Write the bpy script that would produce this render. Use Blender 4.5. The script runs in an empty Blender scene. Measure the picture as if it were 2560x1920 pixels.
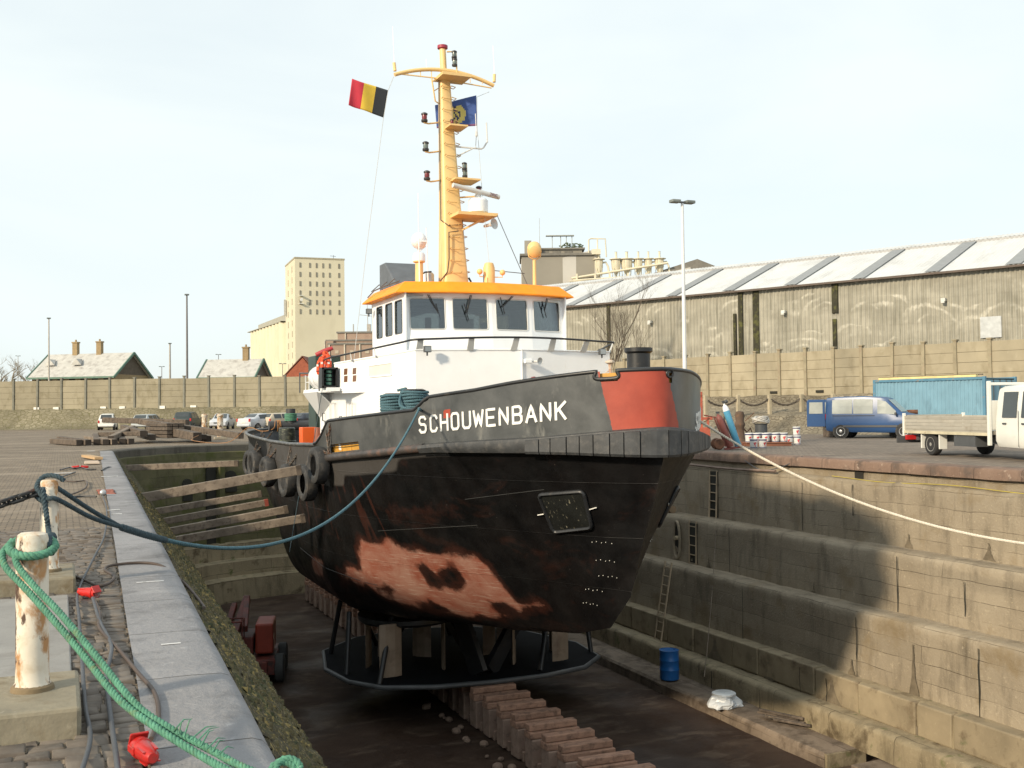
import bpy, math, random
from mathutils import Vector, Matrix, noise
R = math.radians
random.seed(7)
S = bpy.context.scene
COL = S.collection

# ---------------------------------------------------------------- camera, sky, sun, exposure
def make_camera():
    F = 1090.0
    yaw, pitch, roll = math.atan2(452, F), math.atan(25.5 / F), 0.0112
    fw0 = Vector((math.sin(yaw), math.cos(yaw), 0)); rt = Vector((math.cos(yaw), -math.sin(yaw), 0)); Z = Vector((0, 0, 1))
    fw = fw0 * math.cos(pitch) + Z * math.sin(pitch); up0 = Z * math.cos(pitch) - fw0 * math.sin(pitch)
    r = rt * math.cos(roll) - up0 * math.sin(roll); u = up0 * math.cos(roll) + rt * math.sin(roll)
    c = bpy.data.cameras.new('camera'); o = bpy.data.objects.new('camera', c); COL.objects.link(o)
    m = Matrix((r, u, -fw)).transposed().to_4x4(); m.translation = (0, 0, 1.5); o.matrix_world = m
    c.sensor_width = 36.0; c.lens = 36.0 * F / 1024.0; c.clip_start = 0.1; c.clip_end = 3000
    S.camera = o
make_camera()
SUN_EL = 24.0
TRAVEL = Vector((1, .42, -math.tan(R(SUN_EL)) * math.hypot(1, .42))).normalized()
SUN_ROT = math.atan2(-1, -.42) % (2 * math.pi)
w = bpy.data.worlds.new('World'); S.world = w; w.use_nodes = True
nt = w.node_tree; nt.nodes.clear()
out = nt.nodes.new('ShaderNodeOutputWorld'); bg = nt.nodes.new('ShaderNodeBackground'); sky = nt.nodes.new('ShaderNodeTexSky')
sky.sky_type = 'NISHITA'; sky.sun_disc = False; sky.sun_elevation = R(SUN_EL); sky.sun_rotation = SUN_ROT; sky.dust_density = 1.5; sky.air_density = 1.0
bg.inputs['Strength'].default_value = 0.1
tc = nt.nodes.new('ShaderNodeTexCoord'); mp = nt.nodes.new('ShaderNodeMapping'); mp.inputs['Scale'].default_value = (1.2, 1.2, 4.0)
n1 = nt.nodes.new('ShaderNodeTexNoise'); n1.inputs['Scale'].default_value = 1.7; n1.inputs['Detail'].default_value = 7; n1.inputs['Roughness'].default_value = .5
n1.inputs['Distortion'].default_value = .6
rp = nt.nodes.new('ShaderNodeMapRange'); rp.inputs[1].default_value = .28; rp.inputs[2].default_value = .62; rp.inputs[3].default_value = .76; rp.inputs[4].default_value = 1.0
mx = nt.nodes.new('ShaderNodeMix'); mx.data_type = 'RGBA'; mx.inputs[7].default_value = (5.1, 5.55, 5.55, 1)
L = nt.links.new
L(tc.outputs['Generated'], mp.inputs['Vector']); L(mp.outputs['Vector'], n1.inputs['Vector']); L(n1.outputs['Fac'], rp.inputs[0])
L(rp.outputs[0], mx.inputs[0]); L(sky.outputs['Color'], mx.inputs[6]); L(mx.outputs[2], bg.inputs['Color']); L(bg.outputs[0], out.inputs['Surface'])
sl = bpy.data.lights.new('sun', 'SUN'); sl.energy = 2.5; sl.angle = R(4.5); sl.color = (1, .85, .63)
so = bpy.data.objects.new('sun', sl); COL.objects.link(so); so.rotation_euler = TRAVEL.to_track_quat('-Z', 'Y').to_euler(); so.location = (-40, -20, 60)
S.view_settings.view_transform = 'Standard'; S.view_settings.look = 'None'; S.view_settings.exposure = 0.88; S.view_settings.gamma = 1.0
S.render.engine = 'CYCLES'; S.cycles.max_bounces = 8; S.cycles.transparent_max_bounces = 16

# ---------------------------------------------------------------- mesh helpers
class MB:
    def __init__(s): s.v = []; s.f = []; s.m = []
    def add(s, vs, fs, mi=0):
        o = len(s.v); s.v.extend([tuple(p) for p in vs]); s.f.extend([tuple(i + o for i in f) for f in fs]); s.m.extend([mi] * len(fs)); return s
    def box(s, c, d, rz=0, M=None, mi=0, taper=1.0):
        x, y, z = (d[0] / 2, d[1] / 2, d[2] / 2)
        vs = [Vector((sx * x * (taper if sz > 0 else 1), sy * y * (taper if sz > 0 else 1), sz * z)) for sz in (-1, 1) for sx, sy in ((-1, -1), (1, -1), (1, 1), (-1, 1))]
        if M is None: M = Matrix.Rotation(rz, 3, 'Z')
        vs = [M @ p + Vector(c) for p in vs]
        return s.add(vs, [(3, 2, 1, 0), (4, 5, 6, 7), (0, 1, 5, 4), (1, 2, 6, 5), (2, 3, 7, 6), (3, 0, 4, 7)], mi)
    def bar(s, a, b, w_, h, mi=0, up=(0, 0, 1)):
        a, b = Vector(a), Vector(b); d = b - a; n = d.normalized(); u = Vector(up)
        sd = n.cross(u)
        if sd.length < 1e-4: sd = Vector((1, 0, 0))
        sd.normalize(); uu = sd.cross(n)
        M = Matrix((sd, n, uu)).transposed()
        return s.box((a + b) / 2, (w_, d.length, h), M=M, mi=mi)
    def path(s, pts, r, n=8, closed=False, mi=0, caps=True):
        pts = [Vector(p) for p in pts]; k = len(pts); rr = r if isinstance(r, (list, tuple)) else [r] * k
        vs = []; nrm = None
        for i, p in enumerate(pts):
            if closed: t = pts[(i + 1) % k] - pts[i - 1]
            else: t = pts[min(i + 1, k - 1)] - pts[max(i - 1, 0)]
            if t.length < 1e-9: t = Vector((0, 0, 1))
            t.normalize()
            if nrm is None:
                nrm = t.orthogonal().normalized()
            else:
                nrm = nrm - t * nrm.dot(t)
                if nrm.length < 1e-6: nrm = t.orthogonal()
                nrm.normalize()
            bn = t.cross(nrm)
            for j in range(n):
                a = 2 * math.pi * j / n; vs.append(p + (nrm * math.cos(a) + bn * math.sin(a)) * rr[i])
        fs = []
        for i in range(k if closed else k - 1):
            i2 = (i + 1) % k
            for j in range(n): fs.append((i * n + j, i * n + (j + 1) % n, i2 * n + (j + 1) % n, i2 * n + j))
        if caps and not closed: fs += [tuple(range(n - 1, -1, -1)), tuple((k - 1) * n + j for j in range(n))]
        return s.add(vs, fs, mi)
    def tube(s, a, b, r0, r1=None, n=10, mi=0):
        return s.path([a, b], [r0, r0 if r1 is None else r1], n, mi=mi)
    def lathe(s, prof, c=(0, 0, 0), n=16, M=None, mi=0):
        vs = []; c = Vector(c)
        for r, z in prof:
            for j in range(n):
                a = 2 * math.pi * j / n; p = Vector((r * math.cos(a), r * math.sin(a), z)); vs.append((M @ p if M else p) + c)
        fs = []
        for i in range(len(prof) - 1):
            for j in range(n): fs.append((i * n + j, i * n + (j + 1) % n, (i + 1) * n + (j + 1) % n, (i + 1) * n + j))
        k = (len(prof) - 1) * n
        if prof[0][0] > 1e-5: fs.append(tuple(range(n - 1, -1, -1)))
        if prof[-1][0] > 1e-5: fs.append(tuple(k + j for j in range(n)))
        return s.add(vs, fs, mi)
    def sphere(s, c, r, n=12, sc=(1, 1, 1), mi=0):
        M = Matrix.Diagonal(sc); prof = [(max(1e-6, r * math.sin(math.pi * i / n)), -r * math.cos(math.pi * i / n)) for i in range(n + 1)]
        return s.lathe(prof, c, n=max(8, int(n * 1.4)), M=M, mi=mi)
    def prism(s, poly, z0, z1, mi=0, M=None, c=(0, 0, 0)):
        k = len(poly); vs = [Vector((x, y, z0)) for x, y in poly] + [Vector((x, y, z1)) for x, y in poly]
        if M is not None: vs = [M @ p + Vector(c) for p in vs]
        return s.add(vs, [tuple(range(k - 1, -1, -1)), tuple(range(k, 2 * k))] + [(i, (i + 1) % k, k + (i + 1) % k, k + i) for i in range(k)], mi)
    def loft(s, rings, closed=True, caps=True, mi=0):
        n = len(rings[0]); vs = [p for r in rings for p in r]; fs = []
        for i in range(len(rings) - 1):
            for j in range(n if closed else n - 1):
                j2 = (j + 1) % n; fs.append((i * n + j, i * n + j2, (i + 1) * n + j2, (i + 1) * n + j))
        if caps and closed: fs += [tuple(range(n - 1, -1, -1)), tuple((len(rings) - 1) * n + j for j in range(n))]
        return s.add(vs, fs, mi)
    def quad(s, a, b, c, d, mi=0): return s.add([a, b, c, d], [(0, 1, 2, 3)], mi)
    def slab(s, pts, th, mi=0):
        pts = [Vector(p) for p in pts]; n = (pts[1] - pts[0]).cross(pts[2] - pts[0]).normalized() * th; k = len(pts)
        return s.add(pts + [p - n for p in pts], [tuple(range(k)), tuple(range(2 * k - 1, k - 1, -1))] + [(i, k + i, k + (i + 1) % k, (i + 1) % k) for i in range(k)], mi)
    def build(s, name, mat, parent=None, smooth=None, bevel=0, bseg=2):
        me = bpy.data.meshes.new(name); me.from_pydata(s.v, [], s.f)
        mats = mat if isinstance(mat, (list, tuple)) else [mat]
        for m in mats: me.materials.append(m)
        if len(mats) > 1: me.polygons.foreach_set('material_index', s.m)
        if smooth is not None:
            me.shade_smooth(); me.set_sharp_from_angle(angle=R(smooth))
        me.update()
        o = bpy.data.objects.new(name, me); COL.objects.link(o)
        if parent: o.parent = parent
        if bevel:
            b = o.modifiers.new('bevel', 'BEVEL'); b.width = bevel; b.segments = bseg; b.limit_method = 'ANGLE'; b.angle_limit = R(40)
        return o

def tag(o, label, cat, group=None):
    o['label'] = label; o['category'] = cat
    if group: o['group'] = group
    return o
def thing(name, label, cat, loc=(0, 0, 0), rz=0, group=None):
    o = bpy.data.objects.new(name, None); COL.objects.link(o); o.location = loc; o.rotation_euler = (0, 0, rz); o.empty_display_size = .3
    return tag(o, label, cat, group)
def struct(o): o['kind'] = 'structure'; return o
def dup(o, parent=None, loc=None, rz=None, label=None):
    c = o.copy(); COL.objects.link(c); c.parent = parent
    if loc is not None: c.location = loc
    if rz is not None: c.rotation_euler = (0, 0, rz)
    if label: c['label'] = label
    for ch in list(o.children): dup(ch, c)
    return c
def catmull(pts, k=8):
    P = [Vector(p) for p in pts]; P = [P[0] * 2 - P[1]] + P + [P[-1] * 2 - P[-2]]; o = []
    for i in range(1, len(P) - 2):
        for j in range(k):
            t = j / k; a, b, c, d = P[i - 1], P[i], P[i + 1], P[i + 2]
            o.append(.5 * ((2 * b) + (c - a) * t + (2 * a - 5 * b + 4 * c - d) * t * t + (3 * b - a - 3 * c + d) * t ** 3))
    o.append(P[-2]); return o
def sag(a, b, s, k=24):
    a, b = Vector(a), Vector(b)
    return [a.lerp(b, i / k) - Vector((0, 0, 4 * s * (i / k) * (1 - i / k))) for i in range(k + 1)]
def tab(t, x):
    if x <= t[0][0]: return t[0][1]
    for (a, b), (c, d) in zip(t, t[1:]):
        if x <= c: return b + (d - b) * (x - a) / (c - a)
    return t[-1][1]
def twist_rope(b, pts, r, pitch=.12, strands=3, n=6, step=.012):
    # a laid rope: strands wound round the line of the path
    P = [Vector(p) for p in pts]; L_ = [0]
    for a, c in zip(P, P[1:]): L_.append(L_[-1] + (c - a).length)
    tot = L_[-1]; N = max(8, int(tot / step)); line = []; k = 0
    for i in range(N + 1):
        d = tot * i / N
        while k < len(P) - 2 and L_[k + 1] < d: k += 1
        t = (d - L_[k]) / max(1e-9, L_[k + 1] - L_[k]); line.append(P[k].lerp(P[k + 1], min(1, t)))
    for sidx in range(strands):
        q = []; nrm = None
        for i, p in enumerate(line):
            t = (line[min(i + 1, N)] - line[max(i - 1, 0)]).normalized()
            nrm = t.orthogonal().normalized() if nrm is None else (nrm - t * nrm.dot(t)).normalized()
            bn = t.cross(nrm); a = 2 * math.pi * (i / N * tot / pitch + sidx / strands)
            q.append(p + (nrm * math.cos(a) + bn * math.sin(a)) * r * .52)
        b.path(q, r * .55, n)
def chain(b, pts, ln=.08, r=.008):
    P = [Vector(p) for p in pts]; k = 0
    tot = sum((c - a).length for a, c in zip(P, P[1:])); N = int(tot / (ln * .72)); line = []; acc = 0; i = 0
    for q in range(N + 1):
        d = tot * q / N
        while i < len(P) - 2 and acc + (P[i + 1] - P[i]).length < d: acc += (P[i + 1] - P[i]).length; i += 1
        line.append(P[i].lerp(P[i + 1], (d - acc) / max(1e-9, (P[i + 1] - P[i]).length)))
    for q in range(N):
        a, c = line[q], line[q + 1]; t = (c - a).normalized(); m = (a + c) / 2; o = t.orthogonal().normalized()
        if q % 2: o = t.cross(o)
        ring = [m + t * (ln / 2 - ln * .2) * (1 if math.cos(x) >= 0 else -1) + (t * math.cos(x) + o * math.sin(x)) * ln * .28 for x in [2 * math.pi * j / 10 for j in range(10)]]
        b.path(ring, r, 5, closed=True)

# ---------------------------------------------------------------- materials
MATS = {}
class NG:
    def __init__(s, name):
        s.m = bpy.data.materials.new(name); s.m.use_nodes = True; s.t = s.m.node_tree; s.t.nodes.clear()
        s.o = s.n('ShaderNodeOutputMaterial'); s.p = s.n('ShaderNodeBsdfPrincipled'); s.l(s.p.outputs[0], s.o.inputs['Surface'])
    def n(s, t, **k):
        x = s.t.nodes.new(t)
        for a, b in k.items(): setattr(x, a, b)
        return x
    def l(s, a, b): s.t.links.new(a, b)
    def coord(s, sc=(1, 1, 1), rnd=True):
        c = s.n('ShaderNodeTexCoord'); m = s.n('ShaderNodeMapping'); m.inputs['Scale'].default_value = sc
        if rnd:
            oi = s.n('ShaderNodeObjectInfo'); mu = s.n('ShaderNodeMath', operation='MULTIPLY'); mu.inputs[1].default_value = 37.0
            s.l(oi.outputs['Random'], mu.inputs[0]); ad = s.n('ShaderNodeVectorMath', operation='ADD'); s.l(c.outputs['Object'], ad.inputs[0]); s.l(mu.outputs[0], ad.inputs[1]); s.l(ad.outputs[0], m.inputs['Vector'])
        else: s.l(c.outputs['Object'], m.inputs['Vector'])
        return m.outputs['Vector']
    def noise(s, sc=(1, 1, 1), scale=3, detail=6, rough=.55, dist=0, rnd=True):
        x = s.n('ShaderNodeTexNoise'); s.l(s.coord(sc, rnd), x.inputs['Vector']); x.inputs['Scale'].default_value = scale; x.inputs['Detail'].default_value = detail
        x.inputs['Roughness'].default_value = rough; x.inputs['Distortion'].default_value = dist; return x.outputs['Fac']
    def rng(s, v, a, b, c=0., d=1.):
        x = s.n('ShaderNodeMapRange'); s.l(v, x.inputs[0])
        for i, q in enumerate((a, b, c, d)): x.inputs[i + 1].default_value = q
        return x.outputs[0]
    def mix(s, f, a, b, mode='MIX'):
        x = s.n('ShaderNodeMix', data_type='RGBA', blend_type=mode)
        for i, q in ((0, f), (6, a), (7, b)):
            if hasattr(q, 'is_linked') or hasattr(q, 'links'): s.l(q, x.inputs[i])
            elif i == 0: x.inputs[0].default_value = q
            else: x.inputs[i].default_value = (*q, 1)
        return x.outputs[2]
    def math(s, op, a, b=None):
        x = s.n('ShaderNodeMath', operation=op)
        for i, q in ((0, a), (1, b)):
            if q is None: continue
            if hasattr(q, 'links'): s.l(q, x.inputs[i])
            else: x.inputs[i].default_value = q
        return x.outputs[0]
    def bump(s, h, st=.3, d=.02, nrm=None):
        x = s.n('ShaderNodeBump'); s.l(h, x.inputs['Height']); x.inputs['Strength'].default_value = st; x.inputs['Distance'].default_value = d
        if nrm is not None: s.l(nrm, x.inputs['Normal'])
        return x.outputs[0]
    def fin(s, col=None, rough=.6, metal=0., nrm=None, spec=None):
        if col is not None:
            if hasattr(col, 'links'): s.l(col, s.p.inputs['Base Color'])
            else: s.p.inputs['Base Color'].default_value = (*col, 1)
        if hasattr(rough, 'links'): s.l(rough, s.p.inputs['Roughness'])
        else: s.p.inputs['Roughness'].default_value = rough
        s.p.inputs['Metallic'].default_value = metal
        if spec is not None: s.p.inputs['Specular IOR Level'].default_value = spec
        if nrm is not None: s.l(nrm, s.p.inputs['Normal'])
        return s.m
def mul(c, k): return tuple(min(1, x * k) for x in c)
def M(name, col, rough=.6, metal=0., var=.18, vs=2.5, stains=(), bump=.15, bs=30, bd=.01, spec=None, sc=(1, 1, 1)):
    # base colour with uneven tone, stains [(colour, scale, from, to, xyz stretch)] and a fine bump
    if name in MATS: return MATS[name]
    g = NG(name); c = g.mix(g.rng(g.noise(sc, vs), .3, .7), mul(col, 1 - var), mul(col, 1 + var))
    for st in stains:
        s3 = st[4] if len(st) > 4 else (1, 1, 1)
        c = g.mix(g.rng(g.noise(s3, st[1], 7, .62, .3), st[2], st[3]), c, st[0])
    oi = g.n('ShaderNodeObjectInfo'); tn = g.rng(oi.outputs['Random'], 0, 1, .9, 1.1); cb_ = g.n('ShaderNodeCombineColor')
    for i in range(3): g.l(tn, cb_.inputs[i])
    if var > .07: c = g.mix(1., c, cb_.outputs[0], 'MULTIPLY')
    n = g.bump(g.noise(sc, bs, 4), bump, bd) if bump else None
    MATS[name] = g.fin(c, rough, metal, n, spec); return MATS[name]
def glass_mat(name, tint=(.35, .4, .42), dark=.5):
    if name in MATS: return MATS[name]
    g = NG(name); t = g.n('ShaderNodeBsdfTransparent'); t.inputs[0].default_value = (*tint, 1)
    gl = g.n('ShaderNodeBsdfGlossy'); gl.inputs['Roughness'].default_value = .03; gl.inputs['Color'].default_value = (.9, .95, 1, 1)
    f = g.n('ShaderNodeFresnel'); f.inputs[0].default_value = 1.5; mxs = g.n('ShaderNodeMixShader')
    g.l(g.rng(f.outputs[0], 0, 1, .07, 1), mxs.inputs[0]); g.l(t.outputs[0], mxs.inputs[1]); g.l(gl.outputs[0], mxs.inputs[2]); g.l(mxs.outputs[0], g.o.inputs['Surface'])
    MATS[name] = g.m; return g.m
RUST = (.16, .055, .02)
white = M('white ship paint', (.84, .85, .86), .35, var=.03, stains=[((.62, .55, .42), 1.6, .66, .86, (2, 2, .4)), ((.5, .3, .16), 3.2, .72, .8, (3, 3, .35))], bump=.03, bs=6)
greyw = M('grey white paint', (.6, .6, .58), .45, var=.05, bump=.02)
ochre = M('ochre mast paint', (.76, .52, .22), .45, var=.06, stains=[((.5, .33, .14), 4, .68, .82, (2, 2, .5))], bump=.03)
orange = M('orange roof paint', (.95, .27, .0), .55, var=.09, vs=4, stains=[((.7, .18, .0), 5, .62, .8)], bump=.05)
black = M('black paint', (.018, .019, .021), .42, var=.3, stains=[((.09, .075, .06), 4, .6, .8)], bump=.1)
darkgrey = M('dark grey metal', (.07, .075, .08), .5, var=.2, bump=.05)
rubber = M('old tyre rubber', (.035, .035, .036), .75, var=.35, vs=5, stains=[((.11, .095, .08), 6, .52, .75), (RUST, 3, .68, .8)], bump=.3)
fendrub = M('bow fender rubber', (.045, .047, .05), .6, var=.3, vs=3, stains=[((.10, .095, .09), 5, .5, .75), ((.14, .07, .04), 8, .68, .8)], bump=.2)
rusty = M('rusty steel', (.15, .065, .035), .8, var=.35, vs=6, stains=[((.05, .025, .018), 9, .5, .7)], bump=.4)
redpaint = M('red machine paint', (.13, .026, .018), .6, var=.25, stains=[((.04, .02, .018), 4, .46, .66)], bump=.1)
plug_red = M('red plastic', (.5, .022, .018), .35, var=.08, stains=[((.2, .05, .04), 30, .6, .75)], bump=.05)
cable = M('grey cable rubber', (.07, .075, .085), .65, var=.2, bump=.1)
cable_br = M('brown hose rubber', (.07, .05, .04), .65, var=.2, bump=.1)
galv = M('galvanised steel', (.42, .43, .44), .45, .6, var=.12, bump=.03)
yellowin = M('ochre bulwark inside', (.62, .33, .06), .5, var=.12, bump=.05)
glass = glass_mat('wheelhouse glass', (.55, .58, .57))
darkglass = M('dark car glass', (.05, .06, .065), .08, var=.1, bump=0)
skyglass = M('sky toned car glass', (.36, .38, .36), .1, var=.15, vs=2, bump=0)  # pale base colour stands for the sky reflected in the van windows
tyre = M('car tyre', (.025, .025, .026), .8, var=.2, bump=.2)
silver = M('wheel rim silver', (.5, .5, .5), .35, .5, var=.06, bump=0)
concrete = M('weathered concrete', (.33, .295, .235), .9, var=.2, vs=1.3, stains=[((.17, .145, .11), 2.5, .52, .74), ((.42, .38, .3), 6, .62, .76)], bump=.35, bs=25)
timber = M('old grey timber', (.22, .175, .135), .85, var=.3, vs=3, sc=(1, 1, 1), stains=[((.09, .065, .05), 9, .5, .7)], bump=.4, bs=18)
darktimber = M('dark wet timber', (.11, .085, .065), .85, var=.35, vs=4, stains=[((.04, .03, .025), 7, .5, .7), ((.2, .17, .13), 12, .62, .74)], bump=.4, bs=18)
blue_rope = M('blue mooring rope', (.075, .155, .19), .85, var=.25, vs=30, bump=.4, bs=120)
navy_rope = M('dark blue rope', (.035, .06, .075), .85, var=.3, vs=30, stains=[((.12, .14, .14), 20, .6, .75)], bump=.4, bs=120)
green_rope = M('green poly rope', (.085, .24, .16), .85, var=.3, vs=25, stains=[((.16, .2, .09), 14, .55, .75), ((.2, .34, .25), 40, .62, .72)], bump=.5, bs=150)
white_rope = M('white rope', (.62, .56, .47), .85, var=.15, vs=30, bump=.3, bs=100)
# ---------------------------------------------------------------- dock basin and ground
def LX(Y): return .85 + (Y - 4.84) * .0265          # left coping edge
RX = 20.15                                          # right coping edge
FLOOR = -7.1
HEAD = [(LX(47.2), 47.2), (3.1, 49.8), (5.0, 52.0), (7.7, 53.5), (10.7, 54.1), (13.6, 53.5), (16.4, 51.8), (18.8, 49.2), (20.15, 46.2)]
HEAD = [(p.x, p.y) for p in catmull([(x, y, 0) for x, y in HEAD], 4)]
def sweep(name, prof, path, mat, parent=None, jit=.012, js=.9, step=.5, pstep=.35, u0=0):
    # carry a profile of (distance into the dock, z) along a plan path; the dock lies to the right of the path's direction
    pf = []
    for (a, b), (c, d) in zip(prof, prof[1:]):
        k = max(1, int(math.hypot(c - a, d - b) / pstep)); pf += [(a + (c - a) * i / k, b + (d - b) * i / k) for i in range(k)]
    pf.append(prof[-1]); pp = []
    for (a, b), (c, d) in zip(path, path[1:]):
        k = max(1, int(math.hypot(c - a, d - b) / step)); pp += [(a + (c - a) * i / k, b + (d - b) * i / k) for i in range(k)]
    pp.append(path[-1]); vs = []; uv = []; u = u0; n = len(pf)
    for i, (x, y) in enumerate(pp):
        a = pp[max(0, i - 1)]; c = pp[min(len(pp) - 1, i + 1)]; t = Vector((c[0] - a[0], c[1] - a[1])).normalized(); nr = Vector((t.y, -t.x))
        if i: u += math.hypot(x - pp[i - 1][0], y - pp[i - 1][1])
        s = 0
        for j, (o, z) in enumerate(pf):
            if j: s += math.hypot(o - pf[j - 1][0], z - pf[j - 1][1])
            p = Vector((x + nr.x * o, y + nr.y * o, z))
            if jit: p += noise.noise_vector(p / js) * jit + noise.noise_vector(p / (js * .3)) * jit * .5
            vs.append(p); uv.append((u, s))
    fs = [(i * n + j, i * n + j + 1, (i + 1) * n + j + 1, (i + 1) * n + j) for i in range(len(pp) - 1) for j in range(n - 1)]
    me = bpy.data.meshes.new(name); me.from_pydata([tuple(p) for p in vs], [], fs); me.materials.append(mat)
    ul = me.uv_layers.new(name='UVMap'); ul.data.foreach_set('uv', [q for l in me.loops for q in uv[l.vertex_index]])
    me.shade_smooth(); me.set_sharp_from_angle(angle=R(35)); o = bpy.data.objects.new(name, me); COL.objects.link(o); o.parent = parent
    return o
def wall_mat(name, c1, c2, joint, bw, bh, lich=None, wet=.0, mort=.012, seed=0., tones=.12, full=False):
    g = NG(name); uvn = g.n('ShaderNodeUVMap'); ofs = g.n('ShaderNodeVectorMath', operation='ADD'); g.l(uvn.outputs[0], ofs.inputs[0]); ofs.inputs[1].default_value = (seed, seed * .37, 0)
    wob = g.n('ShaderNodeTexNoise'); g.l(g.coord(rnd=False), wob.inputs['Vector']); wob.inputs['Scale'].default_value = 1.3
    wv = g.n('ShaderNodeVectorMath', operation='MULTIPLY_ADD'); g.l(wob.outputs['Color'], wv.inputs[0]); wv.inputs[1].default_value = (.08, .05, 0); g.l(ofs.outputs[0], wv.inputs[2])
    br = g.n('ShaderNodeTexBrick'); g.l(wv.outputs[0], br.inputs['Vector']); br.inputs['Scale'].default_value = 1; br.inputs['Brick Width'].default_value = bw; br.inputs['Row Height'].default_value = bh
    br.inputs['Mortar Size'].default_value = mort; br.inputs['Mortar Smooth'].default_value = .6; br.inputs['Bias'].default_value = 0
    br.inputs['Color1'].default_value = (1 - tones,) * 3 + (1,); br.inputs['Color2'].default_value = (1 + tones,) * 3 + (1,); br.inputs['Mortar'].default_value = (1, 1, 1, 1)
    c = g.mix(g.rng(g.noise((1, 1, 1), .6, 8, .6, .5, False), .32, .68), c1, c2)
    c = g.mix(1.0, c, br.outputs['Color'], 'MULTIPLY')
    c = g.mix(g.rng(g.noise((1, 1, .25), 2.2, 6, .65, 0, False), .5, .78), c, mul(c1, .5))
    c = g.mix(g.rng(g.noise((1, 1, 1), 9, 6, .6, 0, False), .6, .8), c, mul(c2, 1.35))
    jm = br.outputs['Fac'] if full else g.math('MULTIPLY', br.outputs['Fac'], g.rng(g.noise((1, 1, 1), .8, 3, .5, 0, False), .38, .6))
    c = g.mix(jm, c, joint)
    if lich:
        for lc, sc, a, b in lich: c = g.mix(g.rng(g.noise((1, 1, 1), sc, 5, .6, .2, False), a, b), c, lc)
    h = g.math('SUBTRACT', g.noise((1, 1, 1), 16, 6, .65, 0, False), g.math('MULTIPLY', jm, .8))
    return g.fin(c, .9 if not wet else g.rng(g.noise((1, 1, .6), .8, 5, .5, 0, False), .4, .65, .9, .9 - wet), 0, g.bump(h, .6, .03), .3)
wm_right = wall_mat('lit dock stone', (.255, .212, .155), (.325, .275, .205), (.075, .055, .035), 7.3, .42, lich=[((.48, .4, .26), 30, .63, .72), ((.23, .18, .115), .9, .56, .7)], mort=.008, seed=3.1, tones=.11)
wm_low = wall_mat('low dock stone', (.24, .195, .125), (.32, .265, .175), (.04, .03, .02), 2.3, .9, lich=[((.10, .075, .045), 1.1, .57, .68), ((.10, .115, .04), 1.8, .62, .72)], wet=.25, seed=8.3)
wm_step = wall_mat('dock step stone', (.16, .122, .092), (.235, .185, .14), (.05, .04, .03), 1.9, .8, lich=[((.1, .075, .055), 2, .5, .66)], wet=.3, seed=1.3)
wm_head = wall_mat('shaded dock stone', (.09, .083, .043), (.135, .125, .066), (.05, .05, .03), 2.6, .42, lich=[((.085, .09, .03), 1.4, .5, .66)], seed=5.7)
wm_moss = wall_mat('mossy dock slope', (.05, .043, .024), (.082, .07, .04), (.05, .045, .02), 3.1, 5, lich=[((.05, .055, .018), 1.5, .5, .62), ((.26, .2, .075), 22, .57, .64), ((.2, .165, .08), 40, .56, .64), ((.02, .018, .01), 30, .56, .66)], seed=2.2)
coping_l = wall_mat('bluish coping stone', (.215, .212, .22), (.285, .28, .288), (.085, .08, .075), 1.35, 3, lich=[((.34, .335, .34), 1.2, .58, .74), ((.5, .5, .49), 2.3, .71, .75)], seed=.4, mort=.009, tones=.07, full=True)
coping_h = wall_mat('shaded coping stone', (.10, .09, .075), (.15, .135, .11), (.06, .05, .04), 1.4, 3, seed=.7)  # darker copy for the dock head, lack of sun put into the colour
coping_r = wall_mat('brown coping stone', (.19, .125, .095), (.25, .175, .135), (.07, .05, .04), 1.4, 3, lich=[((.12, .09, .075), 2.2, .5, .66), ((.4, .31, .25), 6, .62, .74)], seed=.9, mort=.012, full=True)
# walls of the dock, each with its coping
Y0 = -14.0
def lpath(a, b): return [(LX(a), a), (LX(b), b)]
lw = thing('dock_wall', 'near dock wall with pale grey coping and a mossy slope below it', 'dock wall')
NOSE = [(.0, -.012), (.03, -.045), (.045, -.1)]
sweep('coping', [(-.5, .004), (-.2, .006), (-.045, .004)] + NOSE, lpath(Y0, 47.2), coping_l, lw, jit=.004, pstep=.1, step=.3)
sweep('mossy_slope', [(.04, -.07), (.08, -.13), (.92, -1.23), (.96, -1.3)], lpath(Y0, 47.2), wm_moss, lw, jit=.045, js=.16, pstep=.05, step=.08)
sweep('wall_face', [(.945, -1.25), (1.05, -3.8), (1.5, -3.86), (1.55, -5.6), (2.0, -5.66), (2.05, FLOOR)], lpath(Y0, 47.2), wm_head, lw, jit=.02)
hw = thing('dock_wall', 'curved dock head wall in shade behind the stern of the tug', 'dock wall')
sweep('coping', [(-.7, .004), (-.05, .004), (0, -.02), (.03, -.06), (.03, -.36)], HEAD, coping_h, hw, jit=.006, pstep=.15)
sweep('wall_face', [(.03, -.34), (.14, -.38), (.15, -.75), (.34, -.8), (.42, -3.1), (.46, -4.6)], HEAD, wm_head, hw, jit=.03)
sweep('steps', [(.46, -4.6), (.95, -4.65), (.97, -5.35), (1.6, -5.4), (1.62, -6.05), (2.3, -6.1), (2.33, FLOOR)], HEAD, wm_low, hw, jit=.03)
rw = thing('dock_wall', 'sunlit stepped dock wall of tan stone on the far side of the tug', 'dock wall')
rp = [(RX, 46.2), (RX, Y0)]
sweep('coping', [(-.55, .006), (-.06, .004), (0, -.02), (.03, -.07), (.035, -.27)], rp, coping_r, rw, jit=.012, pstep=.12, step=.3)
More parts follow.
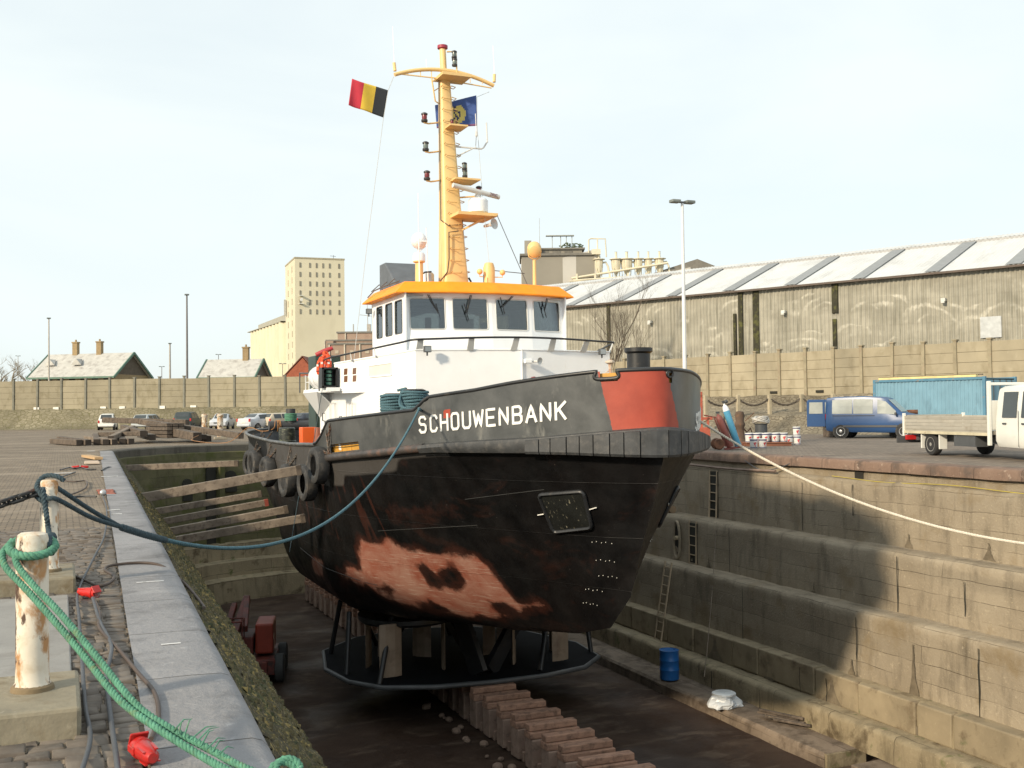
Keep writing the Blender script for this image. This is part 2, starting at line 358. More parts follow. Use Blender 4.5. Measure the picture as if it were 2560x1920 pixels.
sweep('wall_face', [(-.1, -.26), (-.09, -.5), (.04, -.53), (.09, -.56), (.12, -.64), (.14, -2.16), (.66, -2.18), (.73, -2.22), (.77, -2.3), (.8, -3.68), (1.31, -3.7), (1.38, -3.74), (1.42, -3.82), (1.44, -5.4)], rp, wm_right, rw, jit=.034, pstep=.12, step=.22)
sweep('lower_blocks', [(1.44, -5.38), (1.74, -5.4), (1.79, -5.43), (1.82, -5.5), (1.84, -6.14), (2.32, -6.16), (2.38, -6.2), (2.41, -6.27), (2.42, -6.78)], rp, wm_low, rw, jit=.032, pstep=.14, step=.25)
sweep('bottom_step', [(2.4, -6.76), (3.33, -6.78), (3.39, -6.85), (3.41, FLOOR - .05)], [(RX, 46.2), (RX, 21.3)], wm_step, rw, jit=.02)
b = MB(); b.box((17.35, 21.27, -6.98), (1.15, .1, .42)); b.build('step_end', wm_low, rw)
b = MB(); b.box((17.4, 20.2, -7.0), (1.0, .7, .4), .05); b.box((17.7, 18.9, -7.02), (.5, .9, .35), -.1); b.box((17.6, 17.2, -7.0), (.75, 1.4, .4)); b.build('loose_block', wm_step, rw, bevel=.03)
niche = M('niche dark', (.025, .024, .018), .95, bump=0)  # flat near black for the shade inside niches, recesses and other openings
# dark drain slots, and black slabs that paint the shade of niches and a slot
b = MB()
for y in (24.0, 33.5, 37.2): b.box((RX + .085, y, -.39), (.06, .34, .2))
b.build('drain_hole', M('hole dark', (.02, .018, .015), .9, bump=0), rw)
def head_pt(x):
    for (a, b_), (c, d) in zip(HEAD, HEAD[1:]):
        if a <= x <= c: return Vector((x, b_ + (d - b_) * (x - a) / (c - a), 0)), math.atan2(d - b_, c - a)
for x, z, w_, h_ in ((5.1, -2.0, .55, 1.0), (7.3, -1.75, .6, 1.0)):
    p, a = head_pt(x); b = MB(); arch = [(-w_ / 2, -h_ / 2), (w_ / 2, -h_ / 2)] + [(w_ / 2 * math.cos(t), h_ / 2 - w_ / 2 + w_ / 2 * math.sin(t)) for t in [math.pi * i / 8 for i in range(9)]]
    Mx = Matrix.Rotation(a, 3, 'Z') @ Matrix.Rotation(R(90), 3, 'X'); nrm = Vector((math.sin(a), -math.cos(a), 0))
    b.prism(arch, -.06, .06, M=Mx, c=p + nrm * (.42) + Vector((0, 0, z))); b.build('arched_niche_shade', niche, hw)
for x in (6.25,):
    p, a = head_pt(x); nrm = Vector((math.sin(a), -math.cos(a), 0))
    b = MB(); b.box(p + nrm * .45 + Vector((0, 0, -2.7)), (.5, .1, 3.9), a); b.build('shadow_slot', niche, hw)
    b = MB(); b.box(p + nrm * .55 + Vector((.42, .25, -2.7)), (.3, .3, 3.9), a); b.build('pilaster', wm_head, hw, bevel=.02)
lbk = M('low block stone', (.27, .22, .145), .9, var=.2, vs=1.2, stains=[((.14, .105, .065), 2, .52, .7), ((.10, .115, .05), 1.5, .62, .72), ((.38, .32, .22), 9, .62, .75)], bump=.4, bs=20)
y = 15.0
for L_ in (1.5, 2.3, 1.1, 2.0, 1.7, 2.5, 1.3, 2.1, 1.6, 2.4, 1.5, 2.2):
    if random.random() < .82: m = MB(); m.box((RX - 1.62 + random.uniform(-.03, .02), y + L_ / 2, -5.75 + random.uniform(-.02, .02)), (.5, L_ - .05, .76)); m.build('stone_block', lbk, rw, bevel=.035)
    y += L_
# drip stains down the far wall
stm = M('drip stain', (.16, .13, .09), .7, var=.3, vs=4, bump=.1)
def drip(y, z0, h, w_, off):
    m = MB(); x = RX - off - .028; n = 9; top = []; 
    L_ = [Vector((x + random.uniform(-.004, .004), y + (w_ * (.12 + .88 * (k / n) ** 2.2)) * -1 + random.uniform(-.02, .02), z0 + h * (1 - k / n))) for k in range(n + 1)]
    R_ = [Vector((x + random.uniform(-.004, .004), y + (w_ * (.12 + .88 * (k / n) ** 2.2)) + random.uniform(-.02, .02), z0 + h * (1 - k / n))) for k in range(n + 1)]
    m.loft([[a, b_] for a, b_ in zip(L_, R_)], closed=False); return m.build('drip_stain', stm, rw)
for y, z0, h, w_, off in ((21.9, -2.14, .35, .16, .14), (19.3, -2.14, .4, .2, .14), (24.9, -3.68, .3, .1, .8), (30.2, -3.68, .4, .14, .8), (22.6, -5.38, .4, .15, 1.44), (20.4, -5.38, 1.2, .16, 1.44), (25.6, -6.15, .62, .25, 1.84), (20.2, -6.15, .64, .7, 1.84), (22.9, -6.15, .62, .4, 1.84), (28.3, -6.15, .62, .5, 1.84), (30.6, -6.15, .62, .4, 1.84)): drip(y, z0, h, w_, off)
for y, z0, h, off in ((21.6, -3.66, 1.38, .8), (27.4, -5.38, 1.58, 1.44), (24.0, -1.5, .85, .14), (29.0, -3.66, 1.38, .8), (17.6, -3.66, 1.38, .8), (22.4, -5.38, 1.5, 1.44), (18.4, -5.38, 1.5, 1.44), (24.2, -6.14, .66, 1.84), (26.2, -6.14, .66, 1.84), (23.1, -6.14, .6, 1.84), (19.6, -6.1, .6, 1.84), (19.4, -3.4, .8, .8), (25.2, -6.76, .5, 2.43), (27.6, -6.76, .5, 2.43), (26.2, -2.12, 1.4, .14)):
    m = MB(); m.loft([[Vector((RX - off - .034, y + .03 * noise.noise(Vector((z * 3, y, 0))) + s_ * .012 * (1 + noise.noise(Vector((y, z * 2.3, 7)))), z)) for s_ in (-1, 1)] for z in [z0 + h * k / 8 for k in range(9)]], closed=False); m.build('open_joint', niche, rw)
# crusty lichen and moss clumps on the slope
clm = M('lichen clump', (.085, .07, .03), .95, var=.5, vs=9, stains=[((.24, .18, .065), 6, .54, .6), ((.035, .04, .015), 4, .52, .6)], bump=.6, bs=60)
m = MB(); rl = random.Random(11)
for i in range(3200):
    yy = 3.5 + 26 * rl.random() ** 1.6; f = rl.random(); s_ = rl.uniform(.007, .02) * (1 + yy / 16); p = Vector((LX(yy) + .09 + .83 * f, yy, -.14 - 1.08 * f)) + Vector((.008, 0, .008)); a = rl.uniform(0, 6.28)
    t1 = Vector((.66, 0, -.75)) * s_; t2 = Vector((0, 1, 0)) * s_; nn = Vector((.75, 0, .66)) * s_ * .8
    r6 = [p + t1 * math.cos(a + k * 1.2566) * rl.uniform(.6, 1.3) + t2 * math.sin(a + k * 1.2566) * rl.uniform(.6, 1.3) for k in range(5)]
    m.add(r6 + [p + nn], [(k, (k + 1) % 5, 5) for k in range(5)])
o = m.build('lichen', clm, lw); o['kind'] = 'stuff'
# floor
g = NG('dock floor'); c = g.mix(g.rng(g.noise((1, 1, 1), .5, 8, .6, .4, False), .35, .65), (.034, .020, .014), (.066, .043, .031))
c = g.mix(g.rng(g.noise((.7, 1.3, 1), 1.1, 6, .6, .5, False), .52, .74), c, (.12, .088, .065)); c = g.mix(g.rng(g.noise((1, 1, 1), 2.6, 6, .6, 0, False), .56, .7), c, (.05, .035, .028))
fm = g.fin(c, g.rng(g.noise((1, 1, 1), .45, 5, .5, .3, False), .42, .62, .95, .5), 0, g.bump(g.noise((1, 1, 1), 9, 7, .65, 0, False), .4, .03), .2)
b = MB(); n = 60; b.add([(-2 + 24 * i / 20, Y0 + 70 * j / n, FLOOR + .03 * noise.noise(Vector((i * 1.3, j * 1.7, 0)))) for j in range(n + 1) for i in range(21)], [(j * 21 + i, j * 21 + i + 1, (j + 1) * 21 + i + 1, (j + 1) * 21 + i) for j in range(n) for i in range(20)])
struct(b.build('dock_floor', fm, smooth=60))
# quay ground round the basin
def paving(name, c1, c2, bw, bh, joint, bst=.5, axis=True):
    g = NG(name); cd = g.coord(rnd=False); br = g.n('ShaderNodeTexBrick'); g.l(cd, br.inputs['Vector']); br.inputs['Scale'].default_value = 1; br.inputs['Brick Width'].default_value = bw
    br.inputs['Row Height'].default_value = bh; br.inputs['Mortar Size'].default_value = .014; br.inputs['Mortar Smooth'].default_value = .8; br.inputs['Color1'].default_value = (.8, .8, .8, 1); br.inputs['Color2'].default_value = (1.2, 1.17, 1.12, 1); br.inputs['Mortar'].default_value = (1, 1, 1, 1)
    c = g.mix(g.rng(g.noise((1, 1, 1), .35, 8, .6, .3, False), .3, .7), c1, c2); c = g.mix(1., c, br.outputs['Color'], 'MULTIPLY')
    c = g.mix(g.math('MULTIPLY', br.outputs['Fac'], .8), c, joint); c = g.mix(g.rng(g.noise((.3, 1, 1), .5, 7, .62, .4, False), .54, .7), c, mul(c2, 1.25)); c = g.mix(g.rng(g.noise((1, 1, 1), .9, 7, .62, .4, False), .58, .7), c, mul(c1, .6))
    h = g.math('SUBTRACT', g.math('MULTIPLY', g.noise((1, 1, 1), 14, 5, .6, 0, False), .6), g.math('MULTIPLY', br.outputs['Fac'], .7))
    return g.fin(c, .9, 0, g.bump(h, bst, .03), .3)
pv_l = paving('quay setts', (.185, .15, .115), (.255, .21, .162), .17, .12, (.07, .055, .04))
pv_r = paving('right quay setts', (.165, .138, .115), (.23, .192, .16), .2, .14, (.09, .075, .06))
far_g = M('far ground', (.2, .175, .13), .95, var=.2, vs=.05, stains=[((.1, .12, .05), .08, .5, .62)], bump=.2, bs=3)
b = MB()
yl = [Y0, 2, 5, 10, 20, 30, 40, 47.2]
for a, c in zip(yl, yl[1:]): b.add([(-90, a, -.02), (LX(a) - .45, a, -.02), (LX(c) - .45, c, -.02), (-90, c, -.02)], [(0, 1, 2, 3)])
hx = [(LX(47.2) - .45, 47.2)] + [(x - .55 * dx, y - .55 * dy) for (x, y), (dx, dy) in zip(HEAD[1:-1], [((10.7 - x) / 10, (46 - y) / 9) for x, y in HEAD[1:-1]])] + [(RX + .5, 46.2)]
vs = []; fs = []
for i, (x, y) in enumerate(hx): vs += [(x, y, -.02), (x * 3.2 - 20, 135, -.02)]
fs = [(2 * i, 2 * i + 2, 2 * i + 3, 2 * i + 1) for i in range(len(hx) - 1)]; b.add(vs, fs)
b.add([(-90, 47.2, -.02), (hx[0][0], hx[0][1], -.02), vs[1], (-90, 135, -.02)], [(0, 1, 2, 3)])
struct(b.build('quay', pv_l))
b = MB(); b.add([(RX + .5, Y0, -.006), (RX + 70, Y0, -.006), (RX + 70, 46.2, -.006), (RX + .5, 46.2, -.006)], [(0, 1, 2, 3)]); b.add([(RX + .5, 46.2, -.006), (RX + 70, 46.2, -.006), (RX + 70, 135, -.006), vs[-1]], [(0, 1, 2, 3)])
struct(b.build('right_quay', pv_r))
b = MB(); b.add([(-2500, 128, -.05), (2500, 128, -.05), (2500, 2600, -.05), (-2500, 2600, -.05)], [(0, 1, 2, 3)]); b.add([(-2500, -400, -.05), (-88, -400, -.05), (-88, 128, -.05), (-2500, 128, -.05)], [(0, 1, 2, 3)])
b.add([(85, -400, -.05), (2500, -400, -.05), (2500, 128, -.05), (85, 128, -.05)], [(0, 1, 2, 3)]); struct(b.build('ground', far_g))
# real setts close to the camera
sm = M('near sett stone', (.16, .135, .112), .85, var=.28, vs=9, stains=[((.085, .066, .052), 2, .5, .7), ((.2, .17, .135), 14, .6, .75)], bump=.35, bs=30, bd=.008)
b = MB(); y = 2.6; row = 0
while y < 15.5:
    h = random.uniform(.1, .135); x = LX(y) - .5 - random.uniform(0, .02); lim = -1.9 if y < 8 else -2.6
    while x > lim:
        w_ = random.uniform(.13, .21); z = random.uniform(-.004, .008);  e = .007; t = [random.uniform(-.02, .004) for _ in range(4)]
        if not (x < .06 and (6.2 < y < 9.72)):
            x0, x1, y0, y1 = x - w_ + .004, x - .004, y + .004, y + h - .004
            b.add([(x0, y0, -.03), (x1, y0, -.03), (x1, y1, -.03), (x0, y1, -.03), (x0, y0, z - .006 + t[0]), (x1, y0, z - .006 + t[1]), (x1, y1, z - .006 + t[2]), (x0, y1, z - .006 + t[3]), (x0 + e, y0 + e, z + t[0]), (x1 - e, y0 + e, z + t[1]), (x1 - e, y1 - e, z + t[2]), (x0 + e, y1 - e, z + t[3])],
                  [(0, 1, 5, 4), (1, 2, 6, 5), (2, 3, 7, 6), (3, 0, 4, 7), (4, 5, 9, 8), (5, 6, 10, 9), (6, 7, 11, 10), (7, 4, 8, 11), (8, 9, 10, 11)])
        x -= w_
    y += h
struct(b.build('near_paving', sm, smooth=50))
slabm = M('pale pavement slab', (.25, .24, .225), .85, var=.12, vs=2, stains=[((.17, .155, .14), 2.5, .5, .7)], bump=.3, bs=40)
b = MB(); b.box((-1.1, 8.0, -.01), (2.32, 3.5, .05)); struct(b.build('pavement', slabm, bevel=.01))
# ---------------------------------------------------------------- the tug
XC = 10.9
YB, LB, BM = 18.6, 11.5, 4.7
YS, LS = 37.5, 9.6
def bd(Y):
    if Y < YB: return 0.
    if Y < YB + LB: return BM * (1 - (1 - (Y - YB) / LB) ** 2) ** (1 / 1.42)
    if Y < YS: return BM
    return BM * max(0, 1 - ((Y - YS) / LS) ** 2.6) ** (1 / 2.2)
ZK = [(18.6, .5), (19.0, -.4), (19.5, -1.28), (20.0, -2.4), (20.9, -3.2), (22.5, -3.62), (25, -4.0), (28, -4.15), (36, -4.15), (40, -3.1), (44, -1.7), (47.2, -.3)]
ZF = [(18.6, 1.13), (19.03, 1.08), (19.58, 1.02), (20.3, .94), (22.79, .79), (24.68, .62), (27.3, .42), (28.6, .40)]
ZT = [(18.6, .61), (19.6, .66), (20.3, .67), (22.8, .64), (24.7, .5), (26.4, .34), (27.7, .3), (28.2, .6), (28.7, .62), (32, .56), (35, .57), (37.6, .63), (41, .72), (47.2, .85)]
EE = [(18.6, 1.25), (20.3, 1.2), (22, .9), (24, .55), (26, .36), (28, .18), (30, .1), (36, .1), (40, .22), (47, .5)]
BT = [(18.6, 2.26), (19.1, 2.24), (19.32, 2.23), (20.2, 2.13), (20.9, 2.04), (21.7, 1.92), (22.98, 1.80), (23.15, 1.66), (23.41, 1.51), (25.1, 1.4), (27.45, 1.26), (27.7, 1.08), (27.95, .88), (28.3, .70), (28.6, .65)]
def hb(Y, z):
    zk, zt = tab(ZK, Y), tab(ZT, Y)
    if z <= zk: return 0.
    return bd(Y) * min(1.0, (z - zk) / max(.01, zt - zk)) ** tab(EE, Y)
def frange(a, b, n): return [a + (b - a) * i / n for i in range(n + 1)]
YROW = frange(18.6, 19.2, 14)[:-1] + frange(19.2, 28, 130)[:-1] + frange(28, 38, 90)[:-1] + frange(38, 47.1, 60)
def smo(a, b, x): x = max(0, min(1, (x - a) / (b - a))); return x * x * (3 - 2 * x)
def sdp(poly, x, y):
    d = 1e9; ins = False; n = len(poly)
    for i in range(n):
        ax, ay = poly[i]; bx, by = poly[(i + 1) % n]; ex, ey = bx - ax, by - ay; wx, wy = x - ax, y - ay
        t = max(0, min(1, (wx * ex + wy * ey) / (ex * ex + ey * ey + 1e-9))); d = min(d, (wx - ex * t) ** 2 + (wy - ey * t) ** 2)
        if (ay > y) != (by > y) and x < (bx - ax) * (y - ay) / (by - ay) + ax: ins = not ins
    d = math.sqrt(d); return d if ins else -d
PINK = [(27.2, -1.74), (26.2, -1.83), (25.3, -1.89), (24.3, -1.9), (23.5, -1.86), (23.4, -2.2), (23.3, -2.55), (23.3, -2.89), (22.6, -2.9), (23.36, -3.15), (24.0, -3.33), (24.7, -3.5), (25.5, -3.55), (26.3, -3.57), (27.1, -3.57), (27.54, -3.3), (27.93, -3.12), (29.3, -3.16), (29.15, -2.83), (27.72, -2.66), (27.5, -2.16)]
HOLES = [[(25.62, -2.34), (25.27, -2.25), (25.07, -2.48), (24.61, -2.13), (24.25, -2.15), (24.36, -2.56), (24.99, -2.8), (25.63, -2.83)], [(26.68, -3.41), (26.12, -3.26), (25.8, -3.46), (26.24, -3.7), (26.96, -3.75)],
         [(24.11, -3.02), (23.72, -2.9), (23.58, -3.15), (23.48, -3.37), (23.9, -3.35), (24.31, -3.26)], [(27.6, -3.1), (27.2, -2.95), (27.0, -3.1), (27.3, -3.3)]]
PINK2 = [(31.5, -2.72), (30.1, -2.66), (30.6, -3.08), (32.0, -3.27)]
BROWN = [(25.7, -.57), (23.4, -.4), (22.66, -.69), (22.7, -.97), (23.9, -1.24), (26.0, -1.3)]
ORS = [[(22.64, -.85), (21.75, -.83), (21.9, -1.05), (22.7, -1.1)], [(21.9, -2.72), (21.2, -2.7), (21.9, -3.02)], [(19.9, .54), (19.4, .5), (19.5, .38), (19.9, .42)], [(21.3, .32), (20.8, .25), (20.9, .12), (21.2, .16)], [(25.6, -1.5), (24.6, -1.55), (24.7, -1.66), (25.6, -1.62)]]
gn = NG('hull bottom paint')
at = gn.n('ShaderNodeVertexColor'); at.layer_name = 'paint'; sep = gn.n('ShaderNodeSeparateColor'); gn.l(at.outputs[0], sep.inputs[0])
def edge(ch, k=.35, lo=.38, hi=.62): return gn.rng(gn.math('ADD', ch, gn.math('MULTIPLY', gn.math('SUBTRACT', gn.noise((1, 1, 1), 5, 7, .7, .3, False), .5), k)), lo, hi)
c = gn.mix(gn.rng(gn.noise((1, 1, 1), .9, 7, .6, .4, False), .4, .7), (.003, .003, .0035), (.008, .0065, .0065))
c = gn.mix(gn.rng(gn.noise((.9, .5, 1.3), 1.25, 6, .6, .6, False), .56, .74), c, (.026, .011, .008))
c = gn.mix(edge(sep.outputs[1], .5, .3, .8), c, (.06, .019, .012))
pk = gn.mix(gn.rng(gn.noise((1, 1, 1.5), .9, 8, .68, .5, False), .36, .64), (.25, .07, .042), (.35, .19, .145))
pk = gn.mix(gn.rng(gn.noise((.6, .6, 9), 3, 5, .6, .2, False), .56, .7), pk, (.42, .29, .24))
c = gn.mix(edge(sep.outputs[0], .75, .36, .68), c, pk)
c = gn.mix(edge(sep.outputs[2], .1), c, (.065, .06, .057))
c = gn.mix(gn.rng(gn.noise((1, 1, 1), 26, 3, .6, 0, False), .74, .78), c, (.3, .28, .26))
sp_ = gn.n('ShaderNodeSeparateXYZ'); gn.l(gn.coord(rnd=False), sp_.inputs[0]); cx_ = gn.n('ShaderNodeCombineXYZ'); gn.l(sp_.outputs[1], cx_.inputs[0]); gn.l(sp_.outputs[2], cx_.inputs[1]); pb = gn.n('ShaderNodeTexBrick'); gn.l(cx_.outputs[0], pb.inputs['Vector']); pb.inputs['Scale'].default_value = 1; pb.inputs['Brick Width'].default_value = 2.7; pb.inputs['Row Height'].default_value = 1.15; pb.inputs['Mortar Size'].default_value = .012; pb.inputs['Mortar Smooth'].default_value = 1
plate = gn.bump(pb.outputs['Fac'], .5, .012)
hullm = gn.fin(c, gn.rng(gn.noise((1, 1, 1), 2, 5, .6, 0, False), .35, .65, .4, .62), 0, gn.bump(gn.noise((1, 1, 1), .9, 3, .5, 0, False), .4, .06, gn.bump(gn.noise((1, 1, 1), 22, 5, .6, 0, False), .2, .008, plate)), .35)
WORLD = set()
def wthing(name, label, cat, loc, group=None): o = thing(name, label, cat, loc, 0, group); WORLD.add(o.name); return o
def wb(b, name, mat, parent, smooth=None, bevel=0):
    o = b.build(name, mat, parent, smooth, bevel)
    if parent.name in WORLD: o.location = -parent.location
    return o
tug = wthing('tugboat', 'large tugboat with black hull, white deckhouse and ochre mast propped up in the dock', 'boat', (XC, 31, -5.9))
HN = 26
rings = []; colr = []
for Y in YROW:
    zk, zt, e, bw = tab(ZK, Y), tab(ZT, Y), tab(EE, Y), bd(Y); ring = []
    for sd, idx in ((-1, range(HN, -1, -1)), (1, range(1, HN + 1))):
        for i in idx:
            h = (i / HN) ** 1.7; z = zk + h * (zt - zk); ring.append((XC + sd * bw * h ** e, Y, z))
            cr = [0, 0, 0]
            if sd < 0 and Y < 36:
                nz = noise.noise(Vector((Y * 1.4, z * 1.8, 3))) * .16 + noise.noise(Vector((Y * 4, z * 5, 1))) * .05
                if z < -1.3 and Y > 22:
                    d = max(sdp(PINK, Y, z), sdp(PINK2, Y, z))
                    for hh in HOLES: d = min(d, -sdp(hh, Y, z))
                    cr[0] = smo(-.2, .2, d + nz * 1.3)
                d2 = max([sdp(BROWN, Y, z) - .05] + [sdp(o_, Y, z) for o_ in ORS]); cr[1] = .42 * smo(-.25, .3, d2 + nz * 1.6)
                cr[1] = max(cr[1], .62 * smo(-.42, .02, d + nz * 1.5)) if z < -1.3 and Y > 22 else cr[1]
                if 26 < Y < 31 and -1.9 < z < .1: cr[1] = max(cr[1], .55 * smo(.15, .5, noise.noise(Vector((Y * 5.5, z * .45, 9))) + .1 + .25 * noise.noise(Vector((Y * 2, z * 2.2, 4)))))
                cr[2] = smo(-.03, .03, z - (.5 - .18 * (Y - 22.9) if Y < 27.6 else -.35 - .07 * (Y - 27.6))) if 22.5 < Y else 0
            elif sd > 0:
                cr[1] = .5 * smo(.25, .6, noise.noise(Vector((Y * .9, z * 1.1, 5))))
            colr.append(cr + [1])
    rings.append(ring)
b = MB(); b.loft(rings, closed=False)
hull = wb(b, 'hull', hullm, tug, smooth=50)
ca = hull.data.color_attributes.new('paint', 'FLOAT_COLOR', 'POINT'); ca.data.foreach_set('color', [q for c_ in colr for q in c_])
# weld seams, draft marks and anchor pockets on the bow
def hp(Y, z, side=-1, off=0.0):
    p = Vector((XC + side * hb(Y, z), Y, z)); du = Vector((side * (hb(Y + .05, z) - hb(Y - .05, z)), .1, 0)); dv = Vector((side * (hb(Y, z + .03) - hb(Y, z - .03)), 0, .06))
    n = du.cross(dv).normalized()
    if n.x * side < 0: n = -n
    return p + n * off, n
b = MB()
for (ya, za), (yb, zb_) in (((22.8, -.48), (20.7, -.17)), ((26.3, -1.47), (22.9, -1.08)), ((27.5, -3.0), (33, -2.6))):
    b.path([hp(ya + (yb - ya) * i / 16, za + (zb_ - za) * i / 16, -1, .002)[0] for i in range(17)], .009, 5)
wb(b, 'weld_seam', M('weld dull black', (.03, .03, .03), .5, bump=0), hull)
b = MB()
for side in (-1, 1):
    for i, z in enumerate((-1.25, -1.65, -2.0, -2.35, -2.7)):
        Yb = 19.95 + (.12 * i if i < 3 else .1 + .32 * (i - 1))
        for k in range(5):
            p, n = hp(Yb + .1 * k, z - (.0 if k % 2 else .02), side, .006); b.sphere(p, .010, 5, (1, 1, 1))
wb(b, 'draft_mark', M('mark white', (.7, .68, .62), .6, bump=0), hull)
anch = M('anchor pocket shade', (.010, .011, .010), .5, var=.3, stains=[((.32, .29, .21), 5, .62, .72, (4, 4, .6))], bump=.2)  # near black base paints the shade of the inset; pale scratches on top
for side in (-1, 1):
    ys, zs = (20.86, 19.94, 20.16, 21.02), (-.27, -.16, -.94, -1.09)
    fr = [hp(ys[i], zs[i], side, .035)[0] for i in range(4)]; c0 = sum(fr, Vector()) / 4
    loop = []
    for i in range(4):
        a, p, n_ = fr[i - 1], fr[i], fr[(i + 1) % 4]
        for t in (0, .33, .66, 1): q = p + (a - p).normalized() * .1 * (1 - t) ** 2 + (n_ - p).normalized() * .1 * t ** 2; loop.append(q)
    b = MB(); b.path(loop, .045, 6, closed=True); f = wb(b, 'anchor_pocket', black, tug, smooth=60)
    nn = hp(20.5, -.6, side)[1]; b = MB(); b.add([c0 + nn * .03 - Vector((0, 0, 0))] + [p + nn * .0 for p in loop], [(0, i + 1, (i + 1) % len(loop) + 1) for i in range(len(loop))])
    b.build('anchor_plate', anch, f)
    mid0 = (fr[1] + fr[2]) / 2; mid1 = (fr[0] + fr[3]) / 2; dd = (mid0 - mid1).normalized(); b = MB()
    b.bar(mid0 + dd * .04 + nn * .0, mid0 + dd * .22 + nn * .0 + Vector((0, 0, .03)), .02, .02); b.bar(mid1 - dd * .06, mid1 - dd * .22 - Vector((0, 0, .01)), .02, .02)
    b.build('level_mark', M('mark white', (.7, .68, .62), .6, bump=0), f)
# bow fender and rubbing bar
b = MB(); s_acc = 0; last = None
def edgep(Y, side, off): # point outside the deck edge with its outward normal
    d = .02; x1, x0 = bd(Y + d), bd(max(YB, Y - d)); t = Vector((side * (x1 - x0), (Y + d) - max(YB, Y - d), 0)).normalized(); n = Vector((t.y * side, -t.x * side, 0))
    return Vector((XC + side * bd(Y), Y, 0)) + n * off, n
ff = M('fender strip', (.022, .023, .024), .6, bump=.1)
path = [(Y, -1) for Y in reversed([y for y in YROW if y < 23.2])] + [(Y, 1) for Y in [y for y in YROW if y < 30]][1:]
ptsF = [edgep(Y, s_, 0) + (Y, s_) for Y, s_ in path]
ptsF = [p if p[2] > YB + .01 else (Vector((XC, YB, 0)), Vector((0, -1, 0)), YB, p[3]) for p in ptsF]
ringsF = []
for p, n, Y, s_ in ptsF:
    zt, zb_ = tab(ZF, Y), tab(ZT, Y) - .06
    ringsF.append([p + n * .0 + Vector((0, 0, zt)), p + n * .17 + Vector((0, 0, zt - .03)), p + n * .19 + Vector((0, 0, zt - .1)), p + n * .16 + Vector((0, 0, zb_ + .06)), p + n * .12 + Vector((0, 0, zb_)), p + Vector((0, 0, zb_))])
b.loft(ringsF, closed=True); fen = wb(b, 'bow_fender', fendrub, tug, smooth=40)
blk = MB(); acc = 0; gap = .30; pos = []
for i in range(1, len(ptsF)):
    d = (ptsF[i][0] - ptsF[i - 1][0]).length
    if (ptsF[i][2] < 20.7 or ptsF[i][3] > 0):
        acc += d
        if acc >= gap: acc -= gap; pos.append(i)
fl = None
for a, c in zip(pos, pos[1:]):
    seg = ptsF[a:c + 1]; rr = []; tl = random.uniform(-.01, .012)
    L_ = len(seg)
    for k, (p, n, Y, s_) in enumerate(seg):
        t = (seg[min(k + 1, L_ - 1)][0] - seg[max(0, k - 1)][0]).normalized(); sh = .012 if k == 0 else (-.012 if k == L_ - 1 else 0); q = p + t * sh
        zt, zb_ = tab(ZF, Y) - .045, tab(ZT, Y) - .075
        rr.append([q + n * .15 + Vector((0, 0, zt)), q + n * (.23 + tl) + Vector((0, 0, zt - .02)), q + n * (.235 + tl) + Vector((0, 0, zb_ + .05)), q + n * .2 + Vector((0, 0, zb_)), q + n * .12 + Vector((0, 0, zb_))])
    m = MB(); m.loft(rr, closed=True); m.build('fender_block', fendrub, fen)
b = MB(); bar = [edgep(Y, -1, .07)[0] + Vector((0, 0, tab(ZF, Y) - .09)) for Y in frange(23.1, 28.0, 30)]; b.path(bar, .1, 10)
b.path([edgep(27.5, -1, .07)[0] + Vector((0, 0, .30)), edgep(27.7, -1, .05)[0] + Vector((0, 0, .05)), edgep(28.1, -1, .0)[0] + Vector((0, 0, -.35))], [.1, .09, .06], 8)
wb(b, 'rubbing_bar', M('worn bar steel', (.05, .043, .04), .5, var=.3, vs=3, stains=[((.13, .07, .05), 3, .52, .72)], bump=.2), tug, smooth=60)
# bulwark with the name
gb = NG('bulwark paint'); at = gb.n('ShaderNodeVertexColor'); at.layer_name = 'paint'; sep = gb.n('ShaderNodeSeparateColor'); gb.l(at.outputs[0], sep.inputs[0])
c = gb.mix(gb.rng(gb.noise((1, 1, 1), 1.1, 6, .6, .4, False), .35, .65), (.05, .054, .056), (.10, .104, .105))
c = gb.mix(gb.rng(gb.noise((1, 1, .4), 2.4, 6, .65, .3, False), .58, .72), c, (.17, .17, .16)); c = gb.mix(gb.rng(gb.noise((1, 1, 1), 8, 5, .6, 0, False), .72, .78), c, (.42, .42, .4))
c = gb.mix(sep.outputs[1], c, (.022, .022, .022))
rc = gb.mix(gb.rng(gb.noise((1, 1, 1), 2.2, 5, .6, 0, False), .35, .65), (.31, .043, .022), (.38, .058, .03))
red = gb.rng(gb.math('ADD', sep.outputs[0], gb.math('MULTIPLY', gb.math('SUBTRACT', gb.noise((1, 1, 1), 9, 4, .6, 0, False), .5), .5)), .46, .54)
c = gb.mix(red, c, rc)
bulm = gb.fin(c, gb.mix(red, (.34, .34, .34), (.55, .55, .55)), 0, gb.bump(gb.noise((1, 1, 1), 1.6, 3, .5, 0, False), .3, .03, gb.bump(gb.noise((1, 1, 1), 30, 4, .6, 0, False), .1, .004)), .6)
BN = 18
def bpt(Y, side, h, off=0):
    p, n = edgep(Y, side, 0) if Y > YB + .01 else (Vector((XC, YB, 0)), Vector((0, -1, 0)))
    z0, z1 = tab(ZF, Y) - .06, tab(BT, Y); return p + n * (off + .1 * h * (1 if Y > 23 else .4)) + Vector((0, 0, z0 + h * (z1 - z0)))
bp = [(Y, -1) for Y in reversed([y for y in YROW if y <= 28.6])] + [(Y, 1) for Y in [y for y in YROW if y <= 28.6]][1:]
bv = []; bc = []; uvb = []
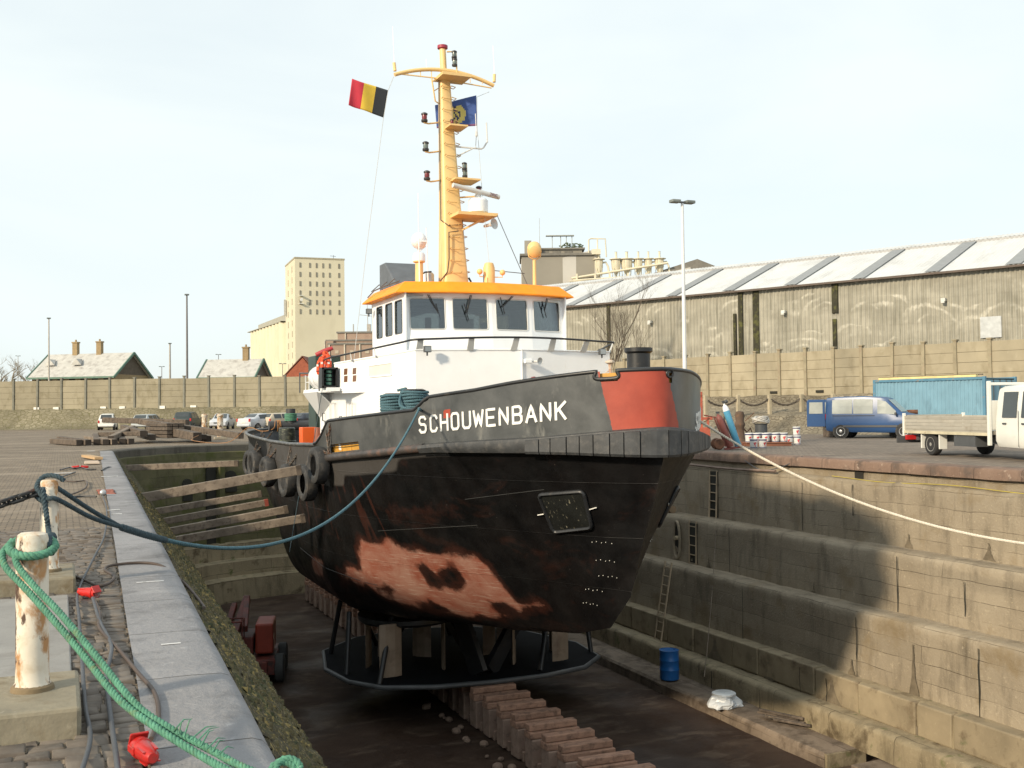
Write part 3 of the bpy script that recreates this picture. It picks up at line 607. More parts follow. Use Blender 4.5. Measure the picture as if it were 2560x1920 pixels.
for Y, s_ in bp:
    for i in range(BN + 1):
        h = i / BN; p = bpt(Y, s_, h); bv.append(p)
        t = (p.z - 1.08) / .9; xl = 10.06 - .18 * t; xr = 11.42 - .33 * t
        rd = smo(-.06, .06, min(p.x - xl, xr - p.x)) if Y < 21 else 0
        if s_ < 0 and math.hypot((Y - 22.45) * .9, p.z - 1.42) < .1: rd = 1
        bc.append([rd, smo(28.0, 28.5, Y), 0, 1])
bf = []
for k in range(len(bp) - 1):
    for i in range(BN):
        Y, s_ = bp[k]; z = (bv[k * (BN + 1) + i].z + bv[k * (BN + 1) + i + 1].z) / 2; x = bv[k * (BN + 1) + i].x
        if s_ < 0 and 25.8 < Y < 27.4 and z > tab(ZF, Y) + .03 and z < .66 + (27.45 - Y) * .055: continue
        if s_ < 0 and 19.07 < Y < 19.33 and z > 2.06: continue
        if s_ > 0 and 18.62 < Y < 18.68 and 2.02 < z < 2.16: continue
        n1_ = BN + 1; bf.append((k * n1_ + i, k * n1_ + i + 1, (k + 1) * n1_ + i + 1, (k + 1) * n1_ + i))
me = bpy.data.meshes.new('bulwark'); me.from_pydata([tuple(p) for p in bv], [], bf); me.materials.append(bulm); me.shade_smooth()
ca = me.color_attributes.new('paint', 'FLOAT_COLOR', 'POINT'); ca.data.foreach_set('color', [q for c_ in bc for q in c_])
bul = bpy.data.objects.new('bulwark', me); COL.objects.link(bul); bul.parent = tug; bul.location = -tug.location
b = MB(); b.loft([[bpt(Y, s_, h, -.07) for h in (0, .3, .6, .97)] for Y, s_ in bp if not (s_ < 0 and 25.6 < Y < 27.7)], closed=False); b.build('inner_side', yellowin, bul)
b = MB()
cap = [bpt(Y, s_, 1, -.02) + Vector((0, 0, .0)) for Y, s_ in bp]
k0 = next(i for i, (Y, s_) in enumerate(bp) if s_ < 0 and Y < 19.34); k1 = next(i for i, (Y, s_) in enumerate(bp) if s_ < 0 and Y < 19.06)
na, nb = cap[k0], cap[k1]; dn = (nb - na).normalized()
notch = [na + dn * .02, na + dn * .0 - Vector((0, 0, .04)), na - dn * .02 - Vector((0, 0, .1)), na + dn * .05 - Vector((0, 0, .15)), nb - dn * .05 - Vector((0, 0, .15)), nb + dn * .02 - Vector((0, 0, .1)), nb - Vector((0, 0, .04)), nb - dn * .02]
b.path(cap[:k0 + 1] + catmull(notch, 4) + cap[k1:], .045, 8); b.build('cap_rail', black, bul, smooth=60)
hc = bpt(18.65, 1, .93, .0); b = MB(); b.path([hc + Vector((math.cos(a) * .09, math.cos(a) * .03, math.sin(a) * .075)) for a in [2 * math.pi * i / 12 for i in range(12)]], .025, 6, closed=True); b.build('fairlead', black, bul, smooth=60)
b = MB()
for Y in (26.0, 26.35, 26.9, 27.3): p = bpt(Y, -1, .2, -.12); b.box(p + Vector((.12, 0, .1)), (.3, .04, .5))
b.box(bpt(26.5, -1, .2, -.5) + Vector((0, 0, .1)), (.04, 1.5, .55)); b.build('bulwark_stay', yellowin, bul)
b = MB(); b.path([bpt(Y, -1, .28, .0) for Y in frange(25.75, 27.45, 6)], .013, 6); b.build('freeing_bar', black, bul)
b = MB(); p = bpt(27.05, -1, .2, -.2); b.lathe([(.11, -.14), (.13, -.1), (.13, .1), (.1, .16)], p + Vector((0, 0, .1)), 12); b.build('white_pot', white, bul, smooth=40)
# raised letters, drawn as welded strokes
GL = {'S': [[(1, .84), (.84, 1), (.3, 1), (.08, .86), (.08, .64), (.25, .52), (.8, .5), (.98, .38), (.98, .14), (.8, 0), (.2, 0), (0, .16)]], 'C': [[(1, .82), (.8, 1), (.22, 1), (.03, .84), (.03, .16), (.22, 0), (.8, 0), (1, .18)]],
      'H': [[(0, 0), (0, 1)], [(1, 0), (1, 1)], [(0, .5), (1, .5)]], 'O': [[(.2, 0), (.02, .16), (.02, .84), (.2, 1), (.8, 1), (.98, .84), (.98, .16), (.8, 0), (.2, 0)]], 'U': [[(0, 1), (0, .16), (.2, 0), (.8, 0), (1, .16), (1, 1)]],
      'W': [[(-.1, 1), (.18, 0), (.5, .8), (.82, 0), (1.1, 1)]], 'E': [[(1, 1), (0, 1), (0, 0), (1, 0)], [(0, .5), (.85, .5)]], 'N': [[(0, 0), (0, 1), (1, 0), (1, 1)]], 'B': [[(0, 0), (0, 1), (.75, 1), (.95, .86), (.95, .64), (.75, .52), (0, .52)], [(.75, .52), (1, .38), (1, .14), (.8, 0), (0, 0)]],
      'A': [[(-.05, 0), (.5, 1), (1.05, 0)], [(.18, .32), (.82, .32)]], 'K': [[(0, 0), (0, 1)], [(1, 1), (.02, .45)], [(.3, .6), (1, 0)]]}
def yarc(y0, d, sgn): # step along the deck edge
    Y = y0; acc = 0; st = .004
    while acc < d: n_ = Y + sgn * st; acc += math.hypot(st, bd(n_) - bd(Y)); Y = n_
    return Y
letm = M('white name letters', (.8, .79, .76), .45, var=.06, stains=[((.4, .38, .35), 25, .68, .76)], bump=.1)
def name_on(side, ystart, sgn):
    word = 'SCHOUWENBANK'; tot = math.hypot(23.25 - 19.78, 7.45 - 9.42) + .02; pit = tot / 11.78; lw_ = pit * .62; b = MB()
    arcs = {}; 
    for li, ch in enumerate(word):
        for stroke in GL[ch]:
            q = []
            for (x0, y0_), (x1, y1_) in zip(stroke, stroke[1:]):
                for k in range(4): t = k / 4; q.append((x0 + (x1 - x0) * t, y0_ + (y1_ - y0_) * t))
            q.append(stroke[-1]); P = []; Nn = []
            for x, y_ in q:
                s_ = li * pit + x * lw_
                key = round(s_, 3)
                if key not in arcs: arcs[key] = yarc(ystart, max(0, s_), sgn)
                Y = arcs[key]; f = s_ / tot; zt = 1.01 + .30 * f; hgt = .335; z = zt + y_ * hgt
                z0, z1 = tab(ZF, Y) - .06, tab(BT, Y); P.append(bpt(Y, side, (z - z0) / (z1 - z0), .004)); Nn.append(edgep(Y, side, 0)[1])
            wd = .028; Lr = []
            for i, p in enumerate(P):
                t = (P[min(i + 1, len(P) - 1)] - P[max(i - 1, 0)]).normalized(); sd = t.cross(Nn[i]).normalized() * wd; e_ = t * (-wd * .7 if i == 0 else wd * .7 if i == len(P) - 1 else 0)
                o_ = Nn[i] * .014; Lr.append([p + e_ - sd, p + e_ - sd + o_, p + e_ + sd + o_, p + e_ + sd])
            b.loft(Lr, closed=True)
    b.build('ship_name', letm, bul)
name_on(-1, 23.25, -1)
name_on(1, 19.72, 1)
# decks
deckm = M('deck paint', (.09, .1, .1), .7, var=.2, bump=.2)
b = MB(); ys = [y for y in YROW if 18.9 < y < 46.9]
def dk(Y): return tab(ZF, Y) - .1 if Y < 28.2 else -.12
b.loft([[Vector((XC - bd(Y) + .12, Y, dk(Y))), Vector((XC + bd(Y) - .12, Y, dk(Y)))] for Y in ys], closed=False); wb(b, 'deck', deckm, tug)
b = MB(); rim = [(XC - bd(Y), Y, tab(ZT, Y)) for Y in YROW if Y > 28.3]; rim2 = [(2 * XC - x, y, z) for x, y, z in reversed(rim)]; full = rim + rim2
b.path(full, .055, 8); wb(b, 'stern_rail', M('worn rail', (.06, .058, .055), .45, var=.3, stains=[((.25, .25, .24), 4, .5, .7)], bump=.1), tug, smooth=60)
b = MB(); b.loft([[Vector(p) + (Vector((XC, 37, 0)) - Vector((p[0], p[1], 0))).normalized() * .1 - Vector((0, 0, d)) for d in (.03, .78)] for p in full], closed=False); wb(b, 'stern_bulwark_inside', M('dark inner bulwark', (.03, .03, .03), .6, bump=.1), tug)
# guard plate under the hull, its struts and the blade propellers
pl = [(XC - 3.6, 29.5), (XC - 2.9, 28.5), (XC - 1.6, 28.0), (XC, 27.85), (XC + 1.6, 27.9), (XC + 3.0, 28.3), (XC + 3.95, 29.3), (XC + 4.15, 31.2), (XC + 3.4, 33.5), (XC + 2, 35), (XC, 35.6), (XC - 2, 35), (XC - 3.4, 33.5), (XC - 3.85, 31.2)]
b = MB(); b.prism(pl, -5.98, -5.86); gp = wb(b, 'guard_plate', M('guard plate paint', (.006, .007, .009), .8, var=.25, bump=.1, spec=.08), tug, bevel=.03)
b = MB(); b.path([(x, y, -5.92) for x, y in pl], .07, 8, closed=True); b.build('edge_tube', darkgrey, gp, smooth=60)
for a, c in (((-3.5, 30.2), (-3.3, 30.6)), ((-2.95, 28.75), (-2.4, 29.4)), ((3.95, 29.8), (3.9, 30.2)), ((3.2, 31.5), (3.0, 31.5)), ((-1.0, 34), (-.2, 33)), ((.2, 34.2), (-.05, 33)), ((.9, 34), (.1, 33)), ((-3.3, 33), (-3.1, 32.5)), ((1.6, 28.3), (2.4, 29.4)), ((-1.7, 33.5), (-2.6, 32.6))):
    b = MB(); b.tube((XC + a[0], a[1], -5.88), (XC + c[0], c[1], -4.2), .075, .075, 8); wb(b, 'strut', black, tug, smooth=60)
blade = M('blade metal', (.26, .2, .15), .55, .15, var=.2, vs=2, stains=[((.16, .11, .08), 2.2, .5, .72)], bump=.1)
BL = {-1.7: [(-2.54, 29.1, 5, .66), (-.9, 29.4, 78, .45), (-2.75, 30.6, 60, .6), (-1.0, 31.1, -40, .6), (-1.9, 31.7, 10, .6)], 1.9: [(2.5, 28.9, 12, .58), (1.15, 29.15, 60, .5), (.95, 30.6, 30, .6), (2.9, 30.4, 70, .6), (1.9, 31.6, -20, .6)]}
for cx in (-1.7, 1.9):
    b = MB(); b.lathe([(1.4, -4.3), (1.4, -4.42), (1.3, -4.5), (.4, -4.58)], (XC + cx, 30.3, 0), 28); rot = wb(b, 'rotor_casing', black, tug, smooth=30)
    for x, y, a, w_ in BL[cx]:
        k = w_ / .53; pr = [(-.26 * k, 0), (-.12 * k, .05), (.12 * k, .05), (.26 * k, .01), (.27 * k, -.01), (.1 * k, -.05), (-.12 * k, -.045)]
        b = MB(); b.prism(pr, -5.8, -4.35, M=Matrix.Rotation(R(a), 3, 'Z'), c=Vector((XC + x, y, 0))); b.build('blade', blade, rot, bevel=.01)
b = MB(); b.bar((XC + .2, 28.6, -5.8), (XC + 1.6, 29.4, -4.2), .16, .5); b.bar((XC - .2, 28.4, -5.8), (XC - .5, 29.2, -4.2), .16, .6); b.bar((XC, 29, -5.8), (XC, 33, -4.3), .2, .3); wb(b, 'guard_brace', black, tug)
# ---- deckhouse
def plan_wall(b, pts, z0, z1, mi=0, lean=0.0, cx=XC, cy=29.0):
    for (x0, y0), (x1, y1) in zip(pts, pts[1:]):
        k = max(1, int(math.hypot(x1 - x0, y1 - y0) / .5))
        za, zb_ = (z1(x0, y0), z1(x1, y1)) if callable(z1) else (z1, z1)
        b.quad((x0, y0, z0), (x1, y1, z0), (x1, y1, zb_), (x0, y0, za), mi)
half = [(3.85, 29.9), (2.72, 25.98), (0, 25.62)]
upl = [(XC - x, y) for x, y in half] + [(XC + x, y) for x, y in reversed(half[:-1])]
def utop(x, y): return 2.83 + (30 - y) * .045
b = MB()
lowl = [(XC - 3.5, 33.3), (XC - 3.38, 27.8), (XC - 2.66, 26.05), (XC, 25.68), (XC + 2.66, 26.05), (XC + 3.38, 27.8), (XC + 3.5, 33.3), (XC - 3.5, 33.3)]
plan_wall(b, lowl, -.2, 2.12)
dh = wb(b, 'deckhouse', white, tug)
b = MB(); dp = [(XC - 3.95, 33.6), (XC - 3.9, 29.9), (XC - 2.6, 26.4), (XC, 25.95), (XC + 2.6, 26.4), (XC + 3.9, 29.9), (XC + 3.95, 33.6)]
b.prism(list(reversed(dp)), 2.05, 2.17); b.build('deck_ledge', white, dh, bevel=.01)
b = MB()
plan_wall(b, upl[:2], 2.0, utop); plan_wall(b, upl[1:4], -.2, utop); plan_wall(b, upl[3:], 2.0, utop)
# recess in the sloping side, drawn as a flat greyer panel in a frame
def sidep(t, z, off=0.0, side=-1): # along the left upper wall, t from the aft end
    a, c = Vector((XC - 3.85, 29.9, 0)), Vector((XC - 2.72, 25.98, 0)); p = a.lerp(c, t); n = Vector((-(c - a).y, (c - a).x, 0)).normalized()
    if n.x > 0: n = -n
    return p + n * off + Vector((0, 0, z))
up_ = b.build('upper_wall', white, dh)
b = MB(); pin = [(x * .985 + XC * .015, y + .07) for x, y in upl]; plan_wall(b, pin, 2.0, lambda x, y: utop(x, y) - .002)
b.prism([(XC + (x - XC) * .96, y + .12) for x, y in reversed(upl)], 2.48, 2.5); b.build('bridge_deck', greyw, dh)
b = MB(); b.path([(x, y, utop(x, y)) for x, y in upl], .025, 6); b.build('wall_edge', white, dh)
b = MB()
q = [sidep(.46, 2.4, .012), sidep(.73, 2.42, .012), sidep(.73, 2.74, .012), sidep(.46, 2.7, .012)]
b.slab(q, .01); b.build('recess_panel', M('recess panel grey', (.62, .63, .58), .5, var=.05, bump=.02), up_)
b = MB()
for i in range(4): b.bar(q[i] , q[(i + 1) % 4], .035, .03)
b.build('recess_frame', white, up_)
for t0, nm in ((.13, 0), (.245, 1)):
    for z0 in (2.30, 2.5):
        b = MB(); q = [sidep(t0, z0, .006), sidep(t0 + .045, z0 + .005, .006), sidep(t0 + .05, z0 + .175, .006), sidep(t0 + .005, z0 + .17, .006)]; b.slab(q, .01)
        b.build('small_window', M('small window glass', (.16, .08, .045), .15, var=.3, bump=0), up_)
b = MB(); b.path([(XC, 25.6, z) for z in (.6, 1.5, 2.6, 3.0)], .018, 6); b.build('weld_strip', white, dh)
b = MB(); b.slab([(XC - 3.97, 31.6, 2.08), (XC - 3.97, 33.6, 2.08), (XC - 3.5, 33.3, 1.3), (XC - 3.5, 32.0, 1.75)], .03); b.build('deck_bracket', white, dh)
b = MB()
for y, z in ((32.6, 1.45), (32.3, 1.2), (32.7, .95), (30.6, 1.35), (30.1, 1.3), (29.4, 1.2)):
    x = XC - 3.5 + .02 * (33.3 - y); b.path([(x - .03, y, z), (x - .1, y, z), (x - .1, y - .02, z - .22), (x - .03, y - .02, z - .24)], .018, 6)
b.build('door_handle', darkgrey, dh)
b = MB(); q = [(XC - 3.43 - .012, 30.4 + .6 * math.cos(a) * .4, .95 + .4 * math.sin(a)) for a in [2 * math.pi * i / 16 for i in range(16)]]; b.path(q, .02, 6, closed=True)
for y in (31.9, 29.9): b.path([(XC - 3.52, y, .1), (XC - 3.52, y, 1.75), (XC - 3.52, y - .65, 1.75), (XC - 3.52, y - .65, .1)], .015, 5)
b.build('door_frame', greyw, dh)
# bridge front railing
hnd = []
for t in frange(0, 1, 8): hnd.append(Vector((XC - 3.95 + 1.16 * t, 29.9 - 4.02 * t, 3.0 + .26 * t)))
for t in frange(0, 1, 10)[1:]: hnd.append(Vector((XC - 2.79 + 5.58 * t, 25.88 - .42 * math.sin(math.pi * t), 3.26 + .07 * math.sin(math.pi * t))))
for t in frange(0, 1, 6)[1:]: hnd.append(Vector((XC + 2.79 + 1.16 * t, 25.88 + 4.02 * t, 3.26 - .2 * t)))
hnd = [Vector((XC - 4.0, 31.4, 2.85)), Vector((XC - 4.0, 30.6, 2.95))] + hnd
b = MB(); b.path(catmull(hnd, 4), .026, 8); rl = b.build('bridge_rail', black, dh, smooth=60)
for fx, fy in ((-3.6, 28.9), (-3.25, 27.75), (-2.62, 25.98), (-1.35, 25.75), (-.22, 25.62), (.85, 25.68), (1.85, 25.82), (2.75, 26.05), (3.1, 27.2)):
    m = MB(); p0 = Vector((XC + fx, fy, utop(0, fy) - .02)); hp_ = min(hnd, key=lambda h: (h - p0).length); tx = Vector((.09, 0, 0)) if abs(fx) < 2.7 else Vector((.03, .09, 0))
    q = min([hnd[i].lerp(hnd[i + 1], k / 8) for i in range(len(hnd) - 1) for k in range(9)], key=lambda h: math.hypot(h.x - p0.x, h.y - p0.y))
    m.slab([p0 - tx, p0 + tx, q + tx * .8 + Vector((.03, 0, 0)), q - tx * .8 + Vector((.03, 0, 0))], .02); m.build('stanchion', greyw, rl)
# wheelhouse: front of four raked panes, three side panes each side
rake = .13
ZB, ZW0, ZW1, ZT_ = 2.5, 3.68, 4.53, 4.68
fx = [(-2.38, 27.95), (-1.22, 27.62), (0, 27.5), (1.22, 27.62), (2.38, 27.95)]
wmats = [white, M('wheelhouse lining', (.5, .52, .52), .7, bump=0)]
wh = MB(); panes = []
def wpt(x, y, z, front=True):
    k = (z - ZB) / (ZT_ - ZB); return Vector((XC + x * (1 - .0 * k), y + (rake * 1.6 * k if front else 0), z))
def facet(a, c, w0, w1, front=True, z0=ZB, zw0=ZW0, zw1=ZW1, z1=ZT_):
    # one wall panel from plan point a to c with a window between fractions w0..w1
    def P(t, z): p = Vector((a[0] + (c[0] - a[0]) * t, a[1] + (c[1] - a[1]) * t, 0)); return wpt(p.x, p.y, z, front)
    def band(t0, t1, za, zb_): wh.slab([P(t0, za), P(t1, za), P(t1, zb_), P(t0, zb_)], .04)
    band(0, 1, z0, zw0); band(0, 1, zw1, z1); last = 0
    for s0, s1 in zip(w0, w1):
        band(last, s0, zw0, zw1); last = s1
        pane = [P(s0, zw0), P(s1, zw0), P(s1, zw1), P(s0, zw1)]; panes.append(pane)
    band(last, 1, zw0, zw1)
facet(fx[0], fx[1], [.14], [.93]); facet(fx[1], fx[2], [.10], [.90]); facet(fx[2], fx[3], [.10], [.90]); facet(fx[3], fx[4], [.07], [.86])
for s_ in (-1, 1):
    a, c = ((-2.38, 31.3), (-2.38, 27.95)) if s_ < 0 else ((2.38, 27.95), (2.38, 31.3)); 
    ws = [(.16, .34), (.44, .64), (.72, .92)] if s_ < 0 else [(.08, .28), (.36, .56), (.66, .84)]
    facet(a, c, [q[0] for q in ws], [q[1] for q in ws], False, zw0=3.6, zw1=4.5)
facet((2.38, 31.3), (-2.38, 31.3), [.08, .56], [.44, .92], False, zw0=3.6, zw1=4.45)
whl = wb(wh, 'wheelhouse', white, tug)
for pn in panes:
    n_ = (pn[1] - pn[0]).cross(pn[3] - pn[0]).normalized(); m = MB(); m.slab([p - n_ * .02 for p in pn], .008); wn = m.build('window', glass, whl)
    fr = MB(); lp = []
    for i in range(4):
        a, p, c = pn[i - 1], pn[i], pn[(i + 1) % 4]
        for t in (0, .5, 1): lp.append(p + (a - p).normalized() * .06 * (1 - t) ** 2 + (c - p).normalized() * .06 * t * t)
    fr.path(lp, .018, 6, closed=True); fr.build('window_frame', darkgrey if pn[0].y > 28.2 else greyw, wn, smooth=60)
for i in range(4): # wipers
    pn = panes[i]; top = (pn[2] + pn[3]) / 2 + Vector((0, -.06, .09)); ln = [(.28, -.5), (-.14, -.5), (-.3, -.3), (-.1, -.35)][i]
    e_ = top + Vector((ln[0], -.02 + .12 * ln[1] * .4, ln[1])); m = MB(); m.bar(top, e_, .022, .02); m.bar(top + Vector((.04, 0, 0)), e_ + Vector((.02, 0, 0)), .014, .014); m.bar(e_ + Vector((-.06, 0, .26)), e_ + Vector((.07, 0, -.2)), .02, .02)
    m.build('wiper', black, panes and whl)
b = MB(); b.box((XC, 29.6, 2.52), (4.6, 3.2, .04)); b.box((XC, 28.9, 3.2), (3.2, .8, .9)); b.box((XC - .7, 29.9, 3.35), (.6, .6, .9)); b.box((XC + .8, 29.9, 3.35), (.6, .6, .9)); b.box((XC, 29.6, 4.6), (4.6, 3.2, .05)); b.box((XC + .25, 31.0, 3.6), (.5, .12, 1.7)); b.box((XC - .4, 28.6, 3.85), (.4, .1, .4)); b.build('interior', M('wheelhouse interior', (.42, .43, .42), .7, var=.35, bump=0), whl)
roofm = orange
ro = [(-2.62, 31.5), (-2.62, 27.95), (-1.3, 27.55), (0, 27.42), (1.3, 27.55), (2.62, 27.95), (2.62, 31.5)]; ri = [(-2.3, 31.4), (-2.3, 28.22), (-1.15, 27.9), (0, 27.78), (1.15, 27.9), (2.3, 28.22), (2.3, 31.4)]
b = MB(); b.loft([[Vector((XC + x, y, z)) for x, y in pts] for pts, z in ((ro, 4.66), (ro, 4.69), (ri, 4.99))], closed=True)
rf = b.build('roof', roofm, whl)
b = MB(); b.box((XC + .05, 30.4, 3.75), (.55, .08, 1.0)); b.box((XC + 1.15, 30.9, 3.7), (.5, .08, .9)); b.box((XC - 1.6, 29.2, 3.62), (.35, .3, .3)); b.build('added_pale_panel', white, whl)  # pale panels added inside so the panes show brighter areas
b = MB(); b.box((XC - 1.9, 30.2, 3.85), (.5, .06, .9)); b.box((XC - 1.0, 30.2, 3.8), (.16, .1, .8)); b.build('brown_curtain', M('curtain brown', (.3, .15, .1), .9, bump=0), whl)
b = MB(); b.path([Vector((XC - 2.5, 31.3, 4.85)), Vector((XC - 2.5, 30.6, 4.98)), Vector((XC - 2.48, 29.5, 5.0)), Vector((XC - 2.4, 28.4, 5.02))], .018, 6)
for y in (30.9, 30.1, 29.3): b.path([(XC - 2.5, y, 4.98), (XC - 2.3, y - .15, 5.18), (XC - 2.28, y - .4, 5.02)], .014, 6)
b.build('roof_grab_rail', darkgrey, rf)
# floodlights, loudhailer, small lamp
def flood(p, aim=(0, -1, 0), sz=.16):
    m = MB(); m.box(p, (sz * 1.15, sz * .7, sz)); m.box(Vector(p) + Vector((0, .02, -sz * .75)), (.04, .04, sz * .6)); o = wb(m, 'floodlight', darkgrey, tug, bevel=.012)
    q = MB(); q.box(Vector(p) + Vector((0, -sz * .36, 0)), (sz * .95, .012, sz * .8)); q.build('lamp_glass', M('lamp glass', (.25, .28, .3), .15, bump=0), o)
flood((XC - 2.5, 25.7, 3.02)); flood((XC + 2.35, 25.7, 3.0)); flood((XC - 2.55, 31.0, 4.42), sz=.15)
def horn(p, d, r, ln, name='loudhailer'):
    Mx = Vector(d).to_track_quat('Z', 'Y').to_matrix(); m = MB(); m.lathe([(r * .22, -ln * .55), (r * .3, -ln * .3), (r * .25, 0), (r * .45, ln * .3), (r, ln * .55), (r * .92, ln * .55), (r * .4, ln * .3), (.001, ln * .1)], p, 16, Mx); return wb(m, name, greyw, tug, smooth=40)
horn((XC + .32, 25.42, 2.72), (.35, -1, 0), .1, .26)
b = MB(); b.box((XC + .12, 25.5, 2.73), (.2, .12, .12)); wb(b, 'hailer_bracket', white, tug, bevel=.02)
b = MB(); b.lathe([(.05, -.08), (.055, .06), (.03, .09)], (XC + .25, 25.45, 2.28), 10, Matrix.Rotation(R(90), 3, 'X')); wb(b, 'signal_bell', M('bell dark red', (.2, .02, .02), .4, bump=0), tug, smooth=40)
# windlass pedestal with rusty top near the bow, and bow bollard
b = MB(); b.tube((13.0, 24.6, .9), (12.9, 24.6, 2.62), .045, .045, 8); b.lathe([(.02, 2.6), (.12, 2.66), (.12, 2.7), (.02, 2.74)], (12.9, 24.6, 0), 12); b.bar((12.2, 24.7, 1.9), (12.85, 24.6, 2.45), .03, .03); wb(b, 'crank_post', M('rusty white paint', (.6, .52, .42), .6, var=.15, stains=[((.35, .13, .05), 5, .5, .66)], bump=.1), tug)
b = MB(); b.lathe([(.24, .8), (.24, 2.62), (.29, 2.66), (.29, 2.74), (.2, 2.74), (.2, 2.72)], (XC + .12, 19.75, 0), 24); bb = wb(b, 'bow_bollard', black, tug, smooth=40)
# ---- mast
mst = MB(); rk = .107
def mp(z, dx=0, dy=0): return Vector((XC + dx, 30.75 + (z - 5) * rk + dy, z))
ringsM = []
for z, hw_, hd in ((4.95, .40, .36), (6.6, .33, .3), (7.6, .29, .26), (9, .25, .22), (11.6, .17, .16)):
    rg = []
    for cx, cy in ((-1, -1), (1, -1), (1, 1), (-1, 1)):
        for a in (0, .5, 1): ang = math.atan2(cy, cx) + (a - .5) * math.pi / 2 * .999; rr = .09; rg.append(mp(z, cx * (hw_ - rr) + rr * math.cos(ang), cy * (hd - rr) + rr * math.sin(ang)))
    ringsM.append(rg)
mst.loft(ringsM, closed=True); mst.tube(mp(11.5), mp(12.62), .105, .1, 14)
mast = wb(mst, 'mast', ochre, tug, smooth=50)
b = MB(); b.lathe([(.1, -.05), (.16, -.02), (.16, .07), (.05, .1)], mp(12.66), 14); b.build('mast_cap', M('mast cap red', (.33, .03, .06), .5, bump=0), mast, smooth=40)
b = MB()
def rung(z, side):
    hw_ = .40 - (z - 5) * .032
    if side == 'f':
        y = -hw_ * .9 - .0; x0, x1 = -.17, .13; b.path([mp(z + .02, x0, y), mp(z + .05, x0, y - .1), mp(z, x0 + .04, y - .11), mp(z, x1 - .04, y - .11), mp(z + .06, x1, y - .1), mp(z + .03, x1, y)], .014, 5)
    else: b.path([mp(z, hw_, -.1), mp(z - .03, hw_ + .13, -.1), mp(z - .03, hw_ + .13, .1), mp(z, hw_, .1)], .013, 5)
z = 5.2
while z < 11.4: rung(z, 'f'); rung(z + .12, 's'); z += .36
b.build('climbing_rungs', M('rung steel', (.5, .33, .13), .5, bump=0), mast)
b = MB(); hwf = lambda z: .40 - (z - 5) * .032
b.path([mp(z, -hwf(z) - .02, -.1) for z in frange(7.2, 11.7, 20)], .018, 5); b.path([mp(7.2, -hwf(7.2) - .02, -.12), mp(7.0, -.2, -hwf(7) - .03), mp(7.05, .2, -hwf(7) - .03)], .018, 5); b.path([mp(6.85, .1, -hwf(6.8) - .03), mp(6.8, -.2, -hwf(6.8) - .03), mp(6.0, -.24, -hwf(6) - .03), mp(5.6, -.3, -hwf(5.6)), mp(5.3, -.5, -.2)], .02, 5)
for k in range(3): b.path([mp(z, hwf(z) + .03 + .03 * k, -.05 + .1 * k) for z in frange(5, 7.3, 8)], .018, 5)
b.build('cable_run', M('mast cable', (.09, .07, .05), .6, bump=0), mast)
def platform(z, x0, x1, y0, y1, th=.05):
    m = MB(); m.box((mp(z).x + (x0 + x1) / 2, mp(z).y + (y0 + y1) / 2, z), (x1 - x0, y1 - y0, th)); o = m.build('platform', ochre, mast)
    return o
platform(11.62, -.3, .62, -.75, .1, .09); platform(10.05, -.12, .45, -.7, .0); platform(8.4, -.05, .75, -.75, .1); p4 = platform(7.3, -.1, 1.15, -1.0, .25, .09)
b = MB(); b.bar(mp(6.9, .25, -.25), mp(7.25, .9, -.6), .05, .05); b.bar(mp(6.9, .25, .1), mp(7.25, .9, .1), .05, .05); b.build('platform_brace', ochre, mast)
# crossbar (yard) with bowed top tube and straight lower tie
b = MB(); yt = [mp(11.9 - .32 * (t * t), 1.6 * t - .02, -.15) for t in frange(-1, 1, 20)]; b.path(yt, .06, 10)
b.path([mp(11.62, -1.5, -.15), mp(11.62, -.2, -.15)], .02, 6); b.path([mp(11.58, .2, -.15), mp(11.5, 1.5, -.15)], .02, 6)
for t in (-.75, -.5, -.28, .3, .5, .75): b.path([mp(11.9 - .32 * t * t, 1.6 * t, -.15), mp(11.6, 1.6 * t, -.15)], .014, 5)
b.path([mp(11.6, -.45, -.15), mp(10.9, -.35, -.1), mp(10.85, -.18, 0)], .022, 6); b.path([mp(11.2, -.4, -.12), mp(11.35, -.2, 0)], .016, 6); b.path([mp(11.75, -.15, -.1), mp(11.5, -.42, -.15)], .025, 6)
for sx in (-1, 1): b.path([mp(11.7, sx * 1.6, -.15), mp(11.95, sx * 1.62, -.15)], .05, 8)
b.build('yard', ochre, mast, smooth=60)
# mast lamps on short arms
lampm = M('lamp dark', (.035, .033, .035), .4, bump=0); lred = M('lamp red lens', (.16, .015, .02), .25, bump=0); lgrn = M('lamp glass clear', (.12, .15, .14), .2, bump=0)
def navlamp(p, lens, s=1.0, arm=None):
    m = MB()
    m.lathe([(.09 * s, -.14 * s), (.1 * s, -.12 * s), (.1 * s, -.07 * s), (.07 * s, -.06 * s), (.07 * s, .07 * s), (.1 * s, .08 * s), (.1 * s, .12 * s), (.05 * s, .15 * s)], p, 12); o = m.build('navigation_lamp', lampm, mast, smooth=40)
    q = MB(); q.lathe([(.075 * s, -.06 * s), (.08 * s, 0), (.075 * s, .07 * s)], p, 12); q.build('lens', lens, o, smooth=60)
    if arm: q = MB(); q.path(arm, .025, 6); q.build('lamp_arm', ochre, o, smooth=60)
for z, l_ in ((10.35, lred), (9.45, lgrn), (8.55, lred)):
    navlamp(mp(z, -.72, -.1), l_, 1.0, [mp(z - .16, -.75, -.1), mp(z - .18, -.6, -.1), mp(z - .1, -.25, -.05)])
for z in (12.15, 12.4): navlamp(mp(z, .28, -.25), lgrn, .85, [mp(11.65, .36, -.2), mp(12.52, .36, -.2), mp(12.52, .1, -.1)] if z < 12.3 else None)
for z in (8.65, 8.88): navlamp(mp(z, .42, -.3), lgrn, .8, [mp(8.42, .5, -.25), mp(8.98, .5, -.25)] if z < 8.8 else None)
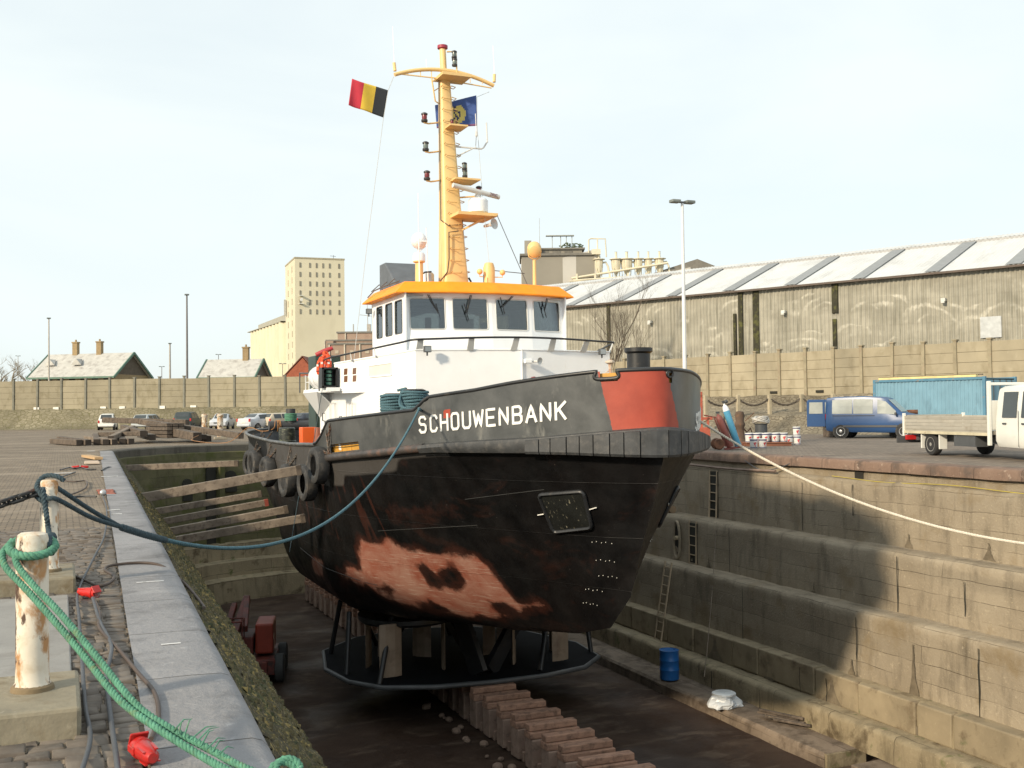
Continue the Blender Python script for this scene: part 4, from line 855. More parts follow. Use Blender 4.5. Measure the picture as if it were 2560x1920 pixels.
navlamp(mp(10.2, .05, -.4), lred, .6); navlamp(mp(8.15, .85, -.3), lred, .95, [mp(7.95, .25, 0), mp(7.98, .85, -.3), mp(8.05, .85, -.3)])
# radar on its white pedestal, radome and aerials
b = MB(); c0 = mp(7.4, .75, -.4); b.lathe([(.16, -.05), (.16, .03), (.3, .05), (.3, .4), (.26, .45), (.1, .47), (.1, .6)], c0, 20); rd = b.build('radar', white, mast, smooth=35)
b = MB(); ra, rb_ = mp(8.0, -.15, -.75), mp(8.0, 1.42, -.5); ra.z += .16; rb_.z -= .05
b.path([ra, rb_], .075, 10); b.build('radar_bar', greyw, rd, smooth=40)
# lettering on the bar's end
b = MB(); d = (rb_ - ra).normalized(); base = rb_ - d * .36 + Vector((0, -.078, -.03)); LET = {'J': [[(.2, 1), (1, 1), (.75, 1), (.75, .15), (.5, 0), (.1, .2)]], 'R': [[(0, 0), (0, 1), (.8, 1), (.9, .75), (.7, .5), (0, .5)], [(.45, .5), (1, 0)]], 'C': GL['C']}
for i, ch in enumerate('JRC'):
    for st in LET[ch]: b.path([base + d * (i * .1 + x * .075) + Vector((0, 0, y_ * .075)) for x, y_ in st], .008, 4)
b.build('radar_lettering', M('lettering dark red', (.15, .02, .03), .5, bump=0), rd)
horn(mp(7.02, .95, -.75) , (.55, -1, .1), .17, .36, 'air_horn')
b = MB(); b.path([mp(9.55, .2, 0), mp(9.5, 1.05, -.2), mp(9.55, 1.12, -.2), mp(9.75, 1.25, -.2)], .025, 6); b.path([mp(9.2, .22, 0), mp(9.48, .75, -.2)], .02, 6); b.path([mp(9.72, 1.25, -.2), mp(10.35, 1.25, -.2)], .022, 6); b.path([mp(9.52, .85, -.2), mp(9.95, .9, -.2), mp(10.6, .9, -.2)], .012, 5); b.lathe([(.01, -.1), (.04, -.05), (.03, .08), (.01, .12)], mp(9.95, .9, -.2), 8)
b.build('aerial_arm', greyw, mast)
for sx, x, z0, z1 in ((0, -1.62, 11.9, 13.4), (0, 1.62, 11.9, 13.2), (0, -.6, 11.8, 12.5)):
    b = MB(); b.tube(mp(z0, x, -.15), mp(z1 - .3, x, -.15), .008, .003, 5); b.build('whip_aerial', white, mast)
# roof fittings
b = MB(); b.tube((9.42, 29.5, 4.98), (9.42, 29.5, 5.7), .12, .11, 12); b.lathe([(.16, 5.7), (.17, 5.72), (.17, 5.9), (.12, 5.95)], (9.42, 29.5, 0), 14); dm = wb(b, 'dome_post', ochre, tug, smooth=40)
b = MB(); b.lathe([(.15, 5.73), (.175, 5.74), (.175, 5.9), (.14, 5.97)], (9.42, 29.5, 0), 16); b.path([(9.42, 29.5, 5.95), (9.42, 29.5, 6.1)], .03, 6); b.path([(9.42, 29.5, 6.02), (9.28, 29.45, 6.17)], .02, 5); b.path([(9.42, 29.5, 6.02), (9.6, 29.45, 6.17)], .02, 5); b.build('pedestal_ring', white, dm, smooth=40)
b = MB(); b.sphere((9.42, 29.5, 6.32), .225, 16, (1, 1, 1.05)); b.box((9.5, 29.29, 6.28), (.2, .03, .04)); b.build('satellite_dome', white, dm, smooth=60)
b = MB(); b.tube((9.3, 29.1, 5.0), (9.28, 29.1, 7.6), .02, .008, 6); b.tube((10.05, 30.6, 5.0), (10.0, 30.6, 6.9), .02, .01, 6); wb(b, 'whip_aerial', white, tug)
b = MB(); b.lathe([(.17, 4.98), (.17, 5.62), (.13, 5.76), (.1, 5.78)], (11.55, 29.5, 0), 20); vp = wb(b, 'vent_pipe', ochre, tug, smooth=40)
for dx in (-.33, .38):
    b = MB(); b.sphere((11.55 + dx, 29.4, 5.5), .085, 10); b.path([(11.55 + dx, 29.4, 5.42), (11.55 + dx, 29.4, 5.36), (11.55 + dx * .4, 29.45, 5.36)], .015, 5); b.build('round_lamp', ochre, vp, smooth=60)
b = MB(); b.path([(11.3, 29.3, 4.98), (11.3, 29.3, 5.4)], .016, 5); b.path([(11.6, 29.4, 5.55), (12.8, 29.8, 5.55)], .012, 5); wb(b, 'stay_wire', darkgrey, tug)
b = MB(); b.tube((12.6, 28.6, 4.98), (12.6, 28.6, 5.78), .055, .05, 10); b.path([(12.4, 28.6, 6.06), (12.42, 28.58, 5.88), (12.6, 28.58, 5.78), (12.78, 28.58, 5.88), (12.8, 28.6, 6.06)], .02, 6); sp = wb(b, 'searchlight_post', ochre, tug, smooth=50)
b = MB(); b.sphere((12.6, 28.6, 6.12), .205, 14); b.lathe([(.17, 0), (.19, .06), (.17, .08)], (12.56, 28.47, 6.03), 16, Vector((-.3, -1, -.5)).to_track_quat('Z', 'Y').to_matrix()); b.build('searchlight', ochre, sp, smooth=60)
b = MB(); b.box((10.05, 32.6, 5.2), (.75, 1.4, 1.4), taper=.92); pr = [(31.9, 4.5), (33.6, 4.5), (33.6, 6.15), (33.0, 6.15), (31.9, 5.4)]
b = MB(); b.add([(x, y, z) for x in (9.4, 10.5) for y, z in pr], [(4, 3, 2, 1, 0), (5, 6, 7, 8, 9)] + [(i, (i + 1) % 5, 5 + (i + 1) % 5, 5 + i) for i in range(5)]); wb(b, 'funnel_cover', M('grey cover', (.12, .135, .155), .7, var=.15, vs=3, bump=.3, bs=5), tug, bevel=.04)
b = MB(); b.lathe([(.22, 4.9), (.22, 5.55), (.18, 5.6)], (10.1, 30.9, 0), 16); wb(b, 'steel_drum', galv, tug, smooth=40)
b = MB(); b.path([(9.85, 30.6, 4.98), (9.85, 30.6, 5.5), (9.95, 30.6, 5.58), (10.15, 30.6, 5.6)], .025, 6); wb(b, 'breather_pipe', black, tug, smooth=60)
b = MB(); b.path([(11.35, 30.5, 4.98), (11.35, 30.5, 5.35), (11.28, 30.5, 5.45)], .03, 6); wb(b, 'breather_pipe', black, tug, smooth=60)
# funnels, sidelight screen, fire monitor and the deck gear aft
green_d = M('dark green paint', (.03, .055, .045), .5, var=.2, bump=.05)
for sx in (-1, 1):
    b = MB(); b.box((XC + sx * 2.75, 36.0, 1.6), (.85, 1.1, 3.5)); b.box((XC + sx * 2.75, 34.9, 1.2), (.7, .8, 2.7)); fn = wb(b, 'funnel', green_d, tug, bevel=.03)
b = MB(); b.box((XC - 4.05, 29.92, 2.43), (.44, .05, .56)); b.box((XC - 3.85, 29.74, 2.43), (.05, .36, .56)); b.box((XC - 4.25, 29.74, 2.43), (.05, .36, .56)); b.box((XC - 4.05, 29.74, 2.18), (.44, .36, .05)); b.box((XC - 4.05, 29.74, 2.69), (.44, .36, .05)); sl_ = wb(b, 'sidelight_screen', black, tug)
for z in (2.27, 2.38, 2.49, 2.6): b = MB(); b.lathe([(.08, -.04), (.09, -.025), (.09, .025), (.08, .04)], (XC - 4.05, 29.72, z), 10); b.build('lamp_lens', M('green glass', (.08, .2, .15), .12, bump=0), sl_, smooth=50)
b = MB(); b.box((XC - 3.98, 29.7, 2.11), (.35, .5, .1)); wb(b, 'screen_shelf', white, tug)
b = MB(); b.path([(7.75, 34.2, 2.9), (7.75, 34.2, 3.35)], .06, 8); b.path([(7.5, 34.3, 3.3), (7.75, 34.2, 3.42), (8.0, 34.1, 3.52)], [.07, .08, .06], 8); b.path([(7.65, 34.0, 3.15), (7.65, 33.9, 3.0), (7.8, 33.9, 3.0)], .03, 6); wb(b, 'fire_monitor', M('monitor red', (.35, .03, .035), .4, var=.1, bump=.05), tug, smooth=50)
b = MB()
for x, y in ((XC - 3.9, 33.5), (XC - 3.9, 33.0)): b.path([(x, y, 2.17), (x, y, 2.62)], .02, 6)
b.path([(XC - 3.9, 33.5, 2.4), (XC - 3.9, 33.0, 2.4)], .018, 6); b.path([(XC - 3.9, 32.8, 2.17), (XC - 3.7, 32.2, 2.35), (XC - 3.5, 32.8, 2.17)], .018, 6); wb(b, 'raft_cradle', greyw, tug)
b = MB(); b.path([(XC - 3.95, 31.4, 2.6), (XC - 3.9, 34.4, 2.72), (XC - 3.2, 34.8, 2.75)], .022, 6)
for x, y in ((XC - 3.9, 34.4), (XC - 3.95, 31.4)): b.path([(x, y, 2.1), (x, y, 2.7)], .02, 6)
wb(b, 'boat_deck_rail', darkgrey, tug)
b = MB(); b.tube((XC - 3.9, 40, 1.0), (XC + 3.9, 40, 1.0), .18, .18, 14); 
for x in (-3.1, 3.1): b.tube((XC + x, 40, -.12), (XC + x, 40, 1.62), .17, .17, 14)
wb(b, 'towing_bitts', M('bitts black', (.04, .04, .042), .5, var=.2, bump=.05), tug, smooth=40)
b = MB(); b.box((XC - 3.45, 35.3, .45), (.5, .5, 1.1)); wb(b, 'deck_box', M('orange box', (.75, .12, .02), .5, var=.05, bump=.02), tug, bevel=.02)
b = MB(); b.lathe([(.28, -.1), (.28, .15), (.31, .17), (.28, .2), (.28, .5), (.31, .52), (.28, .55), (.28, .95), (.24, .98)], (XC - 3.85, 36.8, 0), 16); wb(b, 'deck_drum', M('drum dark', (.03, .035, .03), .4, stains=[((.2, .22, .15), 6, .55, .65, (1, 1, 6))], bump=0), tug, smooth=35)
b = MB(); b.box((XC - 3.1, 34.1, .45), (.75, .4, 1.1)); b.tube((XC - 3.3, 33.8, .62), (XC - 3.3, 34, .62), .18, .18, 14); wb(b, 'winch', M('winch faded red', (.3, .11, .07), .6, var=.2, bump=.05), tug, bevel=.02)
b = MB(); b.tube((XC - 2.5, 37.5, .4), (XC + 2.5, 37.5, .4), .45, .45, 16); wb(b, 'tow_winch', darkgrey, tug, smooth=40)
# ---------------------------------------------------------------- things hanging on or lying aboard the tug
b = MB(); nu = 18; nv = 8
def flag(name, label, hoist_t, hoist_b, fly_t, fly_b, mats, pick, amp, th=.006):
    nu, nv = 30, 14; P = []
    for j in range(nv + 1):
        for i in range(nu + 1):
            u, v = i / nu, j / nv; p = hoist_t.lerp(fly_t, u).lerp(hoist_b.lerp(fly_b, u), v)
            wv = math.sin(u * 7.5 + v * 1.4) * amp * u + math.sin(u * 13 + 1 + v * 3) * amp * .35 * u
            P.append(p + Vector((.25 * wv, wv, .45 * wv * (1 - v))))
    b = MB(); m = nu + 1
    for j in range(nv):
        for i in range(nu): b.add([P[j * m + i], P[j * m + i + 1], P[(j + 1) * m + i + 1], P[(j + 1) * m + i]], [(0, 1, 2, 3)], pick((i + .5) / nu, (j + .5) / nv))
    o = b.build(name, mats)
    import bmesh; bm = bmesh.new(); bm.from_mesh(o.data); bmesh.ops.remove_doubles(bm, verts=bm.verts, dist=1e-5); bm.to_mesh(o.data); bm.free(); o.data.shade_smooth()
    s = o.modifiers.new('cloth', 'SOLIDIFY'); s.thickness = th
    return tag(o, label, 'flag')
def cloth(name, col): return M(name, col, .85, var=.08, bump=.05)
flag('flag', 'black yellow and red tricolour flag flying from the left end of the mast yard', Vector((9.1, 31.4, 11.12)), Vector((8.95, 31.4, 10.28)), Vector((7.95, 31.2, 11.28)), Vector((7.84, 31.2, 10.5)),
     [cloth('flag black', (.035, .04, .045)), cloth('flag yellow', (.72, .5, .06)), cloth('flag red', (.5, .035, .06))], lambda u, v: 0 if u < .34 else 1 if u < .67 else 2, .05)
def pick2(u, v):
    x, y = (u - .52) * 1.45, v - .55; r = math.hypot(x, y)
    if r < .36: return 2 if (abs(x + .05 * math.sin(9 * y)) < .03 or .13 < r < .18 and x < .12 or abs(y - .1) < .025) else 1
    return 3 if v > .93 else 0
flag('flag', 'blue flag with a yellow disc flying half hidden behind the mast', Vector((11.93, 31.4, 11.25)), Vector((11.95, 31.4, 10.3)), Vector((10.75, 31.9, 10.95)), Vector((10.8, 31.9, 10.25)),
     [cloth('flag blue', (.05, .1, .3)), cloth('flag pale yellow', (.6, .52, .16)), cloth('flag dark blue', (.04, .05, .12)), cloth('flag hem', (.22, .1, .22))], pick2, .05)
lm = M('halyard line', (.45, .46, .45), .7, bump=0)
def line(name, label, pts, r, mat, cat='rope', group=None): b = MB(); b.path(pts, r, 5); return tag(b.build(name, mat, smooth=60), label, cat, group)
line('halyard', 'thin pale flag line running from the left yard end down past the wheelhouse', [(9.28, 31.4, 11.55), (9.1, 31.4, 11.1), (8.95, 31.4, 10.25), (8.4, 31.3, 6.5), (7.85, 31.2, 2.3)], .008, lm)
line('halyard', 'thin pale flag line from the right yard end down to the ochre vent pipe', [(12.36, 31.4, 11.4), (11.95, 31.4, 11.2), (11.95, 31.4, 10.3), (11.75, 30.5, 8), (11.6, 29.6, 5.75)], .008, lm)
line('stay_wire', 'dark wire stay slanting from the radar platform down to the wheelhouse roof', [(12.0, 29.95, 7.28), (12.55, 28.9, 5.0)], .012, darkgrey, 'wire')
line('hanging_line', 'thin grey line strung from the deckhouse down over the stern bulwark', [(XC - 3.9, 31.0, 2.4), (6.75, 31.2, .7), (6.15, 30.5, -.9), (5.6, 29, -2.2)], .01, navy_rope)
raft = thing('life_raft', 'white life raft canister lying on a cradle at the deck edge', 'life raft', (7.2, 32.15, 2.52)); b = MB()
b.lathe([(.02, -.62), (.2, -.6), (.3, -.5), (.335, -.35), (.335, -.02), (.35, 0), (.335, .02), (.335, .35), (.3, .5), (.2, .6), (.02, .62)], n=20, M=Matrix.Rotation(R(90), 3, 'X')); b.build('canister', white, raft, smooth=40)
b = MB()
for y in (-.3, .3): b.path([(.34 * math.cos(a), y, .34 * math.sin(a)) for a in [2 * math.pi * i / 20 for i in range(20)]], .012, 5, closed=True)
b.build('strap', greyw, raft)
ljm = M('life jacket orange', (.72, .09, .03), .8, var=.15, vs=6, bump=.3, bs=20); refl = M('reflective patch', (.75, .72, .68), .4, var=.05, bump=0)
def jacket(loc, rz, tilt, label):
    t = thing('life_jacket', label, 'life jacket', loc, rz, 'orange life jackets hung over the rail'); t.scale = (.68,) * 3; b = MB()
    for sx in (-1, 1): b.path(catmull([(sx * .1, .03, .3), (sx * .13, 0, .12), (sx * .14, -.03, -.1), (sx * .11, -.04, -.3)], 4), [.05] + [.085] * 11 + [.06], 8)
    b.path(catmull([(-.1, .03, .3), (-.06, .08, .4), (.06, .08, .4), (.1, .03, .3)], 4), .06, 8); b.build('collar_and_fronts', ljm, t, smooth=60)
    for sx in (-1, 1): m = MB(); m.box((sx * .14, -.095, .08), (.09, .02, .09)); m.build('reflective_patch', refl, t, bevel=.005)
    m = MB(); m.box((0, -.07, -.16), (.42, .18, .035)); m.build('belt', M('jacket belt', (.25, .03, .02), .7, bump=0), t, bevel=.01)
jacket((6.95, 30.55, 2.82), -.3, 0, 'orange life jacket with pale patches hung nearest the black lamp screen')
jacket((6.98, 31.2, 2.78), -.6, 0, 'orange life jacket slumped lower over the white raft canister')
jacket((7.15, 31.3, 2.95), .4, 0, 'orange life jacket hung highest on the rail behind the other two')
# mooring bitts wrapped in blue rope on the foredeck
bt = thing('mooring_rope', 'teal mooring rope wound in many turns round two posts behind the bulwark', 'rope', (7.47, 24.65, 1.4)); b = MB()
for i in range(8):
    z = .06 + i * .066
    for cx, cy, k in ((-.115, .45, 0), (.115, -.45, 1)):
        if i == 7 and k == 0: continue
        ring = [Vector((cx + .31 * math.cos(a), cy + .31 * math.sin(a), z + .012 * math.sin(a * 2 + i))) for a in [2 * math.pi * j / 26 for j in range(27)]]; twist_rope(b, ring, .034, .16, 3, 5, .03)
twist_rope(b, catmull([(-.1, .2, .58), (.05, 0, .62), (-.18, -.4, .5), (-.3, -.75, .2), (-.0, -1.2, .1), (-.29, -2.05, .14)], 6), .034, .16, 3, 5, .03); b.build('wound_turns', blue_rope, bt, smooth=60)
bp_ = wthing('mooring_bitts', 'pair of black mooring posts under the wound teal rope', 'bollard', (7.47, 24.65, .3)); b = MB()
for cx, cy in ((-.115, .45), (.115, -.45)): b.lathe([(.25, .35), (.25, 1.94 if cy < 0 else 1.86), (.27, 1.97 if cy < 0 else 1.89), (.2, 2.0 if cy < 0 else 1.92)], (7.47 + cx, 24.65 + cy, 0), 16)
wb(b, 'post', black, bp_, smooth=40)
# towing rope on the after bitts
b = MB()
for i in range(5): twist_rope(b, [Vector((7.8 + .2 * math.cos(a), 40 + .2 * math.sin(a), 1.2 + .055 * i)) for a in [2 * math.pi * j / 20 for j in range(21)]], .03, .15, 3, 5, .04)
tag(b.build('rope_coil', green_rope, smooth=60), 'green rope coiled round the black post on the after deck', 'rope')
b = MB(); om = M('orange line', (.4, .19, .07), .8, bump=.1)
b.path(catmull([(7.2, 39.8, 1.2), (7.1, 39.7, .9), (6.9, 41, .8), (6.7, 43, .9), (6.2, 45, .3), (5.6, 52, .25), (6.5, 57, .4)], 6), .012, 5); b.path([(7.3 + .05 * i + .2 * math.cos(a) * 0, 40 + .2 * math.cos(a), 1.0 + .2 * math.sin(a)) for i in range(3) for a in [2 * math.pi * j / 12 for j in range(12)]], .016, 5)
tag(b.build('orange_line', om), 'thin orange line looped round the after bitts and over the stern', 'rope')
# tyre fenders with chains
def tyre_mesh(): # axis along local x
    b = MB(); Mx = Matrix.Rotation(R(90), 3, 'Y')
    b.lathe([(.27, -.13), (.30, -.165), (.40, -.175), (.465, -.14), (.485, -.07), (.485, .07), (.465, .14), (.40, .175), (.30, .165), (.27, .13), (.30, .08), (.40, .06), (.40, -.06), (.30, -.08), (.27, -.13)], n=28, M=Mx); return b
tl = ['tyre fender nearest the bow, pressed against the thick wooden shore', 'second tyre fender from the bow, hanging low with a rusty inner edge', 'third tyre fender from the bow, hanging below the thick shore', 'fourth tyre fender from the bow, rim half behind the thick shore', 'fifth tyre fender from the bow, in the row along the stern', 'sixth tyre fender from the bow, next to the last at the stern', 'last tyre fender at the far stern quarter of the tug']
tp = [(27.9, .12), (29.2, -.42), (31.7, -.48), (34.9, -.38), (37.7, -.27), (40.6, -.36), (43.3, -.26)]
base = None; cm = M('chain steel', (.13, .115, .1), .6, .4, var=.3, stains=[(RUST, 8, .5, .7)], bump=.2)
for (Y, z), lb in zip(tp, tl):
    x = XC - (hb(Y, min(z, .3)) if Y > 27.3 else bd(Y)) - .235; tr = R(6) if Y < 40 else R(12)
    o = thing('tyre_fender', lb, 'tyre fender', (x, Y, z), tr, 'tyre fenders hung along the hull')
    if base is None: base = tyre_mesh().build('tyre', rubber, o, smooth=45)
    else: c = base.copy(); COL.objects.link(c); c.parent = o
    for s_ in (-.55, .5): m = MB(); chain(m, sag((0, .2 * s_, .42), (.16 - .0, s_ * 1.0 - .35, tab(ZT, Y) - z - .02), .03, 6), .1, .014); m.build('chain', cm, o)
b = MB(); chain(b, [(XC - bd(27.5) - .09, 27.55, 1.0), (XC - bd(27.2) - .1, 27.3, .3)], .09, .014); chain(b, [(XC - bd(27.3) - .1, 27.25, 1.18), (XC - bd(27.3) - .12, 27.3, .62)], .09, .014)
tag(b.build('fender_chain', cm), 'two rusty chains hanging down the bulwark end above the nearest tyre', 'chain')
# ---------------------------------------------------------------- shores, keel blocks and gear in the basin
sl_ = ['thick wooden shore propped high against the nearest tyre', 'lowest wooden shore, nearest to the camera of the lower four', 'second wooden shore of the lower four', 'third wooden shore of the lower four with a red end', 'fourth wooden shore of the lower four, farthest back', 'wooden shore near the stern, level with the deck edge']
for (a, c, w_), lb in zip((((1.85, 28.6, -.6), (5.72, 27.95, .02), .21), ((2.2, 30.6, -2.0), (6.3, 30.3, -1.45), .19), ((2.2, 32.8, -2.0), (6.25, 32.5, -1.38), .19), ((2.3, 36.0, -2.0), (6.25, 35.8, -1.42), .18), ((2.3, 37.7, -1.8), (6.3, 37.4, -1.25), .18), ((2.0, 45.2, -.62), (6.5, 43.9, -.5), .2)), sl_):
    t = thing('wooden_shore', lb, 'wooden shore', a, 0, 'wooden shores holding the tug off the wall'); d = Vector(c) - Vector(a); m = MB(); m.bar((0, 0, 0), d, w_, w_ * 1.15)
    m.build('beam', timber, t, bevel=.015); m = MB(); m.bar(d * .965, d * .995, w_ + .012, w_ * 1.15 + .012); m.build('painted_end' if 'red' in lb else 'end_band', M('rusty red paint', (.3, .06, .04), .8, bump=.1) if 'red' in lb else darktimber, t)
def keel_block():
    t = thing('keel_block', 'timber capped keel block', 'keel block', (XC, 0, FLOOR), 0, 'keel blocks in a row down the middle of the dock floor')
    kb = M('keel block concrete', (.3, .21, .165), .9, var=.22, vs=3, stains=[((.16, .11, .085), 5, .52, .7), ((.42, .33, .28), 10, .62, .75)], bump=.4, bs=20); kt = M('keel block timber', (.34, .2, .14), .85, var=.25, vs=4, sc=(1, 3, 3), stains=[((.15, .09, .065), 6, .5, .7)], bump=.4)
    m = MB(); m.box((0, 0, .42), (1.22, .46, .72)); m.build('base', kb, t, bevel=.025)
    m = MB(); m.box((0, 0, .12), (1.0, .62, .24)); m.build('foot', kb, t, bevel=.02)
    m = MB(); m.box((.01, .0, .865), (1.3, .38, .16)); m.build('lower_timber', kt, t, bevel=.02)
    m = MB(); m.box((0, .02, 1.03), (1.26, .26, .15)); m.build('cap_timber', kt, t, bevel=.02)
    return t
kb0 = keel_block(); order = ['nearest', 'second', 'third', 'fourth', 'fifth', 'sixth', 'seventh', 'eighth', 'ninth', 'tenth', 'eleventh', 'twelfth']
for i in range(34):
    Y = 18.4 + .94 * i; k = kb0 if i == 0 else dup(kb0); k.location = (XC + random.uniform(-.04, .04), Y + random.uniform(-.04, .04), FLOOR); k.rotation_euler = (0, 0, random.uniform(-.04, .04))
    k['label'] = (order[i] + ' keel block from the camera, stone base with a timber cap') if i < 8 else 'keel block with a timber cap in the shadow under the tug'
b = MB()
for i in range(26): x, y = XC - .95 + random.uniform(-.35, .2), 18 + i * .5 + random.uniform(-.3, .3); b.sphere((x, y, FLOOR + .05), random.uniform(.05, .15), 6, (1, random.uniform(.7, 1.3), .7))
o = b.build('rubble', M('rubble stone', (.24, .17, .13), .9, var=.3, bump=.4)); o['kind'] = 'stuff'; o['label'] = 'small rubble lying beside the keel blocks on the dock floor'; o['category'] = 'rubble'
bd_ = thing('oil_drum', 'bright blue drum standing on the bottom step of the far wall', 'drum', (17.1, 29.0, -6.74)); b = MB()
b.lathe([(.27, 0), (.29, .02), (.29, .28), (.302, .3), (.29, .32), (.29, .57), (.302, .59), (.29, .61), (.29, .86), (.3, .885), (.285, .89), (.28, .87)], n=28); b.build('body', M('drum blue', (.012, .11, .34), .38, var=.1, bump=.03), bd_, smooth=35)
b = MB(); b.lathe([(.28, .868), (.01, .868)], n=28); b.lathe([(.03, .87), (.03, .89), (.01, .89)], (.17, 0, 0), 10); b.build('lid', M('drum lid blue', (.02, .13, .38), .4, var=.1, bump=0), bd_)
sk = thing('plastic_sack', 'crumpled white plastic sack lying on the bottom step', 'sack', (17.0, 25.9, -6.78), .3); b = MB(); gr = []
for j in range(9):
    rr = []
    for i in range(26):
        a = 2 * math.pi * i / 26; h = j / 8; r = (.42 - .12 * h + .05 * math.sin(h * 6)) * (1 if j < 8 else .0); p = Vector((r * math.cos(a) * 1.15, r * math.sin(a), .36 * h)); nz = noise.noise_vector(p * 4.5) * .13 + noise.noise_vector(p * 11) * .05; nz.z *= .6; q = p + nz; q.z = max(0, q.z); rr.append(q)
    gr.append(rr)
b.loft(gr, closed=True); b.build('sack', M('white plastic sheet', (.62, .64, .66), .3, var=.1, bump=.3, bs=9, bd=.03), sk)
b = MB(); b.lathe([(.3, .3), (.33, .32), (.33, .36), (.29, .38)], n=20); b.build('tied_rim', M('white plastic rim', (.75, .77, .78), .35, bump=.1), sk, smooth=40)
# folded boom lift standing on the dock floor
bl = thing('boom_lift', 'red folded boom lift with grey tyres parked on the dock floor by the near wall', 'boom lift', (5.75, 36.3, FLOOR), R(-14)); bl.scale = (1.12,) * 3
b = MB(); b.box((0, 0, .48), (1.5, 2.2, .45)); b.box((0, -.9, .42), (1.1, .6, .5)); b.build('chassis', redpaint, bl, bevel=.04)
tyg = M('lift tyre', (.05, .052, .052), .85, var=.2, bump=.2)
for sx in (-.85, .85):
    for sy in (-.75, .75): b = MB(); b.lathe([(.1, -.13), (.33, -.14), (.4, -.1), (.4, .1), (.33, .14), (.1, .13)], (sx, sy, .4), 20, Matrix.Rotation(R(90), 3, 'Y')); b.build('wheel', tyg, bl, smooth=40)
b = MB(); b.box((.42, -.1, 1.22), (.5, 1.3, .85)); b.build('engine_cover', M('cover orange red', (.24, .035, .018), .5, var=.2, bump=.1), bl, bevel=.05)
b = MB(); b.box((-.25, .1, 1.0), (.7, 1.4, .5)); b.build('turntable', redpaint, bl, bevel=.04)
for p0, p1, w_ in (((-.45, -1.0, 1.15), (-.2, 1.0, 2.1), .2), ((-.2, 1.0, 2.1), (-.1, -.9, 1.55), .16), ((-.75, -.9, 1.0), (-.55, .8, 1.95), .16)): b = MB(); b.bar(p0, p1, w_, w_ * 1.2); b.build('boom', redpaint, bl, bevel=.02)
b = MB(); b.path([(-.85, -1.1, .9), (-.1, -1.1, .9), (-.1, -1.7, .9), (-.85, -1.7, .9)], .025, 5, closed=True); b.path([(-.85, -1.1, 1.9), (-.1, -1.1, 1.9), (-.1, -1.7, 1.9), (-.85, -1.7, 1.9)], .025, 5, closed=True)
for x, y in ((-.85, -1.1), (-.1, -1.1), (-.1, -1.7), (-.85, -1.7)): b.tube((x, y, .9), (x, y, 1.9), .022, .022, 5)
b.build('basket', redpaint, bl)
for i, (x, y, h) in enumerate(((-.3, 0, 0),)): b = MB(); b.box((.68, -.5, 1.25), (.012, .3, .12)); b.box((.68, -.3, 1.0), (.012, .1, .25)); b.build('decal', M('pale decal', (.5, .3, .22), .6, bump=0), bl)
# ladders down the far wall
ladm = M('ladder wood', (.4, .31, .21), .85, var=.2, bump=.2)
def ladder(name, label, x, y, z0, z1, lean, w_=.42, mat=ladm, group='ladders on the far dock wall'):
    t = thing(name, label, 'ladder', (x, y, z0), 0, group); h = z1 - z0
    for s_ in (-1, 1): m = MB(); m.bar((0, s_ * w_ / 2, 0), (lean, s_ * w_ / 2, h), .05, .035); m.build('rail', mat, t)
    k = int(h / .29)
    for i in range(1, k + 1): m = MB(); f = i / (k + .6); m.bar((lean * f, -w_ / 2, h * f), (lean * f, w_ / 2, h * f), .03, .03); m.build('rung', mat, t)
ladder('ladder', 'iron ladder on the topmost stage of the far wall', RX - .2, 30.9, -2.16, -.6, .06)
ladder('ladder', 'ladder on the middle stage of the far wall beside an oval opening', RX - .84, 31.15, -3.68, -2.25, .03)
ladder('ladder', 'long wooden ladder standing on the low blocks of the far wall', RX - 2.0, 31.5, -6.15, -3.6, .45)
b = MB(); b.box((RX - .12, 30.9, -1.38), (.06, .5, 1.5)); b.build('ladder_recess_shade', niche, rw); b = MB(); b.box((RX - .79, 31.15, -2.98), (.06, .5, 1.3)); b.build('ladder_recess_shade', niche, rw)  # dark boxes behind the rungs, recess shade put into their colour
b = MB(); Mx = Matrix.Rotation(R(90), 3, 'Y'); b.prism([(.62 * math.cos(a), .2 * math.sin(a)) for a in [2 * math.pi * i / 24 for i in range(24)]], -.05, .0, M=Matrix.Rotation(R(-90), 3, 'Y'), c=(RX - .80, 32.15, -2.98)); b.build('oval_opening_shade', niche, rw)  # flat dark oval, the shade of the hole put into its colour
b = MB(); b.path([(RX - .8 - .03, 32.15 + .2 * math.sin(a), -2.98 + .62 * math.cos(a)) for a in [2 * math.pi * i / 24 for i in range(24)]], .05, 6, closed=True); b.build('opening_ring', wm_right, rw)
b = MB(); b.tube((RX - 1.0, 32.0, -2.9), (RX - .6, 32.1, -2.9), .07, .07, 10); b.build('pipe_stub', M('pipe pale', (.4, .33, .22), .7, bump=.1), rw, smooth=40)
b = MB(); b.tube((RX - .45, 33.0, -2.05), (RX - .4, 35.2, -2.05), .13, .12, 12); tag(b.build('log', M('log bark', (.27, .19, .12), .9, var=.3, bump=.4), smooth=40), 'short log lying on the upper ledge of the far wall', 'log')
line('rope', 'thin rope hanging down the far wall from the middle ledge to the bottom step', sag((RX - .7, 29.9, -2.2), (RX - 2.7, 27.6, -6.4), .35), .012, timber)
line('yellow_line', 'thin yellow line strung along the far wall just under its coping', [(RX - .05, y, -.5 + .03 * math.sin(y * 1.3)) for y in frange(14, 25, 30)], .009, M('yellow string', (.45, .36, .04), .7, bump=0))
line('pipe', 'brown pipe laid along the far wall below its coping', [(RX - .14, y, -.47 + .02 * math.sin(y)) for y in frange(27.5, 38, 20)], .045, M('brown pipe', (.2, .14, .11), .7, bump=.1), 'pipe')
